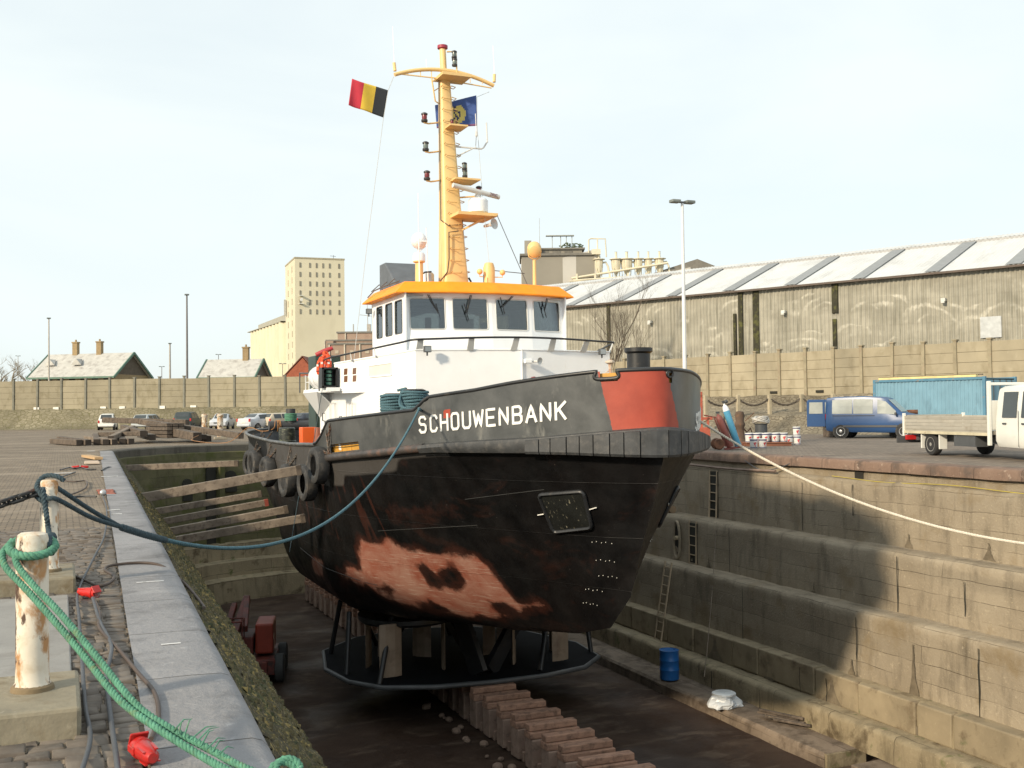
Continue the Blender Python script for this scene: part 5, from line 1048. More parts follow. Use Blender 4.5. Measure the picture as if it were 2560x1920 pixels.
line('ladder_cable', 'dark wire hooked over the far coping near the pipe', catmull([(RX + .1, 26.5, .02), (RX - .08, 27.2, -.3), (RX - .15, 28.2, -.45), (RX - .08, 29.2, -.2)], 5), .014, cable, 'wire')
b = MB()
for i, (y, z) in enumerate(((23.0, 0), (23.25, .0), (23.5, .02), (23.3, .1))): b.bar((RX - 2.45, y - .0, -6.7 + z + .04), (RX - 2.95, y + .9 + .1 * i, -6.7 + z + .04), .09, .06)
tag(b.build('scrap_timber', darktimber, bevel=.01), 'dark scrap boards piled on the bottom step beyond the plastic sack', 'timber')
# ---------------------------------------------------------------- near quay: guard posts, ropes, cables
postm = M('peeling white post paint', (.68, .62, .52), .6, var=.08, vs=4, stains=[((.42, .22, .09), 6, .5, .58, (1, 1, .55)), ((.07, .035, .02), 8, .56, .6, (1, 1, .55)), ((.5, .4, .27), 5, .5, .7)], bump=.3, bs=14)
plm = M('plinth stone', (.25, .22, .16), .9, var=.2, vs=4, stains=[((.17, .13, .075), 4, .5, .7), ((.34, .31, .24), 9, .6, .75)], bump=.5, bs=22)
def guard_post(x, y, px0, py0, py1, h, lb, pw=.75):
    p = thing('plinth', 'worn stone plinth under the ' + lb.split(',')[0], 'plinth', (px0 - pw / 2, (py0 + py1) / 2, 0), 0, 'stone plinths under the guard posts'); m = MB(); m.box((0, 0, .045), (pw, py1 - py0, .17)); m.build('block', plm, p, bevel=.02)
    t = thing('guard_post', lb, 'guard post', (x, y, .13), R(4), 'white guard posts at the dock edge'); m = MB()
    m.lathe([(.098, -.01), (.094, .02), (.08, .04), (.078, .1), (.076, h - .03), (.07, h - .008), (.055, h), (.0, h + .004)], n=28); m.build('post', postm, t, smooth=40)
    m = MB(); m.lathe([(.105, -.005), (.1, .02), (.08, .035)], n=20); m.build('base_collar', M('rusted collar', (.19, .14, .08), .85, var=.3, bump=.4), t, smooth=40); return t
guard_post(-.13, 5.98, .09, 5.53, 6.35, .78, 'nearest white guard post, peeling and rusty with a green rope round it')
guard_post(-.09, 10.4, .12, 9.97, 10.9, .80, 'second white guard post, wrapped in dark rope beyond the nearest post')
guard_post(-2.3, 9.6, -2.0, 9.2, 10.0, .8, 'white guard post out to the left at the chain end')
b = MB(); chain(b, sag((-.16, 10.36, .84), (-2.25, 9.6, .75), .16, 14), .115, .016); tag(b.build('chain', M('black chain', (.03, .03, .03), .5, .3, stains=[(RUST, 9, .55, .7)], bump=.1)), 'heavy dark chain hung from the second guard post to the left', 'chain')
b = MB(); gp0 = Vector((-.13, 5.98, .13))
loopg = [gp0 + Vector((.105 * math.cos(a), .105 * math.sin(a), .71 + .035 * math.sin(a))) for a in [R(170) + R(i * 14.5) for i in range(26)]]
twist_rope(b, loopg, .022, .07, 3, 7, .012)
g1 = catmull([gp0 + Vector((-.09, .06, .74)), (-.262, 5.96, .82), (-.247, 5.88, .76), (-.17, 5.78, .68), (-.09, 5.66, .60), (.08, 5.4, .42), (.237, 5.1, .25), (.387, 4.9, .155), (.54, 4.74, .07), (.63, 4.6, .04), (.74, 4.42, .025), (.9, 4.1, .025)], 8)
g2 = catmull([gp0 + Vector((-.08, -.06, .70)), (-.19, 5.86, .76), (-.10, 5.72, .66), (-.005, 5.58, .57), (.15, 5.33, .40), (.30, 5.06, .235), (.43, 4.9, .155), (.58, 4.76, .085), (.68, 4.6, .05), (.8, 4.42, .03), (.98, 4.1, .02)], 8)
twist_rope(b, g1, .0165, .06, 3, 7, .008); twist_rope(b, g2, .0165, .06, 3, 7, .008)
for k in range(9):
    q = Vector((.44 + .02 * k, 4.86 - .025 * k, .15 - .008 * k)); d = Vector((random.uniform(.02, .13), random.uniform(-.02, .1), random.uniform(-.01, .07))); b.path([q, q + d * .6 + Vector((0, 0, .02)), q + d], [.004, .003, .001], 5)
for k in range(2): twist_rope(b, [Vector((.84 + .05 * math.cos(a) + .02 * k, 4.52 + .03 * math.sin(a), .03 + .03 * math.sin(a) + .01 * k)) for a in [2 * math.pi * j / 14 for j in range(15)]], .016, .06, 3, 6, .012)
tag(b.build('green_rope', green_rope, smooth=60), 'thick green rope doubled from the nearest post down over the coping', 'rope')
b = MB(); e0, e1 = Vector((7.18, 22.6, 1.52)), Vector((-.05, 10.35, .76)); sg = sag(e0, e1, 1.42, 60); cut = 52
twist_rope(b, sg[:cut + 1], .024, .14, 3, 6, .02)
tag(b.build('blue_mooring_rope', blue_rope, smooth=60), 'long blue mooring rope sagging from the bulwark to the second post', 'rope')
b = MB(); q = sg[cut - 1:cut + 4]; twist_rope(b, q, .036, .09, 4, 6, .015)
e_ = sg[cut + 3]; gp1 = Vector((-.09, 10.4, .13))
twist_rope(b, catmull([e_, e_.lerp(gp1 + Vector((.1, .0, .7)), .5) + Vector((0, .03, -.015)), gp1 + Vector((.1, .0, .7)), gp1 + Vector((.04, .1, .73)), gp1 + Vector((-.08, .06, .71)), gp1 + Vector((-.1, -.04, .66)), gp1 + Vector((-.02, -.105, .6))], 8), .022, .09, 3, 6, .014)
twist_rope(b, catmull([e_, e_.lerp(gp1 + Vector((.07, -.1, .63)), .5) - Vector((0, .0, .03)), gp1 + Vector((.07, -.1, .63)), gp1 + Vector((-.03, -.11, .65)), gp1 + Vector((-.1, -.03, .74)), gp1 + Vector((-.04, .02, .83)), gp1 + Vector((.06, -.02, .83)), gp1 + Vector((.12, -.03, .79))], 8), .022, .09, 3, 6, .014)
twist_rope(b, catmull([gp1 + Vector((-.05, -.12, .74)), gp1 + Vector((-.02, -.14, .5)), gp1 + Vector((.0, -.3, .36)), (-.06, 8.2, .55), (-.04, 6.4, .83), (-.05, 6.1, .87), (-.06, 5.95, .84)], 8), .024, .1, 3, 6, .016)
tag(b.build('eye_splice', navy_rope, smooth=60), 'dark spliced eye of the mooring rope looped round the second post', 'rope')
b = MB(); w0, w1 = Vector((12.95, 20.5, 1.2)), Vector((21.2, 9.6, .35)); twist_rope(b, sag(w0, w1, 1.95, 60), .03, .16, 3, 6, .03); tag(b.build('white_mooring_rope', white_rope, smooth=60), 'long white mooring rope sagging from the bow across to the right quay', 'rope')
bo = thing('quay_bollard', 'squat iron bollard on the right quay holding the white rope', 'bollard', (21.2, 9.6, 0)); b = MB(); b.lathe([(.25, 0), (.2, .06), (.17, .3), (.25, .42), (.22, .5), (0, .52)], n=20); b.build('body', rusty, bo, smooth=40)
def lay(name, label, pts, r, mat, z=.02, group='cables and hoses lying on the near quay'):
    b = MB(); b.path(catmull([(x, y, (q[0] if q else z)) for x, y, *q in pts], 8), r, 8); return tag(b.build(name, mat, smooth=60), label, 'cable', group)
lay('cable', 'grey cable running the whole length of the near coping beside the plinths', [(.72, 21.8), (.66, 18), (.5, 14.3), (.32, 12.1), (.14, 9.9), (.125, 8.6), (.12, 7.2), (.115, 6.0), (.125, 5.4), (.08, 4.9), (.0, 4.2)], .0115, cable)
lay('cable', 'grey cable running from the farther red plug toward the camera', [(.24, 9.45), (.26, 8.35), (.30, 7.55), (.28, 7.1), (.24, 6.6), (.225, 5.65), (.22, 4.9), (.2, 4.2)], .0125, cable)
lay('cable', 'brown hose from the farther red plug running under the green rope', [(.25, 9.42), (.27, 8.7), (.25, 8.1), (.34, 7.3), (.41, 6.6), (.46, 6.1), (.44, 5.6), (.38, 5.25)], .0115, cable_br)
lay('cable', 'brown hose looping from the farther red plug over the coping into the dock', [(.1, 10.85), (.22, 10.4), (.3, 10.1), (.39, 10.2), (.45, 10.6), (.39, 11.1), (.47, 11.4), (.75, 11.45), (.93, 11.2, .0), (1.08, 10.6, -.1), (1.15, 9.9, -.18), (1.1, 9.4, -.12)], .014, cable_br)
lay('cable', 'short black cable end beyond the second post', [(.0, 31.6), (.23, 32.8), (.36, 32.3), (.54, 32.6), (.68, 31.5), (.88, 31.3)], .02, black)
lay('cable', 'black cable bent over the edge of the coping far along the quay', [(1.0, 30.6), (1.14, 31.9), (1.29, 32.6, .01), (1.5, 33, -.1)], .02, black)
lay('cable', 'dark cable lying in a wide loop on the setts behind the second post', [(.03, 26.6), (.29, 25.9), (.51, 26.1), (.53, 25.1), (.46, 23.5), (.29, 22.3), (.13, 21.6)], .016, cable_br)
lay('cable', 'dark cable straight across the setts near the rust coloured rag', [(.2, 21.1), (.37, 21.15), (.6, 21.0)], .018, black)
lay('cable', 'short dark cable slanting away behind the second post', [(-.02, 27.8), (.14, 28.8), (.36, 30.2)], .018, black)
def plug(x, y, rz, s, lb, group='red cable plugs on the near quay'):
    t = thing('cable_plug', lb, 'plug', (x, y, .045 * s), rz, group); Mx = Matrix.Rotation(R(90), 3, 'X'); m = MB()
    m.lathe([(.022 * s, -.13 * s), (.034 * s, -.11 * s), (.04 * s, -.05 * s), (.044 * s, -.01 * s), (.044 * s, .03 * s), (.05 * s, .035 * s), (.05 * s, .07 * s), (.043 * s, .072 * s), (.043 * s, .1 * s)], n=20, M=Mx); m.build('body', plug_red, t, smooth=40)
    m = MB(); m.box((0, -.095 * s, .035 * s), (.085 * s, .012, .07 * s), M=Matrix.Rotation(R(-35), 3, 'X')); m.box((.045 * s, -.05 * s, 0), (.012, .09 * s, .03)); m.build('flap_lid', plug_red, t, bevel=.004)
    m = MB(); m.lathe([(.04 * s, .1 * s), (.028 * s, .1 * s), (.028 * s, .08 * s), (.0, .08 * s)], n=16, M=Mx); m.build('pin_ring', M('plug grey', (.4, .38, .36), .4, bump=0), t)
    for k in range(4): m = MB(); a = k * math.pi / 2 + .6; m.bar((.043 * s * math.cos(a), .02 * s, .043 * s * math.sin(a)), (.04 * s * math.cos(a), .11 * s, .04 * s * math.sin(a)), .012, .006); m.build('grip_rib', plug_red, t)
plug(.335, 5.0, R(-168), .95, 'red cable plug on the coping edge at the bottom, nearest the camera')
plug(.215, 9.62, R(40), .9, 'red cable plug lying on the setts beside the second plinth')
plug(.4, 32.7, R(80), .85, 'red cable plug far along the coping beside black cable'); plug(.62, 32.6, R(-100), .85, 'red cable plug farthest along the quay, joined end to end with another')
b = MB(); b.bar((.8, 40.7, .06), (1.16, 38.0, .06), .25, .08); tag(b.build('plank', M('pale plank', (.45, .3, .16), .8, bump=.2)), 'yellowish plank lying across the far coping', 'plank')
b = MB(); b.box((.88, 35.3, .03), (.42, .5, .05)); b.box((.9, 36.4, .03), (.4, .3, .04)); tag(b.build('board', M('pale board', (.55, .45, .36), .8, bump=.2), bevel=.005), 'pale board lying flat on the far coping next to a plank', 'board')
b = MB(); gr = [[Vector((.66 + .3 * u + .03 * noise.noise(Vector((u * 5, v * 5, 0))), 21.9 + 1.0 * v + .35 * u * (v - .5), .012 + .07 * abs(noise.noise(Vector((u * 4, v * 4, 3)))) * math.sin(math.pi * min(1, max(0, v))))) for u in frange(0, 1, 12)] for v in frange(0, 1, 12)]; b.loft(gr, closed=False); o = b.build('rag', M('rust rag', (.26, .08, .05), .9, var=.3, bump=.3), smooth=60); o.modifiers.new('cloth', 'SOLIDIFY').thickness = .015; tag(o, 'rust coloured rag crumpled on the coping', 'rag')
b = MB(); b.lathe([(.05, 0), (.06, .03), (.05, .1), (.02, .12)], (.72, 21.3, .05), 12, Matrix.Rotation(R(70), 3, 'X')); tag(b.build('tin_can', galv, smooth=40), 'small silver can lying beside the rust coloured rag', 'can')
b = MB(); b.sphere((1.3, 22.8, -.1), .09, 8, (1, 1.3, .8)); b.sphere((1.33, 22.65, -.17), .07, 8); tag(b.build('red_bag', plug_red, smooth=60), 'small red bag hanging at the coping edge above the thick shore', 'bag')
b = MB()
for x0, x1, y, w_ in ((.9, 1.28, 27.8, .16), (.66, .86, 18.05, .12), (.7, .85, 17.3, .06), (-.15, .3, 30.1, .2), (1.0, 1.3, 47.4, .3), (.62, .85, 10.2, .03), (.6, .72, 7.4, .02)): b.box(((x0 + x1) / 2, y, .0105), (x1 - x0, w_, .003))
pm = struct(b.build('paint_marks', M('white paint mark', (.6, .6, .6), .8, var=.2, stains=[((.3, .3, .3), 9, .5, .6)], bump=.1)))
# timbers stacked at the dock head, white bitts there
TB = []; rt = random.Random(4)
for k in range(7): x = .85 + .4 * k; TB.append(((x, 56.6 + rt.uniform(-.3, .6), .14), (x - .5 + rt.uniform(-.9, .9), 60.5 + rt.uniform(-1, 1), .16 + .1 * (k % 3)), .3, '%s timber along the left end of the timber pile' % ['first', 'second', 'third', 'fourth', 'fifth', 'sixth', 'seventh'][k]))
TB += [((1.9, 60.2, .45), (4.0, 57.8, .5), .26, 'timber lying crosswise over the left of the pile'), ((2.3, 57.2, .3), (3.6, 62, .75), .28, 'timber slanting up to the right in the left of the pile'), ((3.85, 57.6, .5), (3.2, 63.5, .75), .34, 'squared timber end pointing at the dock on top of the pile'), ((4.3, 57.8, .3), (4.1, 64, .35), .34, 'dark timber below the squared one'),
       ((6.35, 56.6, .32), (4.7, 62.0, .72), .46, 'broad tan timber in the middle of the pile'), ((6.75, 57.2, .28), (5.4, 62.5, .78), .28, 'pale topped timber right of the broad one'), ((7.0, 57.6, .18), (6.3, 63, .25), .34, 'dark timber at the right of the pile'), ((7.1, 59, .55), (6.2, 61.5, .75), .26, 'short timber end on top at the right of the pile'),
       ((4.2, 64.5, 1.05), (8.3, 55.2, .35), .34, 'long timber slanting right from the pile toward the stern'), ((2.4, 68.5, 1.15), (6.6, 63.5, .98), .34, 'long timber lying across the top of the pile')]
for a, c, w_, lb in TB:
    t = thing('timber_beam', lb, 'timber', a, 0, 'timbers piled at the dock head'); m = MB(); d = Vector(c) - Vector(a); m.bar((0, 0, 0), d, w_, w_ * .9); m.build('beam', timber if rt.random() < .45 else darktimber, t, bevel=.03)
    m = MB(); m.bar(-d * .004, d * .001, w_ * .96, w_ * .86); m.build('cut_end', M('cut timber end', (.045, .035, .028), .9, var=.2, bump=.2), t)
st = thing('plank_stack', 'squared stack of planks in the middle of the timber pile', 'plank stack', (5.1, 60.5, .2), R(15))
for k in range(4):
    for j in range(3): m = MB(); m.box((-.3 + .32 * j, 0, .1 + .2 * k), (.29, 3.2, .17)); m.build('plank', darktimber, st, bevel=.015)
for x, y, lb in ((8.45, 64.0, 'right hand white bitt at the dock head'), (8.0, 67.5, 'left hand white bitt at the dock head')):
    t = thing('white_bitt', lb, 'bollard', (x, y, 0), 0, 'white bitts at the dock head'); m = MB(); m.lathe([(.17, 0), (.17, 1.25), (.2, 1.28), (.2, 1.4), (.1, 1.45)], n=16); m.build('post', postm, t, smooth=40); m = MB(); m.box((0, 0, .06), (.7, .7, .14)); m.build('base', concrete, t, bevel=.02)
# ---------------------------------------------------------------- vehicles
red_l = M('tail lamp red', (.45, .02, .02), .25, bump=0); head_l = M('headlamp glass', (.7, .72, .72), .1, bump=0); plate_m = M('number plate', (.7, .68, .6), .5, bump=0); plate_r = M('number plate red', (.5, .12, .1), .5, bump=0)
trim = M('grey bumper plastic', (.06, .062, .066), .6, bump=.05)
def wheel(parent, x, y, r, w_, rimm=silver, mid=0):
    side = 1 if y > mid else -1; Mx = Matrix.Rotation(R(90), 3, 'X')
    m = MB(); m.lathe([(r * .62, -w_ / 2), (r * .93, -w_ / 2), (r, -w_ * .35), (r, w_ * .35), (r * .93, w_ / 2), (r * .62, w_ / 2)], (x, y, r), 24, Mx); t = m.build('wheel', tyre, parent, smooth=40)
    m = MB(); c = Vector((x, y + side * w_ * .36, r)); m.lathe([(r * .64, -.02), (r * .64, .035), (r * .58, .03), (r * .5, .0), (r * .18, .03), (.001, .04)], c, 20, Matrix.Rotation(R(-90 * side), 3, 'X')); m.build('rim', rimm, t, smooth=40)
    m = MB()
    for k in range(6): a = k * math.pi / 3; m.box(c + Vector((.38 * r * math.cos(a), side * .012, .38 * r * math.sin(a))), (r * .14, .03, r * .14))
    m.build('rim_holes', black, t)
SPEC = {
 'van': dict(st=[(-2.03, .5, 1.0, 1.66, .80, .66), (-1.98, .32, 1.0, 1.76, .84, .70), (-1.6, .27, 1.0, 1.81, .86, .73), (-.4, .25, 1.0, 1.83, .86, .74), (.35, .25, 1.0, 1.79, .86, .73), (.6, .25, 1.0, 1.72, .86, .71), (1.22, .25, .98, 1.10, .85, .70), (1.7, .27, .88, 1.0, .83, .66), (1.98, .32, .74, .82, .78, .58), (2.06, .42, .6, .66, .7, .5)],
             side=[(-1.72, -.86), (-.8, .02)], front=(.22, .98), ws=(5, 6), rw=None, wx=(-1.35, 1.3), r=.3, W=.86),
 'estate': dict(st=[(-2.2, .45, .82, .9, .72, .6), (-2.16, .3, .9, 1.0, .82, .68), (-1.8, .25, .92, 1.40, .84, .60), (.1, .22, .92, 1.45, .85, .62), (.4, .22, .92, 1.41, .85, .62), (1.15, .23, .9, .99, .84, .68), (1.95, .27, .78, .86, .8, .6), (2.18, .36, .6, .68, .7, .5)], side=[(-1.75, -.95), (-.85, -.05)], front=(.05, .8), ws=(4, 5), rw=(1, 2), wx=(-1.3, 1.32), r=.3, W=.85),
 'mini': dict(st=[(-1.25, .5, .8, .86, .62, .55), (-1.22, .32, .86, .95, .72, .6), (-.85, .24, .92, 1.48, .75, .55), (.1, .22, .92, 1.54, .76, .56), (.5, .22, .9, 1.42, .76, .54), (1.0, .24, .82, .92, .74, .55), (1.25, .36, .62, .7, .64, .45)], side=[(-.7, .5)], front=None, ws=(4, 5), rw=(1, 2), wx=(-.88, .9), r=.28, W=.76),
 'mpv': dict(st=[(-2.15, .45, .9, .98, .76, .62), (-2.1, .3, .98, 1.06, .85, .7), (-1.85, .25, 1.0, 1.6, .87, .66), (.1, .23, 1.0, 1.64, .88, .67), (.5, .23, 1.0, 1.58, .88, .66), (1.4, .24, .95, 1.04, .86, .7), (2.0, .28, .82, .9, .82, .6), (2.15, .36, .64, .72, .72, .5)], side=[(-1.75, -.9), (-.8, .1)], front=(.2, 1.0), ws=(4, 5), rw=(1, 2), wx=(-1.3, 1.35), r=.31, W=.88),
 'saloon': dict(st=[(-2.22, .42, .85, .92, .74, .6), (-2.15, .28, .92, .99, .83, .68), (-1.55, .23, .92, 1.02, .85, .66), (-1.0, .22, .92, 1.38, .85, .58), (.15, .22, .92, 1.42, .85, .58), (.95, .23, .88, .96, .84, .66), (1.9, .27, .76, .84, .8, .6), (2.2, .38, .6, .66, .7, .5)], side=[(-1.05, -.15)], front=(-.05, .6), ws=(4, 5), rw=(2, 3), wx=(-1.32, 1.35), r=.31, W=.85)}
def vehicle(kind, name, label, cat, loc, rz, paint, gl=None, group=None, lamps=True):
    sp = SPEC[kind]; gl = gl or darkglass; st = sp['st']; root = thing(name, label, cat, loc, rz, group)
    def at(x):
        for a, c in zip(st, st[1:]):
            if a[0] <= x <= c[0]: k = (x - a[0]) / (c[0] - a[0]); return [a[i] + (c[i] - a[i]) * k for i in range(6)]
        return list(st[-1])
    rings = []
    for x, zl, zb, zt, wb_, wt in st:
        h = [(wb_ * .9, zl), (wb_ * .985, zl + .1), (wb_, zl + (zb - zl) * .55), (wb_ * .975, zb), (wb_ * .5 + wt * .5 if zt - zb > .25 else wt + (wb_ - wt) * .4, zb + (zt - zb) * .5), (wt, zt - .05 if zt - zb > .2 else zt - .015), (wt * .8, zt)]
        rings.append([Vector((x, -y, z)) for y, z in h] + [Vector((x, y, z)) for y, z in reversed(h)])
    m = MB(); m.loft(rings, closed=True); m.build('body', paint, root, smooth=38)
    def sidep_(x, f, s_):
        q = at(x); zb, zt, wb_, wt = q[2], q[3], q[4], q[5]; z = zb + (zt - zb) * f
        y0, y1, ym = wb_ * .975, wt, wb_ * .5 + wt * .5; y = y0 + (ym - y0) * f / .5 if f < .5 else ym + (y1 - ym) * (f - .5) / .5
        return Vector((x, s_ * (y + .012), z))
    for s_ in (-1, 1):
        for a, c in sp['side']: m = MB(); m.loft([[sidep_(x, f, s_) for f in (.08, .5, .84)] for x in (a, (a + c) / 2, c)], closed=False); m.build('side_window', gl, root)
        if sp['front']:
            a, c = sp['front']; m = MB(); ztop = at(a)[3]
            m.loft([[sidep_(x, f * k, s_) for f in (.08 / max(k, .2), .5, .84)] for x, k in ((a, 1), (a + (c - a) * .45, .95), (c, .6))], closed=False); m.build('front_window', gl, root)
            q = at(c - .05); m = MB(); m.box((c + .02, s_ * (q[4] + .1), q[2] + .06), (.08, .16, .13)); m.build('wing_mirror', trim if kind != 'mini' else paint, root, bevel=.02)
        m = MB()
        for x in sp['wx']: m.lathe([(sp['r'] * 1.16, -.015), (sp['r'] * 1.16, .0)], (x, s_ * (sp['W'] * .985 + .003), sp['r'] * 1.02), 24, Matrix.Rotation(R(-90 * s_), 3, 'X'))
        m.build('wheel_arch', black, root)
        for x in sp['wx']: wheel(root, x, s_ * (sp['W'] - .09), sp['r'], .19)
    def topq(i, f0, f1, nm):
        a, c = st[i], st[i + 1]
        def P(f, s_): q = [a[k] + (c[k] - a[k]) * f for k in range(6)]; return Vector((q[0], s_ * q[5] * .86, q[3] - .012))
        p = [P(f0, -1), P(f0, 1), P(f1, 1), P(f1, -1)]; n = (p[1] - p[0]).cross(p[3] - p[0]).normalized(); n = n if n.z > 0 else -n
        m = MB(); m.slab([q + n * .022 for q in p] if (p[1] - p[0]).cross(p[3] - p[0]).z > 0 else [q + n * .022 for q in reversed(p)], .01); m.build(nm, gl, root)
    topq(sp['ws'][0], .08, .94, 'windscreen')
    if sp['rw']: topq(sp['rw'][0], .2, .92, 'rear_window')
    if lamps:
        q = st[1]; f = st[-2]
        for s_ in (-1, 1):
            m = MB(); m.box((st[0][0] + .06, s_ * q[4] * .88, q[2] - .08), (.18, .14, .26)); m.build('tail_lamp', red_l, root, bevel=.02)
            m = MB(); m.box((f[0] + .05, s_ * f[4] * .78, f[2] - .06), (.22, .28, .14)); m.build('headlamp', head_l, root, bevel=.03)
        m = MB(); m.box((st[0][0] - .012, 0, .62 if kind != 'mini' else .72), (.03, .5, .11)); m.build('number_plate', plate_r if kind == 'mpv' else plate_m, root)
        for bx, bw_, bk_ in ((st[0][0] + .02, .14, q[4]), (st[-1][0] - .06, .2, f[4])): m = MB(); m.box((bx, 0, .42), (bw_, bk_ * 1.8, .16)); m.build('bumper', trim if kind in ('van', 'mpv') else paint, root, bevel=.03)
        m = MB(); m.box((st[-1][0] + .0, 0, st[-1][2] - .02), (.05, .7, .1)); m.build('grille', black, root)
    return root
def paint(n, c, r=.3): return M(n, c, r, var=.04, bump=0, stains=[(mul(c, .75), 1.5, .6, .8)])
van = vehicle('van', 'blue_van', 'dark blue passenger van with a rear door swung open on the right quay', 'van', (35.1, 40.4, 0), math.atan2(-.80, .60), paint('van blue', (.028, .075, .19)), skyglass); van.scale = (1.06,) * 3
for s_, a in ((-1, R(95)), (1, R(-120))):
    m = MB(); hx, hy = -2.03, s_ * .8; Mz = Matrix.Rotation(math.pi / 2 * -s_ + (math.pi - 0) * 0 + 0, 3, 'Z'); d = Vector((-math.sin(abs(a)) * 1.0, s_ * -math.cos(a) * 1.0 * (-1 if s_ > 0 else 1) * (1 if s_ > 0 else 1), 0)).normalized()
    if s_ < 0: d = Vector((-.98, -.2, 0)).normalized()
    else: d = Vector((-.9, .4, 0)).normalized()
    p0 = Vector((hx, hy, 0)); up = Vector((0, 0, 1))
    m.slab([p0 + up * .5, p0 + d * .78 + up * .5, p0 + d * .78 + up * 1.6, p0 + d * .72 + up * 1.7, p0 + up * 1.7], .06); dr = m.build('rear_door', paint('van blue', (.028, .075, .19)), van, bevel=.02)
    n = d.cross(up); 
    for o_ in (.01, -.075):
        m = MB(); off = n * (o_ if n.y < 0 else -o_) ; q = [p0 + d * .1 + up * 1.08, p0 + d * .68 + up * 1.08, p0 + d * .66 + up * 1.58, p0 + d * .1 + up * 1.58]
        m.slab([x + n * (.07 if o_ < 0 else .012) * (1 if o_ > 0 else -1) for x in q], .004); m.build('door_window', skyglass, dr)
m = MB(); m.box((-.1, -.868, .52), (2.3, .02, .09)); m.box((-.1, .868, .52), (2.3, .02, .09)); m.build('side_moulding', trim, van)
m = MB(); m.bar((-1.7, -.868, .98), (.1, -.868, .98), .012, .02); m.build('door_rail', black, van)
# drop side truck with a crew cab
h = Vector((-.199, -.98, 0)); tk = thing('dropside_truck', 'white dropside truck with a crew cab parked at the right edge of the quay', 'truck', (24.15, 26.5, 0), math.atan2(h.y, h.x))
wpaint = paint('truck white', (.72, .72, .68)); alu = M('dropside aluminium', (.43, .40, .34), .55, .2, var=.1, vs=2, stains=[((.3, .26, .2), 3, .55, .75)], bump=.08)
m = MB(); m.box((2.1, .95, .72), (4.25, 2.02, .1)); m.build('bed_floor', alu, tk)
for y, nm in ((-.05, 'side_board'), (1.96, 'side_board')):
    for k in range(4): m = MB(); m.box((2.1, y, .82 + .1 * k), (4.2, .035, .094)); m.build(nm, alu, tk, bevel=.008)
m = MB(); m.box((0, .95, 1.0), (.04, 1.95, .4)); m.build('tail_board', alu, tk)
for y in (-.06, 1.97): m = MB(); m.box((.02, y, .9), (.07, .09, .7)); m.build('corner_post', wpaint, tk, bevel=.01)
m = MB(); m.box((4.25, -.05, 1.25), (.09, .1, 1.75)); m.box((4.25, 1.96, 1.25), (.09, .1, 1.75)); m.box((4.25, .95, 2.05), (.08, 2.0, .08)); m.box((4.25, .95, 1.2), (.05, 1.9, .8)); m.build('headboard', wpaint, tk, bevel=.015)
m = MB(); m.box((2.1, -.07, .68), (4.2, .05, .08)); m.build('bed_rail', M('bed rail cream', (.55, .5, .36), .5, stains=[(RUST, 5, .6, .7)], bump=.05), tk)
m = MB(); m.box((2.8, .35, .5), (5.8, .1, .18)); m.box((2.8, 1.45, .5), (5.8, .1, .18)); m.box((.4, .9, .5), (.3, 1.6, .14)); m.box((3.1, .15, .48), (1.0, .4, .32)); m.build('chassis', darkgrey, tk)
m = MB(); m.box((.35, -.02, .52), (.12, .35, .14)); m.build('tail_lamp', red_l, tk); m = MB(); m.box((.25, .3, .45), (.05, 1.5, .2)); m.build('rear_bar', trim, tk)
for x in (1.05, 6.75):
    for y in (.1, 1.8): wheel(tk, x + .3, y, .33, .22, M('wheel rim dull', (.34, .33, .31), .5, .3, var=.1, bump=0), .95)
for x in (.92, 1.85): m = MB(); m.box((x, .08, .45), (.04, .26, .5)); m.build('mudguard', wpaint, tk, bevel=.01)
cab = [(4.42, .42, 1.1, 1.92, .93, .80), (4.5, .36, 1.1, 1.98, .95, .82), (5.4, .34, 1.1, 2.02, .95, .83), (6.1, .34, 1.1, 2.0, .95, .82), (6.4, .34, 1.1, 1.94, .95, .80), (7.0, .34, 1.08, 1.2, .94, .75), (7.6, .36, .98, 1.08, .9, .7), (7.85, .42, .8, .88, .82, .6)]
rings = []
for x, zl, zb, zt, wb_, wt in cab:
    hh = [(wb_ * .95, zl), (wb_, zl + .1), (wb_, (zl + zb) / 2), (wb_ * .985, zb), ((wb_ + wt) / 2, (zb + zt) / 2), (wt, zt - .07), (wt * .82, zt)]; rings.append([Vector((x, .95 - y, z)) for y, z in hh] + [Vector((x, .95 + y, z)) for y, z in reversed(hh)])
m = MB(); m.loft(rings, closed=True); cb = m.build('cab', wpaint, tk, smooth=38)
for x0, x1 in ((4.72, 5.3), (5.5, 6.25)):
    for s_ in (-1, 1):
        m = MB(); z0, z1 = 1.14, 1.82; y0, y1 = .957, .868; q = [Vector((x0, .95 + s_ * y0, z0)), Vector((x1, .95 + s_ * y0, z0)), Vector((x1 - (.0 if x1 < 6 else .1), .95 + s_ * y1, z1)), Vector((x0, .95 + s_ * y1, z1))]
        m.slab(q if s_ < 0 else list(reversed(q)), .02); m.build('cab_window', darkglass, cb)
        m = MB(); m.box((x0 + .1, .95 + s_ * .96, .98), (.14, .03, .04)); m.build('door_handle', trim, cb)
        m = MB(); m.box((x1 + .09, .95 + s_ * .953, .85), (.012, .01, .95)); m.build('door_gap', M('door gap', (.12, .12, .11), .8, bump=0), cb)
m = MB(); m.slab([(6.42, .25, 1.88), (6.42, 1.65, 1.88), (6.97, 1.7, 1.24), (6.97, .2, 1.24)], .01); m.build('windscreen', darkglass, cb)
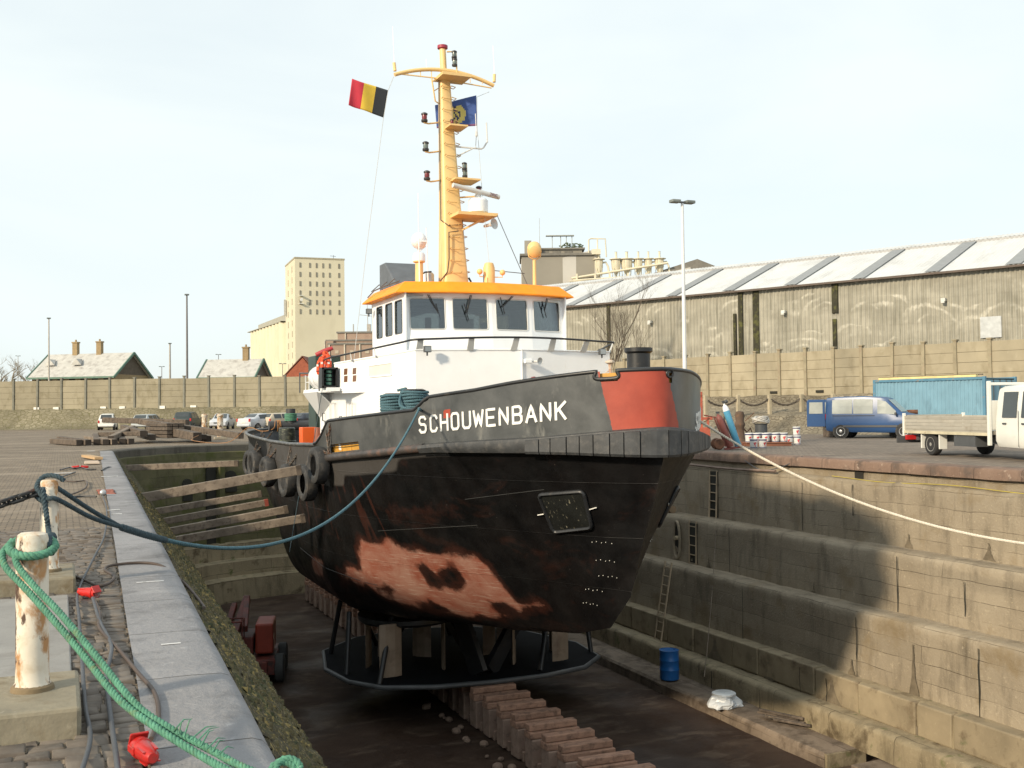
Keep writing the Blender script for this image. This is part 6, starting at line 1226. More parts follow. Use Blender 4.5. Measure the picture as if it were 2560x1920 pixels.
# container
ct = thing('shipping_container', 'pale blue shipping container standing between the van and the boundary wall', 'container', (37.2, 43.0, .16), math.atan2(-5.95, 1.15))
cbl = M('container blue', (.17, .31, .40), .6, var=.1, vs=1.5, stains=[((.12, .22, .29), 2.5, .55, .75, (1, 1, .4)), ((.3, .22, .16), 7, .68, .76)], bump=.05)
m = MB()
for y0 in (0, 2.44):
    pts = []; x = .12
    while x < 5.94:
        for dx, dy in ((0, 0), (.07, 0), (.1, .035), (.17, .035), (.2, 0)): pts.append((x + dx, y0 + (dy if y0 == 0 else -dy)))
        x += .2
    pts = [p for p in pts if p[0] < 5.96]; vs_ = [(x, y, .14) for x, y in pts] + [(x, y, 2.46) for x, y in pts]; n = len(pts); m.add(vs_, [(i, i + 1, n + i + 1, n + i) for i in range(n - 1)])
m.build('side_panel', cbl, ct)
m = MB(); m.box((3.03, 1.22, 2.52), (6.0, 2.4, .04)); m.box((3.03, 1.22, .1), (6.0, 2.4, .08)); m.box((.03, 1.22, 1.3), (.05, 2.3, 2.3)); m.box((6.03, 1.22, 1.3), (.05, 2.3, 2.3)); m.build('roof_and_ends', cbl, ct)
m = MB()
for x in (.06, 6.0):
    for y in (.04, 2.4): m.box((x, y, 1.3), (.14, .14, 2.59))
for y in (0, 2.44): m.box((3.03, y, .07), (5.8, .1, .14)); m.box((3.03, y, 2.52), (5.8, .09, .12))
m.build('corner_frame', M('container frame', (.09, .22, .32), .6, var=.15, stains=[((.25, .17, .1), 5, .6, .7)], bump=.1), ct, bevel=.01)
m = MB(); m.box((2.95, .1, 2.64), (5.3, .16, .1)); m.build('roof_rail', M('yellow strip', (.72, .6, .28), .6, bump=.05), ct)
m = MB(); m.box((2.95, .3, 2.7), (5.6, .12, .05)); m.build('roof_beam', darktimber, ct)
for y in (.6, 1.1, 1.6, 2.0): m = MB(); m.tube((6.09, y, .2), (6.09, y, 2.45), .02, .02, 6); m.build('lock_rod', darkgrey, ct)
b = MB(); b.tube((34.4, 41.9 + 1.0, 1.12), (37.2, 40.0, 1.18), .11, .11, 10); tag(b.build('steel_tube', rusty, smooth=40), 'rusty tube lying behind the blue van in front of the container', 'pipe')
b = MB(); b.box((35.0, 43.0, .5), (1.2, .8, 1.0)); b.box((36.8, 40.6, .5), (.9, .8, 1.0)); tag(b.build('trestle', darktimber, bevel=.02), 'dark trestles carrying the rusty tube behind the van', 'trestle')
# parked cars along the far wall
g_ = 'cars parked along the far wall'
def far(px, D): x = (px - 512) / 1090 * D; return (.924 * x + .383 * D, -.383 * x + .924 * D, 0)
vehicle('mini', 'parked_car', 'tiny white two seat car with a dark roof, leftmost at the far wall', 'car', far(107.8, 103), R(80), paint('car white', (.75, .75, .72)), group=g_)
b = MB()
vehicle('estate', 'parked_car', 'silver grey estate car seen from behind, second from the left at the far wall', 'car', far(149, 103), R(63), paint('car silver', (.42, .45, .46)), group=g_)
vehicle('mpv', 'parked_car', 'dark green people carrier with red tail lamps at the far wall', 'car', far(188, 102), R(70), paint('car dark green', (.035, .05, .052)), group=g_)
vehicle('saloon', 'parked_car', 'silver saloon car facing the camera behind the white bitts', 'car', far(222, 101), R(-108), paint('car pale silver', (.5, .52, .55)), group=g_)
vehicle('saloon', 'parked_car', 'silver saloon car turned away, next to the stern of the tug', 'car', far(262, 95), R(35), paint('car silver blue', (.5, .53, .57)), group=g_)
vehicle('estate', 'parked_car', 'champagne coloured car half hidden by the after bitts', 'car', far(284, 96), R(30), paint('car champagne', (.5, .44, .34)), group=g_)
vehicle('saloon', 'parked_car', 'dark car with a red tail lamp just left of the white deckhouse', 'car', far(306, 97), R(40), paint('car black blue', (.03, .035, .05)), group=g_)
# ---------------------------------------------------------------- things on the right quay
bk_w = M('bucket white', (.72, .72, .7), .45, var=.05, bump=.02); bk_b = M('bucket band navy', (.03, .035, .13), .45, bump=0); bk_r = M('bucket red mark', (.55, .03, .04), .5, bump=0)
def bucket():
    t = thing('paint_bucket', 'white paint bucket', 'bucket', (0, 0, 0), 0, 'white paint buckets on the right quay'); m = MB(); m.lathe([(.125, 0), (.13, .01), (.142, .30), (.145, .31)], n=20); m.build('body', bk_w, t, smooth=40)
    m = MB(); m.lathe([(.142, .27), (.146, .272), (.147, .315), (.143, .318)], n=20); m.build('navy_band', bk_b, t); m = MB(); m.lathe([(.127, .012), (.132, .014), (.133, .035), (.129, .038)], n=20); m.build('navy_band', bk_b, t)
    m = MB(); m.lathe([(.15, .315), (.152, .335), (.14, .345), (0, .345)], n=20); m.build('lid', bk_w, t, smooth=40)
    m = MB()
    for a0 in (R(-115), R(70)):
        for dx, z, w_, h_ in ((-.02, .18, .05, .05), (.03, .19, .05, .06), (.0, .13, .05, .05), (.02, .08, .02, .07)):
            a = a0 + dx / .137; r = .1335 + .012 * z / .3; tn = Vector((-math.sin(a), math.cos(a), 0)); o = Vector((r * math.cos(a), r * math.sin(a), z)) + Vector((math.cos(a), math.sin(a), 0)) * .004
            m.slab([o - tn * w_ / 2 - Vector((0, 0, h_ / 2)), o + tn * w_ / 2 - Vector((0, 0, h_ / 2)), o + tn * w_ * .35 + Vector((0, 0, h_ / 2)), o - tn * w_ * .5 + Vector((0, 0, h_ * .3))], .003)
    m.build('red_mark', bk_r, t); return t
bk0 = bucket(); Rv = Vector((.924, -.383, 0)); Dv = Vector((.383, .924, 0)); used = False
c1_ = Vector((25.1, 35.05, .15))
BK = [(Vector((23.3, 33.3, 0)), 'front left bucket of the pair standing before the pallet'), (Vector((23.3, 33.3, 0)) + Rv * .32, 'front right bucket of the pair standing before the pallet'), (Vector((26.5, 35.5, 0)), 'left bucket on the ground under the stacked one'), (Vector((26.5, 35.5, 0)) + Rv * .32, 'bucket on the ground carrying another bucket'), (Vector((26.5, 35.5, .35)) + Rv * .3, 'bucket stacked on top at the right end of the group')]
for i, dx in enumerate((-.72, -.42, -.08, .3, .62)): BK.append((c1_ + Rv * dx + Dv * -.25, ['leftmost bucket in the front row on the pallet', 'second bucket in the front row on the pallet', 'middle bucket in the front row on the pallet', 'fourth bucket in the front row on the pallet, with a red mark', 'rightmost bucket in the front row on the pallet'][i]))
for dx in (-.6, -.25, .1, .45): BK.append((c1_ + Rv * dx + Dv * .1, 'bucket in the back row on the pallet'))
BK += [(Vector((21.2, 33.9, 0)), 'bucket behind the bottle trolley near the bow'), (Vector((21.1, 33.6, 0)) - Rv * .3, 'bucket beside the trolley wheel near the bow')]
for i, (p, lb) in enumerate(BK): k = bk0 if i == 0 else dup(bk0); k.location = p; k.rotation_euler = (0, 0, random.uniform(-.5, .5)); k['label'] = 'white paint ' + lb
pt = thing('pallet', 'rusty brown pallet under the white paint buckets', 'pallet', (c1_.x, c1_.y, 0), math.atan2(-.383, .924)); palm = M('pallet wood', (.24, .1, .06), .85, var=.2, bump=.3)
for y in (-.45, -.22, 0, .22, .45): m = MB(); m.box((0, y, .13), (1.75, .14, .03)); m.build('deck_board', palm, pt)
for y in (-.42, 0, .42): m = MB(); m.box((0, y, .055), (1.7, .1, .11)); m.build('runner', palm, pt)
tr = thing('bottle_trolley', 'rusty two wheeled trolley carrying gas bottles by the far coping', 'trolley', (21.9, 32.75, 0), math.atan2(-.383, .924)); m = MB()
m.box((.12, -.05, .06), (.62, .4, .06), M=Matrix.Rotation(R(-8), 3, 'Y')); m.path([(-.12, .1, .1), (-.5, .25, 1.15), (-.85, .25, 1.22)], .025, 6); m.path([(.25, .1, .1), (-.15, .25, 1.05), (-.5, .25, 1.15)], .025, 6); m.build('frame', M('trolley rust', (.2, .05, .04), .7, var=.2, bump=.1), tr)
for y in (-.25, .3): m = MB(); m.lathe([(.1, -.04), (.17, -.045), (.2, 0), (.17, .045), (.1, .04)], (-.42, y, .2), 18, Matrix.Rotation(R(90), 3, 'X')); w_ = m.build('wheel', rusty, tr, smooth=40)
def bottle(name, lb, base, top, r, col, shoulder):
    t = wthing(name, lb, 'gas bottle', base, 'gas bottles on the trolley'); a, c = Vector(base), Vector(top); L_ = (c - a).length; Mx = (c - a).to_track_quat('Z', 'Y').to_matrix()
    m = MB(); m.lathe([(r * .9, 0), (r, .02), (r, L_ * .82)], a, 20, Mx); wb(m, 'cylinder', col, t, smooth=40)
    m = MB(); m.lathe([(r, L_ * .82), (r * .92, L_ * .88), (r * .6, L_ * .94), (r * .3, L_ * .96), (r * .25, L_)], a, 20, Mx); wb(m, 'shoulder', shoulder, t, smooth=40)
    m = MB(); m.box(c + Vector((0, 0, .03)), (.06, .06, .1)); m.tube(c + Vector((-.07, 0, .05)), c + Vector((.08, 0, .05)), .025, .025, 6); wb(m, 'valve', darkgrey, t)
o0 = Vector((21.9, 32.75, .09))
bottle('gas_bottle', 'brown red gas bottle leaning on the rusty trolley', o0 + Rv * .0 - Dv * .12, o0 - Rv * .42 - Dv * .02 + Vector((0, 0, 1.18)), .125, M('bottle brown', (.24, .075, .06), .5, var=.1, bump=.03), M('bottle brown', (.24, .075, .06), .5))
bottle('gas_bottle', 'light blue gas bottle with a white shoulder leaning on the rusty trolley', o0 + Rv * .3 - Dv * .05, o0 - Rv * .18 + Dv * .05 + Vector((0, 0, 1.55)), .115, M('bottle blue', (.1, .36, .55), .45, var=.06, bump=.03), white)
m = MB(); p = o0 - Rv * .1 + Dv * .05 + Vector((0, 0, 1.6)); m.sphere(p, .07, 8); tag(m.build('regulator', darkgrey, smooth=60), 'dark pressure regulator on top of the light blue gas bottle', 'regulator')
cp = thing('capstan', 'rusty old capstan post behind the gas bottles', 'capstan', (26.6, 39.0, 0)); b = MB(); b.lathe([(.3, 0), (.26, .1), (.2, .2), (.17, .6), (.22, .72), (.22, .8), (.17, .9), (.2, 1.15), (.16, 1.3), (.0, 1.34)], n=18); b.build('barrel', M('capstan rust', (.10, .065, .045), .85, var=.3, stains=[((.2, .1, .05), 6, .55, .7)], bump=.3), cp, smooth=40)
b = MB(); b.path([(.15, .1, .7), (.45, .2, .45), (.55, .2, .1)], .03, 6); b.path([(.2, -.1, .9), (.6, -.2, 1.25)], .018, 6); b.path([(.25, 0, .3), (.6, .1, .6), (.7, .1, .35)], .025, 6); b.build('arm', rusty, cp)
b = MB(); b.path(catmull([(20.9, 33.6, .02), (21.0, 33.9, .6), (20.7, 34.5, 1.0), (21.2, 35, 1.1), (22.0, 35.4, 1.05)], 6), .02, 5); b.path(catmull([(21.6, 35.2, .05), (21.9, 35.0, .7), (22.3, 34.6, 1.1)], 6), .018, 5); tag(b.build('bent_rod', rusty), 'bent rusty rods standing up behind the bottle trolley', 'rod')
rl_ = thing('cable_reel', 'dark drum topped with a tangle of pale hose behind the paint buckets', 'reel', (27.6, 38.9, 0)); b = MB(); b.lathe([(.3, 0), (.26, .04), (.26, .74), (.3, .78)], n=18); b.build('drum', darkgrey, rl_, smooth=40)
b = MB()
for k in range(6): b.path([(random.uniform(-.06, .06) + (.3 + .05 * math.sin(k)) * math.cos(a), random.uniform(-.02, .02) + .3 * math.sin(a), .86 + .035 * k + .05 * math.sin(2 * a + k)) for a in [2 * math.pi * i / 14 for i in range(14)]], .035, 6, closed=True)
b.build('hose_tangle', M('pale hose', (.6, .57, .52), .6, var=.2, bump=.1), rl_, smooth=60)
fr = thing('steel_gantry', 'rusty red steel gantry standing on the quay just beyond the bow', 'gantry', (26.6, 42.0, 0), math.atan2(-.383, .924)); m = MB(); rf_ = M('frame red', (.36, .085, .05), .6, var=.2, stains=[((.18, .05, .03), 5, .5, .7)], bump=.1)
for x in (-1.7, .0): m.box((x, 0, 1.1), (.12, .12, 2.2))
m.box((-.85, 0, 2.12), (1.8, .14, .16)); m.prism([(-1.7, 2.2), (-1.3, 2.32), (-.6, 2.36), (.06, 2.05), (.06, 1.95), (-1.7, 2.0)], -.06, .06, M=Matrix.Rotation(R(90), 3, 'X')); m.box((-.6, 0, 1.0), (2.2, .1, .12)); m.box((.3, 0, .5), (.1, .1, 1.1)); m.box((-.5, 0, .35), (1.7, .5, .5)); m.build('frame', rf_, fr, bevel=.01)
m = MB(); m.box((-.75, .3, 1.55), (.3, .2, .5)); m.build('blue_case', M('blue case', (.12, .2, .3), .5, bump=0), fr, bevel=.02); m = MB(); m.box((-.75, .3, 1.85), (.3, .2, .1)); m.build('white_lid', white, fr, bevel=.02)
# chain posts on the bank
cpm = M('concrete post', (.36, .31, .22), .9, var=.15, bump=.3); CP = []
for px, D in ((705.5, 64), (738, 64), (769.5, 64), (801.5, 63.5), (833, 63)):
    x, y, _ = far(px, D); CP.append(Vector((x, y, 1.0)))
for i, p in enumerate(CP):
    t = thing('chain_post', ['chain post behind the red frame near the bow', 'second chain post from the bow, above the capstan', 'third chain post from the bow, above the paint buckets', 'fourth chain post, left of the open van door', 'chain post hidden behind the blue van'][i], 'post', p, 0, 'stone chain posts on the bank'); m = MB(); m.box((0, 0, .45), (.2, .2, 1.5)); m.build('post', cpm, t, bevel=.02)
    if i: b = MB(); chain(b, sag(CP[i - 1] + Vector((0, 0, 1.0)), p + Vector((0, 0, 1.0)), .42, 12), .16, .03); tag(b.build('chain', M('post chain', (.09, .075, .06), .6, .3, bump=.1)), ['', 'chain hung between the red frame and the capstan post', 'deeply sagging chain above the capstan and paint buckets', 'shallow chain left of the blue van', 'chain end running behind the blue van'][i], 'chain', 'chains on the bank')
# ---------------------------------------------------------------- boundary walls
def rubble_mat(name, c1, c2, joint, sc, k=1.0):
    g = NG(name); v = g.n('ShaderNodeTexVoronoi', feature='DISTANCE_TO_EDGE'); cd = g.coord((1, 1, 1.6), False); g.l(cd, v.inputs['Vector']); v.inputs['Scale'].default_value = sc
    v2 = g.n('ShaderNodeTexVoronoi'); g.l(cd, v2.inputs['Vector']); v2.inputs['Scale'].default_value = sc
    c = g.mix(v2.outputs['Color'], c1, c2); c = g.mix(g.rng(g.noise((1, 1, 1), .25, 6, .6, .3, False), .4, .66), c, mul(c1, .7)); e = g.rng(v.outputs['Distance'], .0, .09, 1, 0); c = g.mix(e, c, joint)
    return g.fin(c, .9, 0, g.bump(g.math('SUBTRACT', g.noise((1, 1, 1), 8, 5, .6, 0, False), e), .6, .06), .3)
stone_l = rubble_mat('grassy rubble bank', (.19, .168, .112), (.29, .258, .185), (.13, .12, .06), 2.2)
stone_r = rubble_mat('rubble bank', (.2, .17, .12), (.36, .31, .23), (.1, .08, .055), 3.6)
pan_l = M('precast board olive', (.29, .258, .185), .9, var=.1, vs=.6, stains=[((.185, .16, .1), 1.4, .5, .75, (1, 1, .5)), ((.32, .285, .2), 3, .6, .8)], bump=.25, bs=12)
pan_r = M('precast board tan', (.32, .28, .2), .9, var=.12, vs=.6, stains=[((.23, .195, .13), 1.4, .5, .75, (1, 1, .5)), ((.39, .35, .26), 3, .6, .8)], bump=.25, bs=12)
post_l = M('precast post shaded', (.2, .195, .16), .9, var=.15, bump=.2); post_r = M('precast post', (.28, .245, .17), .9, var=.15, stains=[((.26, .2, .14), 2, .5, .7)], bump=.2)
def boundary(label, p0, p1, z0, z1, bay, pm_, wm_, sm_, foot, k0=0):
    p0, p1 = Vector((*p0, 0)), Vector((*p1, 0)); d = (p1 - p0); L_ = d.length; n = int(L_ / bay); t = thing('boundary_wall', label, 'wall', p0, math.atan2(d.y, d.x)); H = z1 - z0; boards = 5
    def panel(v):
        m = MB()
        for j in range(boards): o = random.uniform(-.008, .008); m.box((bay / 2, o, z0 + H * (j + .5) / boards), (bay - .1, .07, H / boards - .022)); 
        m.box((bay / 2, .02, (z0 + z1) / 2), (bay - .1, .03, H - .03))
        return m
    vars_ = []
    for i in range(n):
        if i < 4: o = panel(i).build('panel', pm_, t, bevel=.008); vars_.append(o)
        else: o = vars_[(i * 7 + i // 3) % 4].copy(); COL.objects.link(o); o.parent = t
        o.location = (i * bay, random.uniform(-.01, .01), random.uniform(-.04, .02))
    m = MB(); m.box((0, -.02, (z0 + z1) / 2 - .02), (.2, .24, H + .34)); m.box((0, -.02, z1 + .17), (.3, .32, .09)); ps = m.build('post', wm_, t, bevel=.015); ps.rotation_euler = (R(.0), 0, 0)
    for i in range(1, n + 1): c = ps.copy(); COL.objects.link(c); c.parent = t; c.location = (i * bay, 0, random.uniform(-.06, .06)); c.rotation_euler = (0, R(random.uniform(-.6, .6)), 0)
    gr = []
    for i in range(n * 2 + 1):
        x = i * bay / 2; gr.append([Vector((x, y, z)) + noise.noise_vector(Vector((x * .7, y, z))) * .12 for y, z in foot])
    m = MB(); m.loft(gr, closed=False); m.build('stone_bank', sm_, t, smooth=60); return t
cx, cy = 28.3, 106.3
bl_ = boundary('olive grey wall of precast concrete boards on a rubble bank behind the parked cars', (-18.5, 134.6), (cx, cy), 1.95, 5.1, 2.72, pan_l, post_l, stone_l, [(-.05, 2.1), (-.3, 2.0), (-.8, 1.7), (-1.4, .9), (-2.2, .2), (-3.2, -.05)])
m = MB()
for i, x in enumerate((2, 7.5, 10.2, 14.2, 19.0, 21.2, 26.5, 28.6, 33, 36.4)): m.box((x, -.09, 2.14), (.62, .1, .3))
m.build('white_block', M('white block', (.7, .69, .64), .8, bump=.1), bl_)
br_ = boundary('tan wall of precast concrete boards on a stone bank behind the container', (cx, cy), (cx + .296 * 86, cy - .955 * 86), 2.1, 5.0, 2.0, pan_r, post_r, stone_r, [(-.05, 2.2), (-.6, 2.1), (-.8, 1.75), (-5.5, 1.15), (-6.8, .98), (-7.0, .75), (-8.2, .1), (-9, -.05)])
m = MB()
for x in (49.5, 53, 58.5): m.box((x, -.07, 2.42), (.55, .06, .16))
m.build('weep_hole', niche, br_)
# ---------------------------------------------------------------- warehouse with corrugated wall and roof
A = Vector((55.6, 50.6, 0)); dr = Vector((-.43, .903, 0)).normalized(); wz = 10.15
wr = thing('warehouse', 'long warehouse with a stained corrugated wall and pale roof behind the boundary wall', 'warehouse', A, math.atan2(dr.y, dr.x))
# local x runs along the wall away from the camera, local -y is away from it
g = NG('corrugated wall sheet'); c = g.mix(g.rng(g.noise((.5, .5, 1), .8, 7, .62, .3, False), .35, .65), (.29, .275, .225), (.41, .39, .325))
c = g.mix(g.rng(g.noise((3, 3, .3), 1.1, 6, .6, 0, False), .48, .72), c, (.21, .2, .16))
v = g.n('ShaderNodeTexVoronoi'); vc = g.n('ShaderNodeVectorMath', operation='MULTIPLY_ADD'); wn_ = g.n('ShaderNodeTexNoise'); g.l(g.coord((1, 1, 1), False), wn_.inputs['Vector']); wn_.inputs['Scale'].default_value = .8; g.l(wn_.outputs['Color'], vc.inputs[0]); vc.inputs[1].default_value = (.35, .0, .35); g.l(g.coord((.34, .34, .55), False), vc.inputs[2]); g.l(vc.outputs[0], v.inputs['Vector']); v.inputs['Scale'].default_value = 1.0
df = g.n('ShaderNodeVectorMath', operation='SUBTRACT'); g.l(vc.outputs[0], df.inputs[0]); g.l(v.outputs['Position'], df.inputs[1]); sx_ = g.n('ShaderNodeSeparateXYZ'); g.l(df.outputs[0], sx_.inputs[0]); upm = g.rng(sx_.outputs[2], .0, .14)
sn = g.math('MULTIPLY', g.math('SINE', g.math('MULTIPLY', v.outputs['Distance'], 24)), upm); arc = g.math('MULTIPLY', g.rng(sn, .15, .9), g.rng(g.noise((1, 1, 1), .32, 4, .6, .3, False), .46, .56)); arc = g.math('MULTIPLY', arc, g.rng(g.noise((2, 2, 1), 1.5, 5, .6, 0, False), .35, .6))
c = g.mix(g.math('MULTIPLY', arc, .85), c, (.58, .555, .48))
wallm = g.fin(c, .85, 0, g.bump(g.noise((1, 1, 1), 6, 5, .6, 0, False), .2, .02))
roofm2 = M('pale roof sheet', (.58, .59, .59), .6, var=.06, vs=.5, stains=[((.45, .45, .44), .8, .5, .75, (1, .2, 1))], bump=.1)
skyl = M('grey skylight sheet', (.25, .26, .265), .5, var=.1, bump=.05)
def corr(m, x0, x1, f, pitch=.3, amp=.055):
    n = int((x1 - x0) / pitch * 4); ring = []
    for i in range(n + 1): x = x0 + (x1 - x0) * i / n; ring.append(f(x, amp * math.sin(2 * math.pi * x / pitch)))
    m.loft(ring, closed=False)
X0, X1 = -22, 47
for k, (za, zb_) in enumerate(((0, 5.4), (5.36, 6.98), (6.94, 8.58), (8.54, wz))):
    m = MB(); corr(m, X0, X1, lambda x, a: [Vector((x, a + .01 * k, za)), Vector((x, a + .01 * k, zb_))]); m.build('wall_sheet', wallm, wr)
ew = 8.2; rz_ = 13.35
m = MB(); corr(m, X0, X1, lambda x, a: [Vector((x, .45, wz + .02 + a)), Vector((x, -ew * .86, wz + .02 + (rz_ - wz) * .885 + a))], .3, .03); m.build('roof_sheet', roofm2, wr)
m = MB(); corr(m, X0, X1, lambda x, a: [Vector((x, -ew * .83, wz + .16 + (rz_ - wz) * .86 + a)), Vector((x, -ew, rz_ + .1 + a)), Vector((x, -ew * 2, wz))], .3, .03); m.build('ridge_sheet', roofm2, wr)
m = MB(); m.box(((X0 + X1) / 2, -ew * .83 + .02, wz + .05 + (rz_ - wz) * .86), (X1 - X0, .06, .2)); m.build('ridge_step', M('ridge shadow line', (.3, .3, .3), .7, bump=0), wr)
m = MB(); m.box(((X0 + X1) / 2, .42, wz - .03), (X1 - X0, .14, .14)); m.build('gutter', M('gutter dark', (.1, .075, .06), .7, bump=.1), wr)
m = MB(); m.add([(X0, 0, 0), (X0, -2 * ew, 0), (X0, -2 * ew, wz), (X0, -ew, rz_), (X0, 0, wz)], [(0, 1, 2, 3, 4)]); m.add([(X1, 0, 0), (X1, -2 * ew, 0), (X1, -2 * ew, wz), (X1, -ew, rz_), (X1, 0, wz)], [(4, 3, 2, 1, 0)]); m.build('gable', wallm, wr)
x = X0 + 1.5
while x < X1 - 1:
    m = MB(); m.slab([(x, .4, wz + .1), (x + .95, .4, wz + .1), (x + .95, -ew * .83, wz + .1 + (rz_ - wz) * .855), (x, -ew * .83, wz + .1 + (rz_ - wz) * .855)], .02); m.build('skylight', skyl, wr); x += 5.1
moss_d = M('mossy gap', (.035, .033, .02), .95, var=.3, stains=[((.09, .09, .03), 3, .5, .65)], bump=.2)
for xs, w_, z0, z1 in ((18.6, .5, 2, wz - .1), (19.9, .35, 2, wz - .1), (20.4, .25, 2, 8.5), (12.4, .45, 8.0, wz - .1), (12.45, .3, 5.5, 7.6), (32.2, .3, 6, wz - .1)):
    m = MB(); m.box((xs, .1, (z0 + z1) / 2), (w_, .12, z1 - z0)); m.build('downpipe', moss_d, wr, bevel=.03)
m = MB(); m.box((1.9, .11, 6.4), (1.3, .03, 1.35)); m.build('new_sheet', M('new pale sheet', (.42, .44, .45), .5, bump=0), wr)
for xs in (28, 16.3, 4.8): m = MB(); m.box((xs, .22, 8.35), (.3, .3, .22)); m.box((xs, .36, 8.2), (.24, .14, .16)); m.build('wall_lamp', M('wall lamp', (.55, .55, .52), .5, bump=0), wr, bevel=.02)
# bare tree behind the wall
barkm = M('bare tree bark', (.13, .105, .08), .9, var=.2, bump=.2)
def bare_tree(name, label, loc, H, seed, spread=.55, depth=5, group=None, mat=None, r0=None, low=.15):
    rnd = random.Random(seed); t = thing(name, label, 'tree', loc, 0, group); tr_ = MB(); br2 = MB()
    def grow(p, d, l, r, lev):
        q = p; pts = [p]; dd = d.copy()
        for i in range(4): dd = (dd + Vector((rnd.uniform(-.16, .16), rnd.uniform(-.16, .16), rnd.uniform(-.02, .12)))).normalized(); q = q + dd * l / 4; pts.append(q)
        (tr_ if lev == 0 else br2).path(pts, [r * (1 - .12 * i) for i in range(5)], 6 if lev < 2 else 4, caps=False)
        if lev >= depth: return
        k = rnd.randint(3, 4) if lev else 7
        for i in range(k):
            f = rnd.uniform(low if lev == 0 else .3, 1.0); j = min(3, int(f * 4)); b0 = pts[j].lerp(pts[j + 1], f * 4 - j); a = rnd.uniform(0, 2 * math.pi); nd = (dd + Vector((math.cos(a), math.sin(a), rnd.uniform(-.1, .3))) * spread * rnd.uniform(.8, 1.5)).normalized()
            grow(b0, nd, l * rnd.uniform(.5, .72), r * rnd.uniform(.4, .55), lev + 1)
    grow(Vector((0, 0, 0)), Vector((0, 0, 1)), H * .52, r0 or H * .022, 0); tr_.build('trunk', mat or barkm, t, smooth=60); br2.build('branches', mat or barkm, t, smooth=60); return t
bare_tree('bare_tree', 'leafless tree growing between the boundary wall and the warehouse', (38.7, 73.0, 0), 11.8, 8, .38, 6, r0=.1, low=.3)
# ---------------------------------------------------------------- lamp posts
def lamp_post(label, x, y, h, col, r, heads, group='lamp posts'):
    t = thing('lamp_post', label, 'lamp post', (x, y, 0), 0, group); m = MB(); m.tube((0, 0, 0), (0, 0, h), r, r * .6, 12); m.build('pole', col, t, smooth=50)
    m = MB(); m.box((0, 0, h + .05), (heads * .35, .12, .08)); m.build('bracket', darkgrey, t)
    for s_ in ((-1, 1) if heads > 1 else (0,)): m = MB(); m.box((s_ * .42, 0, h + .08), (.5, .4, .16)); lh = m.build('lamp_head', M('lamp head', (.17, .19, .18), .5, bump=0), t, bevel=.04)
polew = M('white lamp pole', (.72, .72, .72), .5, var=.05, bump=0); poled = M('grey lamp pole', (.17, .16, .16), .6, var=.1, bump=0); polem = M('dull pale pole', (.4, .37, .33), .6, bump=0)
lamp_post('tall white lamp post with twin lamp heads rising beside the bow', 29.0, 47.25, 11.8, polew, .12, 2)
lamp_post('dark lamp post standing behind the left house roof', -1.33, 151.8, 13.8, polem, .13, 1)
lamp_post('tallest dark lamp post between the two tiled houses', 13.43, 129.4, 15.0, poled, .15, 1)
lamp_post('pale short mast between the lamp post and the left house', 15.8, 177, 12.3, polem, .2, 1)
lamp_post('small distant lamp post left of the tallest lamp post base', 22.4, 272, 12.6, poled, .12, 2)
lamp_post('small distant lamp post above the right house roof', 34.8, 266, 15.3, poled, .12, 2)
lamp_post('small distant lamp post by the red brick gable', 37.7, 200.7, 10.3, poled, .09, 2)
lamp_post('faint distant lamp post at the far left over the bare bushes', -10.7, 329, 17.7, polem, .12, 2)
